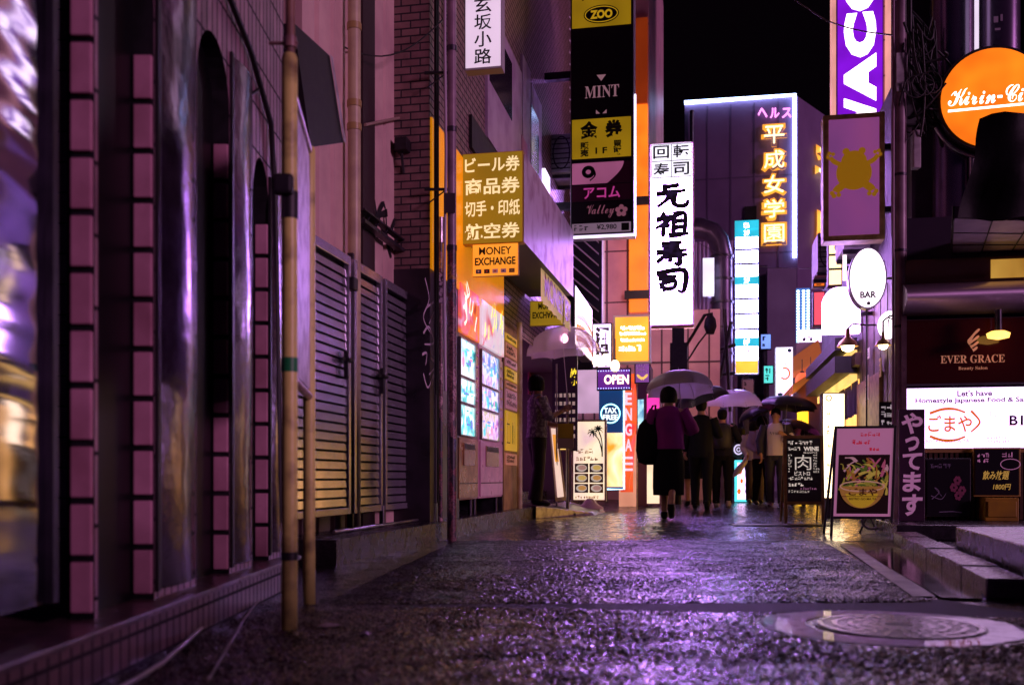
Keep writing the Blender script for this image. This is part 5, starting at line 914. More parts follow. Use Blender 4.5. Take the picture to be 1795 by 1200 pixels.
# white arched sign
v0, v1, z0, z1 = fr(1443, 1508, 503, 583, 11.9); ar = thing('arched_white_sign', 'blank white lit sign with a rounded top left of the oval bar sign', 'sign', ((v0 + v1) / 2, 11.9, z0)); pts = [(v0, z0), (v1, z0), (v1, z1 - .16)] + [(v1 - .16 + .16 * math.sin(a * .157), z1 - .16 + .16 * math.cos(a * .157)) for a in range(9, -1, -1)][0:] ; pts = [(v0, z0), (v1, z0)] + [(v1 - .17 + .17 * math.cos(a * .1745), z1 - .17 + .17 * math.sin(a * .1745)) for a in range(10)] + [(v0 + .17 - .17 * math.sin(a * .1745), z1 - .17 + .17 * math.cos(a * .1745)) for a in range(10)]
n = len(pts); c = MB(); c.add([(a, y, b) for y in (11.9, 12.05) for a, b in pts], [tuple(range(n)), tuple(range(2 * n - 1, n - 1, -1))] + [(i, n + i, n + (i + 1) % n, (i + 1) % n) for i in range(n)]); c.build('light_box', EM('arch_white', (.75, .38, 1), 10, None, .05), ar); c = MB(); c.rect(v1 - .14, v1 - .02, z0 + .03, z0 + .036, 'f', 11.9, None, .003); c.build('small_print', ink, ar); MB().box(v1, FV, 11.95, 12.0, z0 + .2, z0 + .24).build('bracket', dark, ar)
# round sign and lamps
v0, v1, z0, z1 = fr(1541, 1578, 545, 592, 9.9); rs = thing('round_wall_sign', 'round white lit sign partly hidden behind the gooseneck lamp', 'sign', ((v0 + v1) / 2, 9.9, z0)); oval(MB(), (v0 + v1) / 2, (z0 + z1) / 2, (v1 - v0) / 2, (z1 - z0) / 2, 9.9, 9.98, 28).build('light_box', EM('round_white', (1, .76, .9), 4, None, .05), rs)
c = MB(); ca, cz = (v0 + v1) / 2, (z0 + z1) / 2; c.stroke([(ca - .02, cz + .07), (ca + .06, cz + .03)], .018, 'f', 9.9, None, .003); c.stroke([(ca - .01, cz + .05), (ca - .01, cz - .03)], .014, 'f', 9.9, None, .003); c.build('emblem', ink, rs); MB().tube([(v1 - .02, 9.95, cz), (FV + .02, 9.95, cz)], .015).build('bracket', dark, rs)
def lamp(name, label, px, py, u, rr, hang):
    v_ = VU(u, px); z = Z(py, v_, u); r = thing(name, label, 'lamp', (v_, u, z - rr), group='warm lamps on the timber bar')
    c = MB(); c.loft([(v_, u, z - rr * .4, rr, rr), (v_, u, z + rr * .1, rr * .75, rr * .75), (v_, u, z + rr * .5, rr * .25, rr * .25), (v_, u, z + rr * 1.3, rr * .18, rr * .18)], 16, cap=False); c.build('lamp_shade', M('brass_shade', (.4, .25, .1), .3, .6), r)
    c = MB(); c.loft([(v_, u, z - rr * .9, .01, .01), (v_, u, z - rr * .7, rr * .5, rr * .5), (v_, u, z - rr * .3, rr * .62, rr * .62), (v_, u, z, rr * .3, rr * .3)], 14); c.build('bulb', EM('warm_bulb', (1, .72, .35), 14, None, 0), r)
    c = MB(); c.tube([(v_, u, z + rr * 1.2), (v_, u, z + hang), (v_ + .06, u, z + hang + .05), (v_ + .2, u, z + hang + .03), (FV, u, z + hang + .03)], .01, 8); c.build('arm', black, r)
lamp('gooseneck_lamp', 'gooseneck lamp with lit bulb in front of the round white sign', 1548, 600, 9.85, .075, .2)
lamp('lantern_lamp', 'glowing lantern lamp under the arched white sign', 1486, 600, 11.8, .12, .16)
# cream vertical sign
r, *q, o = sign('cream_column_sign', 'tall cream lit column sign with handwritten characters behind the wooden menu board', 'sign', 1441, 1482, 688, 874, 13.0, EM('cream_white', (1, .74, .42), 3.4, None, .15), .3, darkwood, .015)
c = MB(); w_ = q[1] - q[0]; h_ = q[3] - q[2]; c.ring(q[0] + w_ * .28, q[2] + h_ * .95, .04, .04, .014, 'f', o, None, .004); c.scribble(q[0] + w_ * .2, q[0] + w_ * .42, q[2] + h_ * .05, q[2] + h_ * .9, 'f', o, None, .004, 14, .008, 12); c.build('lettering', M('olive_ink', (.25, .16, .03), .6), r); MB().box(q[0] + .05, q[1] - .05, 13.05, 13.25, 0, q[2]).build('foot', dark, r)
r, *q, o = sign('tilted_menu_board', 'black menu board with white writing on the timber wall behind the vertical kana board', 'menu board', 1541, 1578, 704, 748, 9.75, M('menu_black', (.012, .01, .012), .5), .02, dark, .0)
c = MB(); c.scribble(q[0] + .015, q[1] - .01, q[2] + .01, q[3] - .01, 'f', o, None, .003, 3, .009, 4); c.build('lettering', M('chalk', (.75, .65, .7), .6, em=(.8, .7, .75), es=.25), r); MB().box(q[0] + .02, q[0] + .05, 9.77, 9.8, .12, q[2]).build('prop', dark, r)
# ================================================================ RIGHT: TOWER WITH PURPLE VERTICAL SIGN
uT = 18.2; tw = thing('pink_tower', 'tall pink panelled tower carrying the purple vertical letter sign', 'building', (VU(uT, 1510), uT, 0)); va, vb = VU(uT, 1455), VU(uT, 1900)
MB().prism([(va, uT), (vb, uT), (vb, uT + 5), (va + .9, uT + 5)], 0, 16).build('wall', M('tower_pink', (.66, .42, .44), .45, noise=(1, (.55, .33, .36)), em=(.8, .35, .4), es=.0), tw)
c = MB()
for py in (78, 20, 140, 190): c.box(va - .01, vb, uT - .012, uT, Z(py, va, uT) - .012, Z(py, va, uT) + .012)
c.build('panel_joints', MATS['joint_dark'], tw)
r, *q, o = sign('purple_letter_sign', 'tall purple lit sign with huge white sideways letters on the pink tower', 'sign', 1466, 1549, -120, 215, uT - .35, EM('purple_glow', (.18, .005, .55), 1.0), .33, M('violet_case', (.3, .1, .4), .4), .02)
c = MB(); w_ = q[1] - q[0]
for ch, y0, y1 in (('V', 187, 238), ('A', 113, 195), ('C', 42, 119), ('O', -40, 40)):
    vs, fs = glyphs(ch, .07, 1, 0); x0 = min(v.x for v in vs); x1 = max(v.x for v in vs); b0 = min(v.y for v in vs); b1 = max(v.y for v in vs); zl, zh = Z(y1, q[0], uT), Z(y0, q[0], uT)
    c = MB(); c.add([(q[0] + w_ * (.84 - .68 * (v.y - b0) / (b1 - b0)), o - .006, zl + (zh - zl) * (v.x - x0) / (x1 - x0)) for v in vs], [f for f in fs]); c.build('letter', EM('sign_white_letters', (1, .8, .9), 3.2, None, .08), r)
MB().box(VU(uT, 1551), VU(uT, 1566), uT - .3, uT, 6.5, 16).build('lit_edge_panel', EM('peach_edge', (1, .42, .38), .62), tw); MB().box(VU(uT, 1455), VU(uT, 1466), uT - .3, uT, 6.5, 16).build('lit_edge_panel', MATS['peach_edge'], tw)
# ================================================================ RIGHT: UTILITY POLE AND CABLE TANGLE
x, y = V2(1578, 9.2); up = thing('utility_pole', 'worn utility pole with taped sections and dense cable tangle on the right', 'utility pole', (x, y, 0), 'W')
MB().tube([(x, y, z) for z in (0, 1, 2, 3, 4, 6, 8.5)], [.06, .058, .057, .056, .055, .054, .052], 16).build('shaft', pole_m, up)
for z in (1.9, 2.6, 3.3): MB().tube([(x, y, z - .012), (x, y, z + .012)], .062, 14).build('steel_band', dark, up)
MB().box(x - .06, x + .05, y - .07, y - .055, 4.05, 4.4).build('pale_plate', grime_white, up); MB().tube([(x - .075, y - .02, 1.0), (x - .07, y - .02, 5)], .012, 8).build('conduit', M('mauve_conduit', (.35, .2, .3), .4), up)
MB().box(x + .10, x + .17, y - .06, y + .02, 3.35, 3.7).build('junction_box', grime_white, up, .008); MB().box(x + .02, x + .22, y - .02, y + .05, 3.75, 4.15).build('splice_case', black, up, .02)
rn = random.Random(11); cc_ = Vector((x + .15, y - .05, 4.05))
for i in range(34):
    a = cc_ + Vector((rn.uniform(-.18, .2), rn.uniform(-.08, .1), rn.uniform(-.35, .7))); b = cc_ + Vector((rn.uniform(-.15, .42), rn.uniform(-.1, .1), rn.uniform(-.5, .8))); m_ = (a + b) / 2 + Vector((rn.uniform(-.15, .2), 0, rn.uniform(-.3, .05)))
    c = MB(); c.tube([a * (1 - t) ** 2 + m_ * 2 * t * (1 - t) + b * t * t for t in [k / 8 for k in range(9)]], rn.uniform(.006, .014), 6); c.build('cable', cable_m, up)
for i in range(3):
    ctr = cc_ + Vector((-.08 + .07 * i, -.12, .02 * i)); c = MB(); c.tube([ctr + Vector((.1 * math.cos(k * .4), 0, .1 * math.sin(k * .4))) for k in range(17)], .006, 6); c.build('cable_coil', cable_m, up)
for i in range(6):
    b = cc_ + Vector((.6 + .5 * i, .3 - .1 * i, .2 - .12 * i)); c = MB(); c.tube([cc_ + Vector((.1, 0, .25 - .1 * i)) + (b - cc_) * t - Vector((0, 0, .25 * math.sin(3.14 * t))) for t in [k / 8 for k in range(9)]], .009, 6); c.build('service_wire', cable_m, up)
c = MB(); c.tube([(x + .02, y - .02, z) for z in (4.6, 6, 8.5)], .03, 8); c.tube([(x + .09, y, z) for z in (4.0, 6, 8.5)], .02, 8); c.build('riser_cable', cable_m, up)
c = MB(); e0 = at(1448, 36, 12); e1 = at(1566, 62, 9.3); c.tube([e0 + (e1 - e0) * (k / 8) - Vector((0, 0, .03 * math.sin(3.14 * k / 8))) for k in range(9)], .008, 6); e2 = at(1300, -60, 17); c.tube([e2 + (e0 - e2) * (k / 6) for k in range(7)], .008, 6); single('overhead_wire', c, cable_m, 'thin overhead wire crossing in front of the purple letter sign', 'wire')
# ================================================================ RIGHT: NEAR RESTAURANT FRONT (square to the street at u = 9.7)
uR = 9.7; rb = thing('restaurant_building', 'dark restaurant building with round metal columns at the right edge', 'building', (VU(uR, 1690), uR, 0))
vL = VU(uR, 1586); vM = 13.0; zf = lambda py: Z(py, vL + .3, uR)  # wall carried on out of view to block the low fill light
MB().box(vL, vM, uR + .03, uR + .2, 0, 2.9).box(vL, vM, uR + .55, uR + .7, 2.9, 9).build('wall', M('night_facade', (.035, .022, .045), .45, noise=(1.5, (.02, .014, .03))), rb)
c = MB(); c.box(vL - .04, vL + .005, uR - .06, uR + .05, .1, zf(497)); c.build('corner_post', M('bronze_post', (.35, .22, .24), .3, .6, noise=(6, (.2, .12, .14))), rb)
c = MB(); n = 14; c.add([(a, uR - .02 - .26 * math.sin(math.pi * i / n) ** .7, zf(553) + (zf(497) - zf(553)) * i / n) for a in (vL - .03, vM) for i in range(n + 1)], [(i, n + 1 + i, n + 2 + i, i + 1) for i in range(n)] + [tuple(range(n, -1, -1))], None, True)
c.build('bullnose_canopy', M('brushed_canopy', (.62, .50, .66), .33, .85, noise=(3, (.44, .34, .48)), bump=(40, .05)), rb)
MB().box(vL, vM, uR - .03, uR + .03, zf(497), zf(455)).build('upper_panel', M('bronze_glass', (.16, .08, .07), .12, .3), rb)
MB().box(vL + .01, vM, uR - .04, uR + .03, zf(673), zf(676) + .0).build('trim', steel, rb)
# drums of the upper facade
drm = M('purple_drum_cladding', (.22, .16, .27), .22, .8, noise=(2, (.16, .11, .2)), bump=(3, .05))
for px in (1673, 1752, 1828):
    v_ = VU(9.95, px); MB().tube([(v_, 10.0, 2.7), (v_, 10.0, 9)], .205, 28).build('round_column', drm, rb)
v_ = VU(9.75, 1713); MB().box(v_ - .012, v_ + .012, 9.74, 9.80, 3.6, 9).build('white_tube', EM('white_tube', (.9, .75, .95), .7), rb)
c = MB()
for a, b in (((1744, 15), (1752, 26)), ((1756, 12), (1760, 24)), ((1746, 36), (1756, 40))): c.rect(VU(9.75, a[0]), VU(9.75, b[0]), Z(b[1], 3.2, 9.75), Z(a[1], 3.2, 9.75), 'f', 9.79)
c.build('worn_marks', M('worn_marks', (.4, .32, .42), .5), rb)
# soffit box above the entrance with hanging black tarpaulin
zs = 2.56; pF = lambda px, Y: ((px - CX) / FPX * Y, Y)
bx = thing('balcony_box', 'pale panelled balcony box jutting out over the restaurant entrance', 'balcony', (*pF(1740, 8.6), zs), 'W')
a0, a1, a2 = pF(1668, 9.25), pF(1672, 7.9), pF(1716, 7.9); far_ = (6.1, 8.2); farb = (6.1, 9.0)
MB().prism([a1, far_, farb, a0], zs, zs + .10).build('box_shell', M('mauve_panel_paint', (.62, .48, .60), .35, noise=(5, (.46, .34, .46))), bx)
c = MB()
for k in range(9):
    p = Vector(a1).lerp(Vector(far_), k / 8 ); q2 = Vector(a0).lerp(Vector(farb), k / 8); c.tube([(p.x, p.y, zs - .004), (q2.x, q2.y, zs - .004)], .007, 4)
for k in (.33, .66): p = Vector(a1).lerp(Vector(a0), k); q2 = Vector(far_).lerp(Vector(farb), k); c.tube([(p.x, p.y, zs - .003), (q2.x, q2.y, zs - .003)], .005, 4)
for k in range(5): p = Vector(a1).lerp(Vector(a0), k / 4); c.tube([(p.x - .005, p.y, zs), (p.x - .005, p.y, zs + .1)], .008, 4)
c.build('panel_seams', black, bx)
c = MB(); nx, nz = 18, 10; vs = []
P0 = Vector((*pF(1676, 7.8), 0)); rn = random.Random(2)
for i in range(nx + 1):
    for j in range(nz + 1):
        t, s_ = i / nx, j / nz; xx = P0.x + 1.6 * t + .20 * s_ * max(0, 1 - t); vs.append((xx, P0.y - .02 + .05 * math.sin(t * 17 + s_ * 2) + .03 * math.sin(s_ * 9 + t * 4) - .12 * (1 - s_) * (s_) * 2, zs - .03 + .02 * math.sin(t * 23) + (.80 + .12 * t) * s_))
c.add(vs, [(i * (nz + 1) + j, (i + 1) * (nz + 1) + j, (i + 1) * (nz + 1) + j + 1, i * (nz + 1) + j + 1) for i in range(nx) for j in range(nz)], None, True)
single('black_tarpaulin', c, M('black_vinyl', (.004, .0035, .005), .55, bump=(14, .35), spec=.15), 'black tarpaulin draped over the pale balcony box in front of the orange round sign', 'tarpaulin')
# round orange sign
ctr = at(1741, 172, 9.0); Rk = 92 / FPX * 9.0
ks = thing('round_orange_sign', 'big round orange lit sign with white script lettering and black rim', 'sign', (ctr.x, ctr.y, ctr.z - Rk), -AL)
oval(MB(), 0, Rk, Rk, Rk, 0, .18, 56).build('rim', black, ks); oval(MB(), 0, Rk, Rk - .028, Rk - .028, -.012, 0, 56).build('face_panel', M('orange_face', (.5, .1, .004), .35, em=(1, .19, .008), es=1.0, emn=(3.2, .3)), ks)
k = FPX / 9.0; X_ = lambda px: (px - 1741) / k * 1.0; Zk = lambda py: Rk - (py - 172) / k
c = MB(); c.text('𝓚𝓲𝓻𝓲𝓷-𝓒𝓲𝓽𝔂', X_(1666), X_(1822), Zk(196), Zk(152), 'f', -.012, None, .004, .0); c.poly([(X_(1666), Zk(193)), (X_(1818), Zk(188)), (X_(1818), Zk(184)), (X_(1666), Zk(189))], 'f', -.012, None, .0045)
c.build('lettering', EM('script_white', (1, .93, .92), 2.4, None, 0), ks)
c = MB(); c.tube([(Rk * 1.06 * math.cos(a), .1, Rk + Rk * 1.06 * math.sin(a)) for a in [R(200 + i * 8) for i in range(12)]], .022, 8); c.tube([(-.15, .12, .0), (-.15, .12, -.75)], .03, 8).tube([(-.03, .12, .0), (-.03, .12, -.75)], .02, 8); c.build('bracket', steel, ks)
# sign panels of the restaurant front
r, *q, o = sign('dark_red_sign_panel', 'glossy dark red sign panel with copper serif lettering and feather mark', 'sign', 1588, 1900, 556, 671, uR - .03, M('glossy_dark_red', (.055, .008, .006), .10, coat=.6), .05, M('bronze_frame', (.25, .15, .15), .3, .6), .008)
cop = M('copper_letters', (.75, .34, .22), .35, .3, em=(.9, .35, .2), es=.25); fx = lambda px: VU(uR, px); fz = lambda py: Z(py, fx(1690), uR)
c = MB(); c.text('𝐄𝐕𝐄𝐑 𝐆𝐑𝐀𝐂𝐄', fx(1647), fx(1759), fz(637), fz(623), 'f', o, None, .004); c.text('𝐁𝐞𝐚𝐮𝐭𝐲 𝐒𝐚𝐥𝐨𝐧', fx(1678), fx(1729), fz(650), fz(643), 'f', o, None, .004)
for i, (a, b) in enumerate((((1696, 600), (1715, 578)), ((1695, 603), (1714, 590)), ((1699, 609), (1713, 600)), ((1703, 615), (1711, 609)))): c.stroke([(fx(a[0]), fz(a[1])), (fx((a[0] + b[0]) / 2), fz((a[1] + b[1]) / 2 + 1 - 3 * (i == 0))), (fx(b[0]), fz(b[1]))], .03, 'f', o, None, .004, .5)
c.build('lettering', cop, r)
r, *q, o = sign('white_restaurant_sign', 'long white lit restaurant sign with orange oval logo and stair symbol', 'sign', 1588, 1900, 677, 786, uR - .03, EM('restaurant_white', (.85, .52, 1), 2.6, None, .08), .06, steel, .008)
gray = M('dark_grey_print', (.06, .05, .07), .5); ora = M('orange_print', (.85, .16, .01), .5, em=(1, .2, .01), es=.5); c = MB()
c.text("Let's have", fx(1676), fx(1737), fz(695), fz(684), 'f', o, None, .003, .03); c.text('Homestyle Japanese Food & Salad', fx(1603), fx(1809), fz(708), fz(697), 'f', o, None, .003, .03); c.text('B1', fx(1767), fx(1791), fz(746), fz(729), 'f', o, None, .003, .03); c.scribble(fx(1724), fx(1770), fz(777), fz(764), 'f', o, None, .003, 2, .003, 5)
c.text('BISTRO GO MA YA', fx(1622), fx(1697), fz(776), fz(769), 'f', o, None, .003); c.build('lettering', gray, r)
c = MB(); c.text('ごまや', fx(1625), fx(1702), fz(757), fz(727), 'f', o, None, .003, .02); n = 20
for s in (1, -1): c.stroke([(fx(1628), fz(744 - s * 20)), (fx(1650), fz(744 - s * 27)), (fx(1672), fz(744 - s * 27)), (fx(1690), fz(744 - s * 21))], .028, 'f', o, None, .003, .3)
c.stroke([(fx(1700), fz(720)), (fx(1714), fz(736)), (fx(1713), fz(745)), (fx(1700), fz(757))], .022, 'f', o, None, .003, .3)
st = [(1720, 722), (1734, 722), (1734, 729), (1743, 729), (1743, 737), (1752, 737), (1752, 746), (1766, 746), (1800, 746)]
for a, b in zip(st, st[1:]): c.rect(min(fx(a[0]), fx(b[0])) - .002, max(fx(a[0]), fx(b[0])) + .002, min(fz(a[1]), fz(b[1])) - .002, max(fz(a[1]), fz(b[1])) + .002, 'f', o, None, .003)
c.build('orange_logo', ora, r)
v_ = VU(9.5, 1750); zd = Z(588, v_, 9.5); dl = thing('lamp_reflection', 'warm glowing oval downlight in front of the glossy dark red panel', 'lamp', (v_, 9.5, zd - .03)); c = MB(); c.loft([(v_, 9.5, zd - .035, .02, .02), (v_, 9.5, zd - .02, .09, .07), (v_, 9.5, zd + .02, .10, .08), (v_, 9.5, zd + .04, .06, .05)], 18); c.build('reflection_bowl', EM('reflection_amber', (1, .50, .10), 2.2, None, .3), dl); MB().tube([(v_, 9.5, zd + .04), (v_, 9.5, zf(552))], .03, 10).build('stem', dark, dl)  # glowing bowl added in place of a lamp's reflection in the glossy panel
v0, v1 = VU(uR, 1735), VU(uR, 1900); MB().box(v0, v1, uR - .04, uR - .03, zf(492), zf(460)).build('lit_transom', GRAPHIC('amber_transom', [(.10, .03, .01), (.5, .22, .03), (1, .55, .1)], 1.6, .5), rb)
# slatted lower front and boards
c = MB(); n = 40
for i in range(n): a = vL + .02 + (3.6 - vL) * i / n; c.box(a, a + .028, uR - .05, uR - .02, .13, fz(790))
c.build('slat_screen', darkwood, rb)
c = MB(); c.box(vL, 4.6, uR - .06, uR + .02, fz(793), fz(787)); c.build('slat_rail', M('ochre_rail', (.4, .25, .08), .5), rb)
def board(name, label, px0, px1, y0, y1, u, fm, frame, fw=.015): r, *q, o = sign(name, label, 'menu board', px0, px1, y0, y1, u, fm, .02, frame, fw); return (r, q, o)
chalkp, chalkw, chalky = M('pink_chalk', (.75, .35, .6), .7, em=(.8, .3, .6), es=.2), MATS['chalk'], M('yellow_chalk', (.8, .55, .1), .7, em=(.9, .55, .1), es=.25)
r, q, o = board('black_chalkboard', 'black chalkboard with pink flowers leaning on the slatted screen', 1622, 1702, 803, 905, 9.55, M('slate', (.012, .009, .014), .35), black)
P = rel(*q); c = MB()
for a, b in ((.62, .5), (.72, .36), (.8, .45), (.7, .62)):
    for k in range(6): x, z = P(a + .055 * math.cos(k), b + .05 * math.sin(k)); c.disc(x, z, .014, .018, 'f', o, None, .003 + k * .0004, 8)
c.build('chalk_flowers', M('dark_pink_chalk', (.35, .08, .16), .7), r); c = MB(); c.scribble(*P(.1, 0)[:1], P(.7, 0)[0], P(0, .82)[1], P(0, .92)[1], 'f', o, None, .003, 1, .004, 2); c.stroke([P(.14, .3), P(.3, .42), P(.2, .5), P(.36, .35)], .006, 'f', o, None, .003); c.stroke([P(.12, .36), P(.34, .3), P(.45, .4)], .006, 'f', o, None, .003); c.stroke([P(.3, .08), P(.6, .09), P(.8, .07)], .006, 'f', o, None, .003); c.build('chalk_writing', M('dim_chalk', (.4, .36, .5), .7), r)
r, q, o = board('hanging_blackboard', 'blackboard with yellow and pink chalk writing hung on the slatted screen', 1706, 1789, 784, 870, 9.6, MATS['slate'], M('gold_edge', (.5, .32, .06), .5))
P = rel(*q); c = MB(); c.text('飲み放題', *[f(P) for f in (lambda P: P(.2, 0)[0], lambda P: P(.75, 0)[0], lambda P: P(0, .34)[1], lambda P: P(0, .53)[1])], 'f', o, None, .003, .015, slant=.15); c.text('1800円', P(.42, 0)[0], P(.78, 0)[0], P(0, .14)[1], P(0, .26)[1], 'f', o, None, .003, .01, slant=.15); c.build('yellow_chalk_writing', chalky, r)
c = MB(); c.scribble(P(.08, 0)[0], P(.55, 0)[0], P(0, .68)[1], P(0, .9)[1], 'f', o, None, .003, 2, .005, 3); c.scribble(P(.6, 0)[0], P(.95, 0)[0], P(0, .78)[1], P(0, .94)[1], 'f', o, None, .003, 1, .005, 4); x, z = P(.78, .66); c.ring(x, z, .085, .05, .006, 'f', o, None, .003); c.build('pink_chalk_writing', chalkp, r)
v0, v1, z0, z1 = fr(1724, 1783, 872, 918, 9.5); ym = MB().box(v0, v1, 9.45, 9.65, .125, z1).box(v0 + .02, v1 - .02, 9.44, 9.45, .16, z1 - .03); single('yellow_box', S2W(ym), M('mustard_box', (.5, .30, .02), .45, noise=(6, (.34, .2, .02))), 'mustard yellow box below the hanging blackboard', 'box', bevel=.006)
# vertical kana board leaning at the corner
v0, v1, z0, z1 = fr(1576, 1621, 717, 911, 9.25); kb = thing('kana_board', 'tall narrow dark board with big pink brushed kana leaning at the corner', 'sign board', ((v0 + v1) / 2, 9.25, .125))
MB().box(v0, v1, 9.25, 9.28, .126, z1).build('board', M('plum_board', (.055, .018, .05), .45, noise=(4, (.03, .012, .03))), kb, .003)
c = MB(); h_ = (z1 - .15) / 4.05
for i, ch in enumerate('やって​ます'.replace('\u200b', '')):
    hs = [1.12, .78, .9, 1.05, 1.15]; tot = sum(hs); top_ = z1 - .03 - sum(hs[:i]) / tot * (z1 - .18); bot_ = top_ - hs[i] / tot * (z1 - .18) * .9; ws = [.08, .22, .12, .14, .10][i]; MB().text(ch, v0 + (v1 - v0) * ws, v1 - (v1 - v0) * ws, bot_, top_, 'f', 9.25, None, .003, .035, slant=.06).build('letter', M('pink_brush', (.72, .38, .62), .6, em=(.8, .35, .65), es=.16), kb)
# ================================================================ A-BOARDS
def a_board(name, label, px0, px1, py0, py1, leg_py, Y, frame_m, face_m, fw, roll, yaw):
    cx_ = (px0 + px1) / 2; k = FPX / Y; W = (px1 - px0) / k; zb = CH - (py1 - HY) / k; zt_ = CH - (py0 - HY) / k; X0 = (cx_ - CX) / k
    r = thing(name, label, 'menu board', (X0, Y, 0), -AL + yaw); lean = .10
    mp_ = lambda x, z: Vector((x + z * roll, lean * (z - 0), z))
    def slab(mb, x0, x1, z0, z1, t0, t1, m=None):
        vs = [mp_(x, z) + Vector((0, t, 0)) for t in (t0, t1) for x, z in ((x0, z0), (x1, z0), (x1, z1), (x0, z1))]; mb.add(vs, [(0, 1, 2, 3), (7, 6, 5, 4), (0, 4, 5, 1), (1, 5, 6, 2), (2, 6, 7, 3), (3, 7, 4, 0)], m); return mb
    for s in (-1, 1): a, b = sorted((s * W / 2, s * (W / 2 - fw))); slab(MB(), a, b, 0, zt_, 0, .022).build('front_leg', frame_m, r, .002); c = MB(); c.tube([mp_(s * (W / 2 - fw / 2), zt_ - .03) + Vector((0, .03, 0)), Vector((s * (W / 2 - fw / 2), lean * zt_ * 2 + .28, 0))], .014, 4); c.build('rear_leg', frame_m, r)
    slab(slab(MB(), -W / 2 + fw, W / 2 - fw, zt_ - fw, zt_, 0, .022), -W / 2 + fw, W / 2 - fw, zb, zb + fw, 0, .022).build('frame_rail', frame_m, r, .002)
    slab(MB(), -W / 2 + fw, W / 2 - fw, zb + fw, zt_ - fw, .006, .014).build('face_panel', face_m, r)
    x0, x1, z0, z1 = -W / 2 + fw, W / 2 - fw, zb + fw, zt_ - fw
    def warp(mb): mb.v = [mp_(p.x, p.z) + Vector((0, p.y, 0)) for p in mb.v]; return mb
    return r, warp, (lambda a, b: (x0 + (x1 - x0) * a, z0 + (z1 - z0) * b))
r, warp, P = a_board('wooden_menu_board', 'wooden framed black menu board on legs with white hand lettering', 1376, 1445, 762, 884, 916, 11.2, wood, M('board_black', (.012, .01, .012), .4), .035, 0, .05)
def ptext(c, s, a0, a1, b0, b1, bold=.01, slant=0, m=None, d=.0): (x0, z0), (x1, z1) = P(a0, b0), P(a1, b1); c.text(s, x0, x1, z0, z1, 'f', .004, m, d, bold, slant=slant)
def pscr(c, a0, a1, b0, b1, rows, wd, seed): (x0, z0), (x1, z1) = P(a0, b0), P(a1, b1); c.scribble(x0, x1, z0, z1, 'f', .004, None, 0, rows, wd, seed)
c = MB(); ptext(c, 'WINE', .5, .95, .80, .87, .05); ptext(c, '肉', .24, .72, .50, .74, .0); ptext(c, 'ビストロ', .22, .68, .41, .48, .03); pscr(c, .04, .96, .89, .97, 1, .006, 1); pscr(c, .04, .46, .80, .87, 1, .006, 2); pscr(c, .04, .22, .45, .76, 7, .003, 3); pscr(c, .78, .97, .45, .76, 7, .003, 4); pscr(c, .04, .9, .33, .40, 1, .005, 5); pscr(c, .04, .6, .23, .30, 1, .007, 6); pscr(c, .04, .8, .13, .19, 1, .003, 8); pscr(c, .5, .95, .76, .79, 1, .003, 10); warp(c).build('lettering', M('white_marker', (.8, .75, .72), .6, em=(1, .85, .75), es=.4), r)
c = MB(); pscr(c, .4, .95, .18, .23, 1, .004, 9); warp(c).build('pink_lettering', chalkp, r)
r, warp, P = a_board('food_poster_board', 'black framed stand with a salad bowl poster, nearest the road', 1457, 1562, 745, 909, 940, 8.6, black, M('poster_pink', (.62, .28, .46), .4, em=(.8, .3, .55), es=.22), .022, .055, .02)
c = MB(); rn = random.Random(21); bgm = M('photo_dark', (.035, .02, .012), .4); (x0, z0), (x1, z1) = P(.05, .03), P(.95, .70); c.rect(x0, x1, z0, z1, 'f', .004, bgm)
fm_ = [M('leaf%d' % i, cc, .4, em=cc, es=.22) for i, cc in enumerate([(.10, .16, .02), (.35, .30, .04), (.62, .48, .08), (.55, .12, .22), (.65, .36, .40), (.4, .16, .03)])]
L_ = 0
for i in range(90):
    a = rn.uniform(.1, .9); b = rn.uniform(.32, .68) - .12 * abs(a - .5); ang = rn.uniform(0, 3.14); ln = rn.uniform(.05, .16); (x, z) = P(a, b); hx, hz = ln * .5 * math.cos(ang) * .8, ln * .5 * math.sin(ang) * .8
    if not (x0 + .01 < x - abs(hx) and x + abs(hx) < x1 - .01 and z + abs(hz) < z1 - .01): continue
    c.stroke([(x - hx, z - hz), (x + .01, z + .015), (x + hx, z + hz)], rn.uniform(.012, .035), 'f', .004, fm_[rn.randrange(6)], .0005 + i * .00004, .7)
bowlm = M('bowl_amber', (.45, .2, .05), .35, em=(.6, .28, .06), es=.18); bowly = M('bowl_yellow', (.62, .40, .03), .35, em=(.8, .5, .03), es=.2)
(xc, zc) = P(.48, .34); rx_ = (x1 - x0) * .44; c.poly([(xc - rx_, zc)] + [(xc + rx_ * math.cos(3.14159 + 3.14159 * i / 20), zc + .19 * math.sin(3.14159 + 3.14159 * i / 20)) for i in range(1, 20)] + [(xc + rx_, zc)], 'f', .004, bowlm, .006); c.poly([(xc + rx_ * .78 * math.cos(3.5 + 2.43 * i / 16), zc + .185 * math.sin(3.5 + 2.43 * i / 16)) for i in range(17)], 'f', .004, bowly, .0065); c.ring(xc, zc, rx_, .05, .012, 'f', .004, M('bowl_rim', (.7, .4, .3), .3, em=(.8, .45, .3), es=.2), .007)
warp(c).build('salad_picture', None, r)
c = MB(); (a0, b0), (a1, b1) = P(.25, .235), P(.75, .32); c.text('ごまや', a0, a1, b0, b1, 'f', .004, None, .009, .03); (a0, b0), (a1, b1) = P(.26, .185), P(.74, .21); c.text('BISTRO GO MA YA', a0, a1, b0, b1, 'f', .004, None, .009, .02); c.rect(P(.12, 0)[0], P(.88, 0)[0], P(0, .222)[1], P(0, .228)[1], 'f', .004, None, .009); warp(c).build('logo_lettering', M('brown_print', (.16, .05, .01), .5), r)
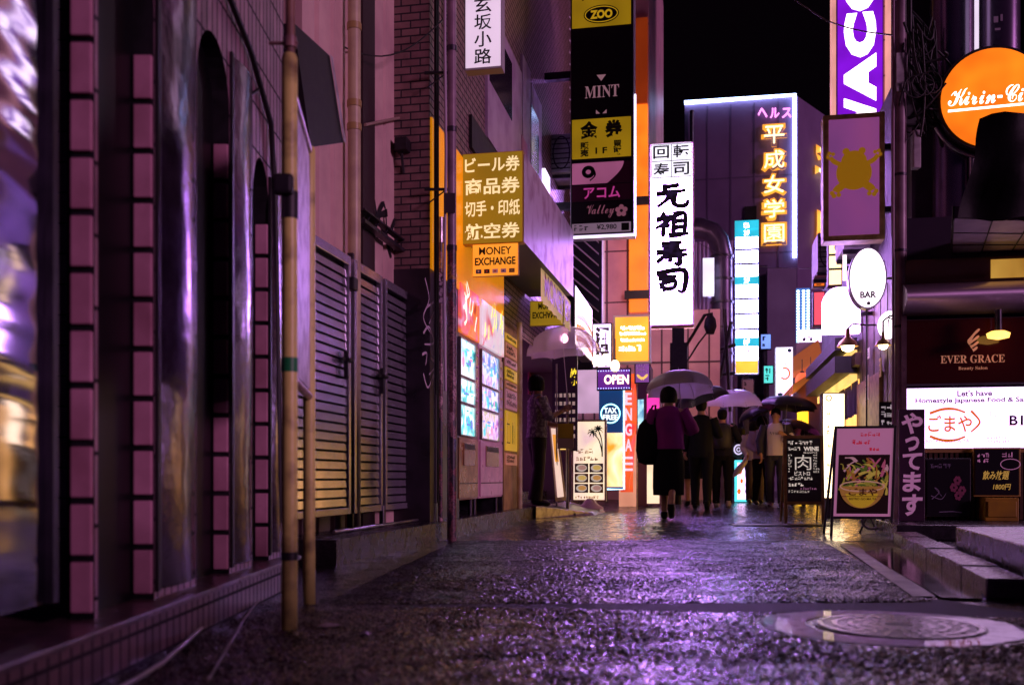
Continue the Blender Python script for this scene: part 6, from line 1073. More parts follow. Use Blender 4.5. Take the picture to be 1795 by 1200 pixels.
c = MB(); pscr(c, .42, .82, .90, .96, 1, .006, 31); pscr(c, .28, .66, .81, .87, 1, .009, 32); pscr(c, .58, .78, .735, .79, 1, .007, 33); warp(c).build('red_lettering', M('red_poster_ink', (.6, .02, .05), .5, em=(.8, .02, .08), es=.2), r)
# clip lamp / small stand behind the poster board
x, y = V2(1522, 9.1); lf = thing('floor_spot', 'small black floor spotlight and plug box under the salad poster stand', 'spotlight', (x, y, 0), 'W')
c = MB(); c.loft([(x, y, .16, .05, .05), (x, y, .2, .075, .075), (x, y, .27, .07, .07), (x, y, .3, .03, .03)], 14); c.tube([(x - .08, y, .0), (x, y, .18), (x + .09, y + .02, 0)], .01, 6); c.build('lamp_body', black, lf); c = MB(); c.tube([(x + .02 + .09 * math.cos(k * .4), y - .03, .13 + .09 * math.sin(k * .4)) for k in range(17)], .012, 6); c.build('guard_ring', steel, lf); MB().box(x - .19, x - .1, y - .05, y, .13, .20).build('plug_box', black, lf, .01)
v0, v1, z0, z1 = fr(1493, 1511, 907, 923, 9.0)

# ================================================================ PEOPLE AND UMBRELLAS
skin_m = M('skin', (.46, .25, .18), .5, noise=(10, (.4, .2, .14))); hair_m = M('black_hair', (.006, .005, .006), .6, bump=(60, .3), spec=.12); shoe_m = M('black_shoe', (.012, .01, .012), .35)
def skin_mesh(nodes, edges, root):
    names = list(nodes); idx = {n_: i for i, n_ in enumerate(names)}; me = bpy.data.meshes.new('body'); me.from_pydata([nodes[n_][0] for n_ in names], [(idx[a], idx[b]) for a, b in edges], [])
    o = bpy.data.objects.new('body', me); col.objects.link(o); o.modifiers.new('skin', 'SKIN'); sv = me.skin_vertices[0].data
    for n_ in names: rr = nodes[n_][1]; sv[idx[n_]].radius = rr if isinstance(rr, tuple) else (rr, rr); sv[idx[n_]].use_root = (n_ == root)
    s_ = o.modifiers.new('sub', 'SUBSURF'); s_.levels = 2; bpy.context.view_layer.update(); dg_ = bpy.context.evaluated_depsgraph_get(); m2 = bpy.data.meshes.new_from_object(o.evaluated_get(dg_)); bpy.data.objects.remove(o); bpy.data.meshes.remove(me); return m2
def person(label, px, Y, yaw, H, pose, cloth, hair='short', origin_z=0.0, group='people walking in the alley'):
    loc = Vector(((px - CX) / FPX * Y, Y, origin_z)); r = thing('person', label, 'person', loc, yaw, group); S = H / 1.7; v3 = lambda *a: Vector(a) * S
    J = {'pelvis': v3(0, 0, .90), 'waist': v3(0, .01, 1.05), 'chest': v3(0, .01, 1.26), 'neck': v3(0, .0, 1.435), 'chin': v3(0, .02, 1.50), 'head': v3(0, .015, 1.58), 'crown': v3(0, -.005, 1.655), 'brow': v3(0, .035, 1.60),
         'shl': v3(-.17, 0, 1.375), 'shr': v3(.17, 0, 1.375), 'ell': v3(-.23, -.02, 1.12), 'elr': v3(.23, -.02, 1.12), 'wrl': v3(-.24, .08, .90), 'wrr': v3(.24, .08, .90),
         'hil': v3(-.09, 0, .87), 'hir': v3(.09, 0, .87), 'knl': v3(-.10, .05, .48), 'knr': v3(.10, .0, .48), 'anl': v3(-.10, .0, .09), 'anr': v3(.10, -.05, .09), 'tol': v3(-.11, .15, .03), 'tor': v3(.11, .10, .03)}
    for k_, a in pose.items(): J[k_] = v3(*a)
    rad = {'pelvis': .12, 'waist': .105, 'chest': .125, 'neck': .052, 'chin': .055, 'head': .078, 'crown': .06, 'brow': .06, 'shl': .055, 'shr': .055, 'ell': .040, 'elr': .040, 'wrl': .027, 'wrr': .027, 'hil': .085, 'hir': .085, 'knl': .056, 'knr': .056, 'anl': .036, 'anr': .036, 'tol': .033, 'tor': .033}
    N = {k_: (J[k_], rad[k_] * S) for k_ in J}; E_ = [('pelvis', 'waist'), ('waist', 'chest'), ('chest', 'neck'), ('neck', 'chin'), ('chin', 'head'), ('head', 'crown'), ('chest', 'shl'), ('chest', 'shr'), ('shl', 'ell'), ('ell', 'wrl'), ('shr', 'elr'), ('elr', 'wrr'), ('pelvis', 'hil'), ('pelvis', 'hir'), ('hil', 'knl'), ('knl', 'anl'), ('anl', 'tol'), ('hir', 'knr'), ('knr', 'anr'), ('anr', 'tor')]
    del N['brow']
    for s_, sg in (('l', -1), ('r', 1)):
        d_ = (J['wr' + s_] - J['el' + s_]).normalized(); sd_ = d_.cross(Vector((sg, .3, .2))).normalized(); cu = d_.cross(sd_).normalized() * sg; p_ = J['wr' + s_] + d_ * .075 * S; N['palm' + s_] = (p_, (.036 * S, .018 * S)); E_.append(('wr' + s_, 'palm' + s_))
        for i, ln in enumerate((.068, .078, .072, .056)):
            b_ = p_ + sd_ * (i - 1.5) * .019 * S + d_ * .02 * S; m_ = b_ + (d_ * .8 - cu * .35) * ln * .55 * S; t_ = m_ + (d_ * .35 - cu * .8) * ln * .5 * S
            for nm, pp, rr in (('k', b_, .0095), ('m', m_, .0088), ('t', t_, .0075)): N['f%s%d%s' % (s_, i, nm)] = (pp, rr * S)
            E_ += [('palm' + s_, 'f%s%dk' % (s_, i)), ('f%s%dk' % (s_, i), 'f%s%dm' % (s_, i)), ('f%s%dm' % (s_, i), 'f%s%dt' % (s_, i))]
        tb_ = J['wr' + s_] + d_ * .035 * S - sd_ * .022 * S; tt = tb_ - sd_ * .03 * S + d_ * .045 * S - cu * .02 * S; N['th' + s_] = (tb_, .011 * S); N['tt' + s_] = (tt, .009 * S); E_ += [('palm' + s_, 'th' + s_), ('th' + s_, 'tt' + s_)]
    N['nose'] = (J['head'] + v3(0, .088, -.012), .013 * S); E_.append(('head', 'nose'))
    for sg in (-1, 1): N['ear%d' % sg] = (J['head'] + v3(sg * .079, -.01, -.01), (.012 * S, .02 * S)); E_.append(('head', 'ear%d' % sg))
    me = skin_mesh(N, E_, 'pelvis'); me.materials.append(skin_m)
    for p_ in me.polygons: p_.use_smooth = True
    bo = bpy.data.objects.new('body', me); col.objects.link(bo); bo.parent = r
    hd = J['head']; c = MB()
    if hair == 'short': hs = [(-.085, .045, .05), (-.05, .074, .076), (-.02, .082, .086), (.02, .085, .094), (.06, .082, .09), (.095, .06, .064), (.112, .015, .02)]
    elif hair == 'bob': hs = [(-.10, .095, .098), (-.06, .108, .11), (0, .108, .112), (.05, .098, .102), (.09, .07, .075), (.112, .015, .02)]
    else: hs = [(-.22, .085, .07), (-.12, .095, .09), (0, .095, .098), (.05, .09, .095), (.09, .065, .07), (.112, .015, .02)]
    c.loft([(hd.x, hd.y - .022 * S, hd.z + a * S, b_ * S, d_ * S) for a, b_, d_ in hs], 18, fold=.03, seed=int(px), nf=5); c.build('hair', hair_m, r)
    if pose.get('_face') or cloth.get('face'):
        c = MB()
        for sg in (-1, 1): c.loft([(hd.x + sg * .03 * S, hd.y + .074 * S, hd.z + a * S, b_ * S, b_ * S * .5) for a, b_ in ((-.004, .004), (.002, .012), (.008, .004))], 8)
        c.build('eyes', ink, r); c = MB(); c.loft([(hd.x, hd.y + .068 * S, hd.z - a * S, b_ * S, .008 * S) for a, b_ in ((.06, .012), (.054, .022), (.048, .012))], 8); c.build('mouth', M('lip', (.3, .1, .09), .5), r)
    def limb(name, pts, rs, m, seg=4):
        c = MB(); P_ = []; R_ = []
        for i in range(len(pts) - 1):
            for k_ in range(seg): t = k_ / seg; P_.append(pts[i].lerp(pts[i + 1], t)); R_.append((rs[i] * (1 - t) + rs[i + 1] * t) * S * (1 + .05 * math.sin(i * 5 + k_ * 2.3)))
        P_.append(pts[-1]); R_.append(rs[-1] * S); c.tube(P_, R_, 12, None); return c
    tm = cloth['top']; wd = cloth.get('wide', 1.0); hem = cloth.get('hem', .88); c = MB(); bx_ = J['chest'].x - J['pelvis'].x
    rings = [(J['pelvis'].x, 0, hem, .175 * wd, .125 * wd), (J['pelvis'].x, .005, 1.0, .165 * wd, .118 * wd), (J['chest'].x, .01, 1.15, .168 * wd, .12 * wd), (J['chest'].x, .01, 1.28, .185, .125), (J['chest'].x, .005, 1.36, .185, .105), (J['chest'].x, 0, 1.405, .14, .08), (J['neck'].x, 0, 1.44, .065, .062)]
    c.loft([(a / 1 if i else a, b_ * S, z_ * S, rx * S, ry * S) for i, (a, b_, z_, rx, ry) in enumerate(rings)][::-1], 22, fold=.09, seed=int(px) + 3, nf=8)
    for s_ in 'lr':
        sl = cloth.get('sleeve', 1.0); d_ = J['el' + s_].lerp(J['wr' + s_], sl); l_ = limb('s', [J['sh' + s_] + v3(0, 0, .01), J['el' + s_], d_], [.075, .062 * cloth.get('puff', 1), .045 * cloth.get('puff', 1)], tm); c.add(l_.v, l_.f, None, True)
    c.build(cloth.get('top_name', 'shirt'), tm, r)
    bm_ = cloth['bottom']
    if cloth.get('skirt'):
        c = MB(); hz = cloth['skirt']; c.loft([(0, .005 * S, z_ * S, a * S, b_ * S) for z_, a, b_ in ((1.04, .13, .09), (.95, .150, .108), (.86, .172, .13), (.78, .19, .15), (.6, .195, .16), (hz + .1, .195, .17), (hz, .19, .165))], 24, fold=.05, seed=4, nf=7); c.build('skirt', bm_, r)
    else:
        c = MB(); c.loft([(0, .0, z_ * S, a * S, b_ * S) for z_, a, b_ in ((1.04, .13, .09), (.95, .148, .105), (.86, .160, .115), (.80, .15, .11))], 18)
        for s_ in 'lr': l_ = limb('t', [J['hi' + s_], J['kn' + s_], J['an' + s_] + v3(0, 0, -.02)], [.105, .078, .062 * cloth.get('flare', 1)], bm_); c.add(l_.v, l_.f, None, True)
        c.build('trousers', bm_, r)
    for s_ in 'lr':
        a_, t_ = J['an' + s_], J['to' + s_]; d_ = (t_ - a_); d_.z = 0; d_.normalize(); c = MB(); up_ = Vector((0, 0, 1)); P_ = [a_ + v3(0, 0, .02) - d_ * .02 * S, a_ - v3(0, 0, .03) - d_ * .015 * S, a_.lerp(t_, .5) - v3(0, 0, .012), t_, t_ + d_ * .045 * S]
        c.tube(P_, [.043 * S, .048 * S, .045 * S, .042 * S, .018 * S], 12); c.build('shoe', cloth.get('shoes', shoe_m), r)
    r_ = r; return r_, J, S
def W_of(r, p): return r.matrix_basis @ Vector(p)
def umbrella(label, top, hand, Rr, dome, m, rib_m, group='open umbrellas in the alley', grip=True, seed=0):
    top, hand = Vector(top), Vector(hand); ax = (top - hand).normalized(); q_ = Vector((0, 0, 1)).rotation_difference(ax); r = thing('umbrella', label, 'umbrella', hand, 'W', group); base = top - ax * dome; n = 8; K = 4; rows = 7; c = MB(); vs = []
    for i in range(rows + 1):
        t = i / rows
        for j in range(n * K):
            a = 2 * math.pi * j / (n * K) + .2; ph = (j % K) / K; loc = math.cos(math.pi / n) / math.cos((ph - .5) * 2 * math.pi / n); rr = Rr * math.sin(t * 1.5) / math.sin(1.5) * (1 - t * (1 - loc) * 1.6); z_ = dome * (math.cos(t * 1.5) - math.cos(1.5)) / (1 - math.cos(1.5)) + .03 * t * t * math.sin(ph * math.pi) * Rr
            vs.append(base + q_ @ Vector((rr * math.cos(a), rr * math.sin(a), z_)))
    w_ = n * K; c.add(vs, [(i * w_ + j, (i + 1) * w_ + j, (i + 1) * w_ + (j + 1) % w_, i * w_ + (j + 1) % w_) for i in range(rows) for j in range(w_)], None, True); c.build('canopy', m, r)
    for k_ in range(n):
        a = 2 * math.pi * k_ / n + .2; c = MB(); c.tube([base + q_ @ Vector((Rr * math.sin(t * 1.5) / math.sin(1.5) * math.cos(a), Rr * math.sin(t * 1.5) / math.sin(1.5) * math.sin(a), dome * (math.cos(t * 1.5) - math.cos(1.5)) / (1 - math.cos(1.5)) - .006)) for t in [i / 6 for i in range(7)]], .0035, 5); c.build('rib', rib_m, r)
    c = MB(); c.tube([hand - ax * .05, hand, top, top + ax * .05], [.006, .006, .005, .004], 8); c.build('shaft', rib_m, r)
    c = MB(); s_ = q_ @ Vector((0, 1, 0)); c.tube([hand + ax * .06, hand - ax * .08, hand - ax * .12 + s_ * .02, hand - ax * .12 + s_ * .05, hand - ax * .09 + s_ * .06], .011, 8); c.build('handle', black, r); return r
def TRL(key, c, back, rough=.4, alpha=1.0):
    m = M(key, c, rough, alpha=alpha); n = m.node_tree; t = n.nodes.new('ShaderNodeBsdfTranslucent'); t.inputs[0].default_value = (*back, 1); a = n.nodes.new('ShaderNodeAddShader')
    o = n.nodes['Material Output']; n.links.new(n.nodes['Principled BSDF'].outputs[0], a.inputs[0]); n.links.new(t.outputs[0], a.inputs[1]); n.links.new(a.outputs[0], o.inputs[0]); return m
bw = -AL; fcam = math.pi - AL
cloth_black = M('black_cloth', (.007, .006, .009), .85, spec=.12); grey_umb = TRL('grey_umbrella', (.20, .17, .22), (.16, .13, .19), .5); blk_umb = M('black_umbrella', (.015, .013, .019), .4); clear_umb = TRL('clear_vinyl', (.65, .58, .75), (.34, .30, .40), .15, alpha=.6); rib_s = M('rib_steel', (.25, .22, .26), .35, .7)
blouse = M('magenta_blouse', (.26, .014, .20), .7, noise=(3, (.18, .012, .18)), bump=(14, .3), spec=.15)
r, J, S = person('woman in magenta blouse and long black skirt walking away under the grey umbrella', 1172, 11.8, bw, 1.60,
    {'elr': (.30, .06, 1.14), 'wrr': (.16, .24, 1.17), 'ell': (-.26, -.02, 1.15), 'wrl': (-.22, .15, 1.05), 'knl': (-.06, .14, .47), 'anl': (-.06, .16, .09), 'tol': (-.065, .30, .04), 'knr': (.05, .02, .48), 'anr': (.045, -.34, .20), 'tor': (.045, -.25, .07)},
    {'top': blouse, 'bottom': cloth_black, 'skirt': .32, 'wide': 1.12, 'hem': .90, 'sleeve': .9, 'puff': 1.35, 'top_name': 'blouse'}, 'bob')
h = W_of(r, J['wrr']); umbrella('charcoal grey umbrella held over the woman in the magenta blouse', (h.x - .02, h.y + .12, 1.80), h, .43, .26, grey_umb, rib_s)
bg_ = W_of(r, Vector((-.235, -.02, .93))); c = MB(); c.loft([(bg_.x, bg_.y, bg_.z + a, b_, d_) for a, b_, d_ in ((-.27, .05, .05), (-.24, .12, .09), (-.1, .15, .11), (.08, .14, .10), (.2, .11, .08), (.27, .05, .04))], 18, fold=.05, seed=9, nf=5)
bgt = thing('shoulder_bag', 'large slouchy black bag on the left side of the woman in the magenta blouse', 'bag', (bg_.x, bg_.y, bg_.z - .27), 'W'); c.build('bag_body', cloth_black, bgt); sh_ = W_of(r, J['shl'] + Vector((0, 0, .07))); c = MB(); c.tube([(bg_.x - .05, bg_.y + .02, bg_.z + .2), (sh_.x - .02, sh_.y + .04, sh_.z), (sh_.x, sh_.y - .05, sh_.z), (bg_.x + .06, bg_.y - .06, bg_.z + .2)], .012, 6); c.build('strap', cloth_black, bgt)
suit = M('black_suit', (.006, .006, .009), .8, spec=.15)
r, J, S = person('man in a black suit walking away just right of the woman in the magenta blouse', 1229, 15.6, bw, 1.76, {'elr': (.27, .0, 1.12), 'wrr': (.18, .2, 1.2), 'knl': (-.09, .12, .5), 'anl': (-.09, .12, .1), 'tol': (-.09, .26, .04), 'anr': (.09, -.2, .13), 'tor': (.09, -.08, .03), 'knr': (.09, -.02, .48)}, {'top': suit, 'bottom': suit, 'wide': 1.06, 'hem': .80, 'top_name': 'jacket'})
h = W_of(r, J['wrr']); umbrella('low black umbrella over the man in the black suit', (h.x - .25, h.y - .02, 1.92), h, .46, .25, blk_umb, rib_s)
navy = M('navy_shirt', (.012, .010, .026), .8, spec=.15)
r, J, S = person('man with a dark backpack walking away under the clear umbrella', 1266, 17.0, bw, 1.70, {'wrl': (-.26, .02, .88), 'elr': (.28, .02, 1.14), 'wrr': (.2, .2, 1.22), 'anl': (-.1, .1, .09), 'tol': (-.1, .24, .03), 'knl': (-.1, .1, .49), 'anr': (.1, -.15, .1), 'tor': (.1, -.03, .03)}, {'top': navy, 'bottom': cloth_black, 'sleeve': .12, 'shoes': M('white_trainer', (.5, .45, .5), .5)})
h = W_of(r, J['wrr']); umbrella('clear vinyl umbrella over the man with the backpack', (h.x - .02, h.y - .1, 2.02), h, .50, .28, clear_umb, rib_s)
bp_ = W_of(r, Vector((0, -.2, 1.0))); c = MB(); c.loft([(bp_.x, bp_.y, 1.0 + a, b_, d_) for a, b_, d_ in ((0, .12, .07), (.03, .15, .1), (.2, .155, .11), (.36, .14, .09), (.42, .08, .05))], 16, fold=.02); single('backpack', c, M('backpack_cloth', (.014, .012, .022), .6, bump=(30, .2)), 'dark backpack on the man under the clear umbrella', 'backpack')
r, J, S = person('bare legged woman in dark clothes half hidden beyond the man in the black suit', 1213, 17.6, bw, 1.6, {'knl': (-.08, .06, .46), 'anl': (-.08, -.02, .09)}, {'top': cloth_black, 'bottom': cloth_black, 'skirt': .52}, 'bob')
white_t = M('white_tshirt', (.68, .60, .68), .8, bump=(20, .2)); jean = M('dark_jean', (.015, .014, .03), .7)
r, J, S = person('man in a white t-shirt and open dark jacket walking toward us', 1360, 17.2, fcam - .15, 1.72, {'elr': (.27, .02, 1.12), 'wrr': (.24, .10, .88), 'ell': (-.27, .02, 1.14), 'wrl': (-.16, .2, 1.22), 'anl': (-.1, .12, .09), 'tol': (-.11, .26, .03), 'knl': (-.1, .13, .5), 'anr': (.1, -.14, .1), 'tor': (.11, 0, .03)}, {'top': white_t, 'bottom': jean, 'wide': 1.02, 'face': 1, 'sleeve': .3}, 'short')
c = MB()
for sg, s_ in ((-1, 'l'), (1, 'r')):
    n = 9
    for (z0_, z1_, k0, k1) in ((.84, 1.1, 1.18, 1.12), (1.1, 1.3, 1.12, 1.1), (1.3, 1.41, 1.1, .92)):
        ring = lambda z_, k_: [Vector((sg * .182 * k_ * math.sin(.75 + a * 2.3 / n) if True else 0, .01 + .132 * k_ * math.cos(.75 + a * 2.3 / n), z_)) * S for a in range(n + 1)]
        A0, A1 = ring(z0_, k0), ring(z1_, k1); c.add(A0 + A1, [(i, i + 1, n + 2 + i, n + 1 + i) for i in range(n)], None, True)
    c.tube([J['sh' + s_] + Vector((0, 0, .015)), J['sh' + s_].lerp(J['el' + s_], .5), J['el' + s_], J['el' + s_].lerp(J['wr' + s_], .85)], [.088 * S, .08 * S, .07 * S, .055 * S], 12)
c.build('open_jacket', M('dark_jacket', (.022, .018, .035), .7), r); c = MB(); c.scribble(-.09, .09, 1.22, 1.28, 'l', 0, None, 0, 1, .012, 3); c.v = [Vector((p.y * S, .142 * S, p.z * S)) for p in c.v]; c.build('shirt_print', M('print_grey', (.3, .27, .32), .7), r)
h = W_of(r, J['wrl']); umbrella('black umbrella over the man in the white t-shirt', (h.x + .06, h.y + .02, 1.90), h, .52, .22, blk_umb, rib_s)
r, J, S = person('person in pale top and dark trousers walking beside the man in the white t-shirt', 1336, 18.4, fcam + .3, 1.66, {'wrr': (.18, .2, 1.0), 'ell': (-.26, .02, 1.12), 'wrl': (-.14, .2, 1.18), 'anl': (-.1, .1, .09), 'tol': (-.1, .22, .03), 'anr': (.1, -.12, .1), 'tor': (.1, 0, .03)}, {'top': M('pale_top', (.55, .48, .6), .8), 'bottom': cloth_black, 'face': 1}, 'bob')
h = W_of(r, J['wrl']); umbrella('dark umbrella tilted behind the man in the white t-shirt, on his left', (h.x - .28, h.y + .05, 1.86), h, .46, .2, blk_umb, rib_s)
r, J, S = person('person in dark coat half hidden behind the wooden menu board', 1398, 18.0, fcam, 1.5, {}, {'top': cloth_black, 'bottom': cloth_black, 'face': 1}, 'short')
h = W_of(r, J['wrr']); umbrella('dark umbrella held low at the right behind the wooden menu board', (h.x + .25, h.y - .1, 1.52), (h.x + .05, h.y - .1, .95), .42, .2, blk_umb, rib_s)
r, J, S = person('person in dark clothes carrying a light tote farther up the alley', 1300, 22.5, bw, 1.66, {'knl': (-.1, .1, .48), 'anl': (-.1, .08, .09)}, {'top': M('grey_top', (.12, .10, .16), .8), 'bottom': cloth_black}, 'short')
r, J, S = person('person in dark clothes farther up the alley left of the white stand sign', 1284, 21.5, bw, 1.7, {'knr': (.1, .1, .48), 'anr': (.1, .08, .09)}, {'top': cloth_black, 'bottom': cloth_black}, 'short')
r, J, S = person('person with pale folded umbrella coming down the alley', 1322, 19.6, fcam + .2, 1.64, {'wrr': (.2, .2, .98), 'anl': (-.1, .12, .09)}, {'top': M('white_blouse', (.6, .52, .62), .8), 'bottom': M('plum_trousers', (.06, .03, .07), .7), 'face': 1}, 'bob')
h = W_of(r, J['wrr']); c = MB(); c.tube([h + Vector((0, 0, .06)), h + Vector((-.04, -.05, -.12)), h + Vector((-.2, -.12, -.3)), h + Vector((-.3, -.16, -.42))], [.012, .05, .07, .02], 10); single('folded_umbrella', c, M('pale_vinyl', (.7, .62, .78), .3), 'pale folded umbrella in the hand of a person in a white blouse', 'umbrella')
# woman at the ticket shop
fl_t = M('floral_blouse', (.22, .18, .30), .7, noise=(26, (.6, .55, .7), .48, .6)); uw_ = 12.55
pw = V(-2.13, uw_); r, J, S = person('woman in patterned blouse and dark wide trousers standing at the ticket shop', CX + pw.x / pw.y * FPX, pw.y, bw - 1.1, 1.68, {'elr': (.2, .10, 1.13), 'wrr': (.14, .30, 1.22), 'ell': (-.2, .08, 1.1), 'wrl': (-.1, .30, 1.05)}, {'top': fl_t, 'bottom': M('dark_wide_trousers', (.03, .02, .03), .7), 'flare': 1.5, 'sleeve': .25, 'face': 1}, 'bob', .15, 'people at the shops')
h = W_of(r, Vector((.05, .36, .92))); tbag = thing('shopping_bag', 'yellow and cream shopping bag carried by the woman at the ticket shop', 'bag', (h.x, h.y, h.z - .17), 'W'); MB().box(h.x - .09, h.x + .11, h.y - .06, h.y + .02, h.z - .19, h.z - .06).build('lower_half', M('bag_cream', (.6, .42, .42), .5), tbag, .006); MB().box(h.x - .09, h.x + .11, h.y - .06, h.y + .02, h.z - .058, h.z + .13).build('upper_half', M('bag_yellow', (.72, .52, .03), .45), tbag, .006); c = MB(); c.tube([(h.x - .05, h.y - .02, h.z + .13), (h.x - .03, h.y - .02, h.z + .25), (h.x + .05, h.y - .02, h.z + .25), (h.x + .07, h.y - .02, h.z + .13)], .006, 6); c.build('handle', black, tbag)
ut = V(VU(12.9, 984), 12.9); zt_ = CH - (572 - HY) / FPX * ut.y; umbrella('large clear umbrella shading the ticket shop display, above the palm tree signboard', (ut.x, ut.y, zt_), (ut.x + .08, ut.y, 1.55), .50, .36, clear_umb, M('white_rib', (.7, .62, .72), .35))
c = MB(); c.tube([(ut.x + .08, ut.y, .0), (ut.x + .08, ut.y, 1.6)], .02, 8); c.tube([(ut.x - .06, ut.y + .05, 0), (ut.x - .06, ut.y + .05, 2.0)], .012, 8); c.box(ut.x - .16, ut.x + .18, ut.y - .15, ut.y + .15, 0, .05); single('umbrella_stand', c, grime_white, 'pale umbrella stand pole beside the ticket shop display', 'umbrella stand')

# ================================================================ CLUTTER
def ac_unit(label, v, u, z):
    r = thing('air_conditioner', label, 'air conditioner', (v, u, z)); MB().box(v - .3, v, u - .4, u + .4, z, z + .55).build('casing', M('ac_paint', (.34, .30, .36), .45, noise=(6, (.2, .17, .2))), r, .01)
    c = MB(); c.ring(v - .15, z + .28, .13, .24, .02, 'f', u - .41, None, .0)
    for i in range(7): c.box(v - .29, v - .01, u - .412, u - .402, z + .05 + i * .07, z + .065 + i * .07)
    c.build('front_grille', dark, r); MB().box(v - .3, v + .05, u - .3, u - .26, z - .05, z).box(v - .3, v + .05, u + .26, u + .3, z - .05, z).build('bracket', dark, r); return r
ac_unit('grey air conditioner high on the timber bar wall behind the toad sign', 1.88, 12.6, 3.2)
ac_unit('grey air conditioner under the cornice of the timber bar, farther along', 1.88, 15.4, 3.5)
ac_unit('grey air conditioner high on the brown brick building above the canopy', -1.9, 14.6, 4.9)
def lantern(label, px, py, u, rr, m, g):
    v_ = VU(u, px); z = Z(py, v_, u); r = thing('paper_lantern', label, 'lantern', (v_, u, z - rr * 1.3), group=g)
    c = MB(); c.loft([(v_, u, z + rr * 1.3 * math.sin(a) , max(.25, math.cos(a)) * rr * (1 + .03 * (i % 2)), max(.25, math.cos(a)) * rr * (1 + .03 * (i % 2))) for i, a in enumerate([-1.3 + 2.6 * k / 16 for k in range(17)])], 16); c.build('lantern_body', m, r)
    MB().tube([(v_, u, z + rr * 1.2), (v_, u, z + rr * 1.5)], rr * .3, 10).tube([(v_, u, z - rr * 1.4), (v_, u, z - rr * 1.2)], rr * .3, 10).build('cap', black, r); MB().tube([(v_, u, z + rr * 1.5), (v_, u, z + rr * 1.5 + .3)], .01, 6).build('cord', black, r)
redl = EM('red_lantern', (1, .13, .05), 1.2); whl = EM('white_lantern', (1, .72, .5), 2.4)
for i, (px, py) in enumerate(((1406, 668), (1421, 664), (1436, 660))): lantern('red paper lantern under the orange awning, %s' % ('nearest the neon building', 'middle one of the row', 'nearest the amber doorway')[i], px, py, 26.2, .17, redl, 'paper lanterns along the far awning')
for i, (px, py) in enumerate(((1046, 632), (1062, 630), (1078, 641))): lantern('small white round lamp above the OPEN sign, %s' % ('leftmost of three', 'middle one of three', 'rightmost of three')[i], px, py, 14.9, .07, whl, 'round lamps over the open sign')
# notices on the timber front
rn = random.Random(41)
for k, (px, py, w_, h_, lab) in enumerate(((1520, 700, .2, .28, 'small cream notice pinned to the pale board on the timber front'), (1522, 628, .16, .12, 'small white slip pinned to the dark timber above the pale board'), (1543, 660, .13, .2, 'narrow yellow price slip on the timber front near the pole'))):
    u_ = U(FV - .075, px); z_ = Z(py, FV, u_); r = thing('wall_notice', lab, 'notice', (FV - .075, u_, z_), group='paper notices on the timber front')
    MB().box(FV - .078, FV - .0712, u_ - w_ / 2, u_ + w_ / 2, z_, z_ + h_).build('paper', M('notice_paper%d' % k, [(.7, .6, .5), (.75, .7, .72), (.75, .55, .12)][k], .6), r); c = MB(); c.scribble(-u_ - w_ * .42, -u_ + w_ * .42, z_ + .02, z_ + h_ - .02, 'l', FV - .078, None, .002, 3, .006, k); c.build('lettering', ink, r)
# split curtain over the amber doorway
ua, ub = U(FV - .05, 1506), U(FV - .05, 1462)
nr = thing('doorway_curtain', 'dark split curtain hanging in the amber doorway of the timber bar', 'curtain', (FV - .06, (ua + ub) / 2, 1.35))
for i in range(4):
    a, b = ua + (ub - ua) * i / 4 + .015, ua + (ub - ua) * (i + 1) / 4 - .015; c = MB(); vs = []
    for j in range(7):
        for k in range(4): vs.append((FV - .06 + .02 * math.sin(j * 1.6 + i) * (1 - k / 3), a + (b - a) * j / 6, 1.72 - .42 * (1 - k / 3) - .01 * (i % 2)))
    c.add(vs, [(j * 4 + k, j * 4 + k + 1, (j + 1) * 4 + k + 1, (j + 1) * 4 + k) for j in range(6) for k in range(3)], None, True); c.build('curtain_panel', M('indigo_cloth', (.05, .02, .06), .8), nr)
# wires strung over the alley
for i, (a, b, lab) in enumerate((((1215, 420, 25), (1440, 470, 16.5), 'thin dark wire crossing in front of the floor directory sign'), ((560, 60, 6.8), (790, 20, 8.1), 'black cable running from the downpipe to the mauve pole'))):
    e0, e1 = at(*a), at(*b); c = MB(); c.tube([e0 + (e1 - e0) * (k / 14) - Vector((0, 0, .25 * math.sin(3.1416 * k / 14))) for k in range(15)], .006 + .004 * (i == 2), 6); single('overhead_wire', c, cable_m, lab, 'wire')
# lit windows and boxes in the gap below the duct
for px0, px1, y0, y1, u, m, lab in ((1243, 1258, 632, 652, 28, EM('amber_box', (1, .5, .05), 1.2), 'small amber lit box low behind the clear umbrella'), (1243, 1262, 668, 684, 27.5, EM('cold_box', (.7, .75, 1), 2.2), 'small cold white lit box just above the clear umbrella'), (1300, 1322, 664, 690, 25, M('grey_tin', (.35, .28, .36), .4, .3), 'grey tin box on the pole right of the clear umbrella'), (1333, 1352, 585, 612, 31, EM('blue_sign', (.2, .35, 1), 1.0), 'small blue lit sign right of the floor directory'), (1338, 1356, 640, 672, 30, EM('teal_sign', (.1, .75, .7), 1.0), 'small teal lit sign left of the curl ring sign'), (1396, 1420, 655, 672, 31, EM('magenta_far', (1, .1, .5), 1.2), 'tiny magenta sign under the far orange awning')):
    r, *q, o = sign('wall_sign', lab, 'sign', px0, px1, y0, y1, u, m, .3); c = MB(); c.scribble(q[0] + .05, q[1] - .04, q[2] + .05, q[3] - .05, 'f', o, None, .004, 2, .03, int(px0)); c.build('lettering', ink if 'tin' not in m.name else dark, r); MB().box((q[0] + q[1]) / 2 - .04, (q[0] + q[1]) / 2 + .04, u + .3, u + .36, 0, q[3]).build('post', dark, r)
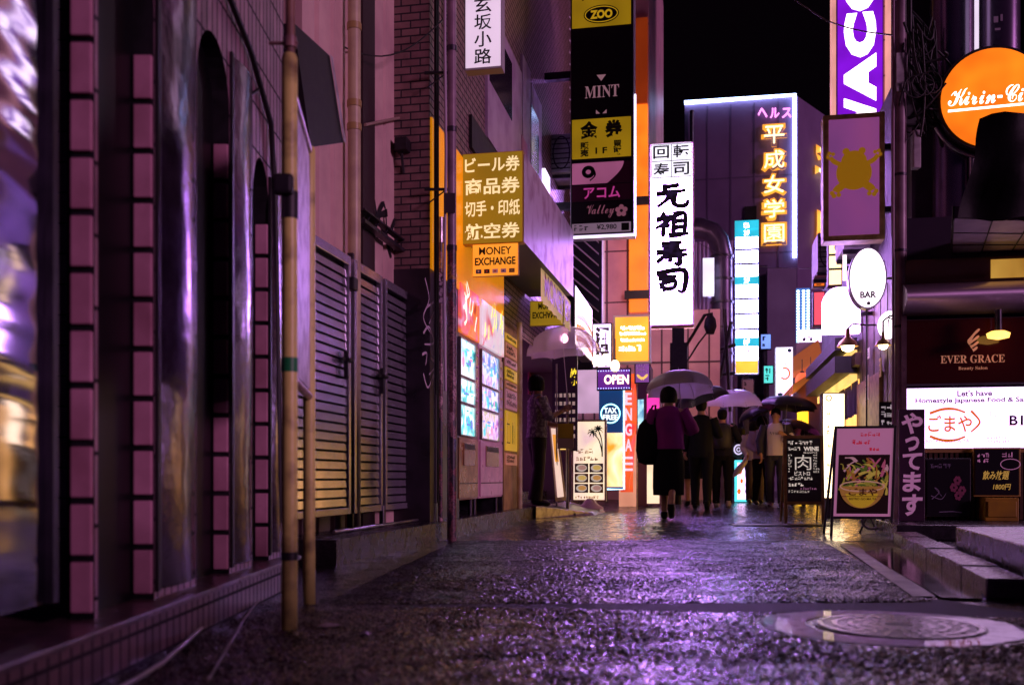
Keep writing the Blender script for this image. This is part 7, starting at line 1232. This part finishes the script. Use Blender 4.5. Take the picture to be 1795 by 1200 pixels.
# amber lit shop front on the right side, beyond the timber bar
asf = thing('amber_shopfront', 'low amber lit shop front with a rust awning beyond the timber bar', 'shop front', (2.05, 20.5, 0)); MB().box(2.05, 2.6, 17.6, 24.0, 0, 2.6).build('shop_wall', M('plum_wall', (.12, .05, .12), .5), asf)
for a, b, z0_, z1_, m in ((17.8, 18.6, .15, 1.5, EM('magenta_window', (.8, .08, .45), .5)), (19.2, 19.9, .1, 1.2, EM('amber_window', (1, .50, .04), 2.0)), (21.2, 23.6, .1, 2.1, EM('gold_window', (1, .52, .02), 1.7))): MB().box(2.035, 2.05, a, b, z0_, z1_).build('lit_window', m, asf)
c = MB(); c.add([(2.05, 17.6, 2.5), (2.05, 24, 2.5), (1.45, 24, 2.1), (1.45, 17.6, 2.1), (1.45, 24, 1.98), (1.45, 17.6, 1.98)], [(0, 1, 2, 3), (3, 2, 4, 5)]); c.build('awning', MATS['rust_awning'], asf)
# litter and cracks
for k, (px, py, sx) in enumerate(((575, 1098, .05), (640, 1112, .03), (455, 1010, .03), (930, 985, .03))):
    X, Y = gp(px, py, .006); c = MB(); rn = random.Random(k); pts = [(X + sx * math.cos(a) * rn.uniform(.5, 1), Y + sx * math.sin(a) * rn.uniform(.5, 1)) for a in [i * .785 for i in range(8)]]; c.add([(x, y, .007 + .006 * rn.random()) for x, y in pts] + [(X, Y, .02)], [(i, (i + 1) % 8, 8) for i in range(8)]); single('litter_scrap', c, M('wet_paper', (.6, .52, .62), .25), 'pale crumpled scrap of wet paper %s' % ('beside the foot of the cream post', 'on the black asphalt right of the cream post', 'by the foot of the tiled building', 'in the middle of the dark road patch')[k], 'litter')
c = MB(); rn = random.Random(77)
for a_, b_ in (((820, 1000), (1180, 1030)), ((1180, 1030), (1420, 1000)), ((600, 1120), (760, 1075)), ((980, 1090), (1120, 1180)), ((1000, 930), (1330, 938))):
    A2, B2 = Vector(gp(*a_)), Vector(gp(*b_)); n = 9; pts = [A2.lerp(B2, i / n) + Vector((rn.uniform(-.02, .02), rn.uniform(-.05, .05))) * (0 < i < n) for i in range(n + 1)]; c.stroke([tuple(p) for p in pts], .014, 't', .0075, None, 0, .5)
structure('road_cracks', c, MATS['tar_and_step_shade'])
v_ = VU(13.2, 990); zb_ = Z(594, v_, 13.2); sl = thing('shop_bulb', 'pink glowing bulb hanging over the ticket shop display inside the clear umbrella', 'lamp', (v_, 13.2, zb_ - .06)); c = MB(); c.loft([(v_, 13.2, zb_ + a, r_, r_) for a, r_ in ((-.06, .01), (-.04, .04), (0, .055), (.04, .04), (.07, .02))], 14); c.build('bulb', EM('pink_bulb', (1, .38, .55), 9, None, 0), sl); MB().tube([(v_, 13.2, zb_ + .07), (v_, 13.2, 2.62)], .008, 6).build('cord', black, sl)
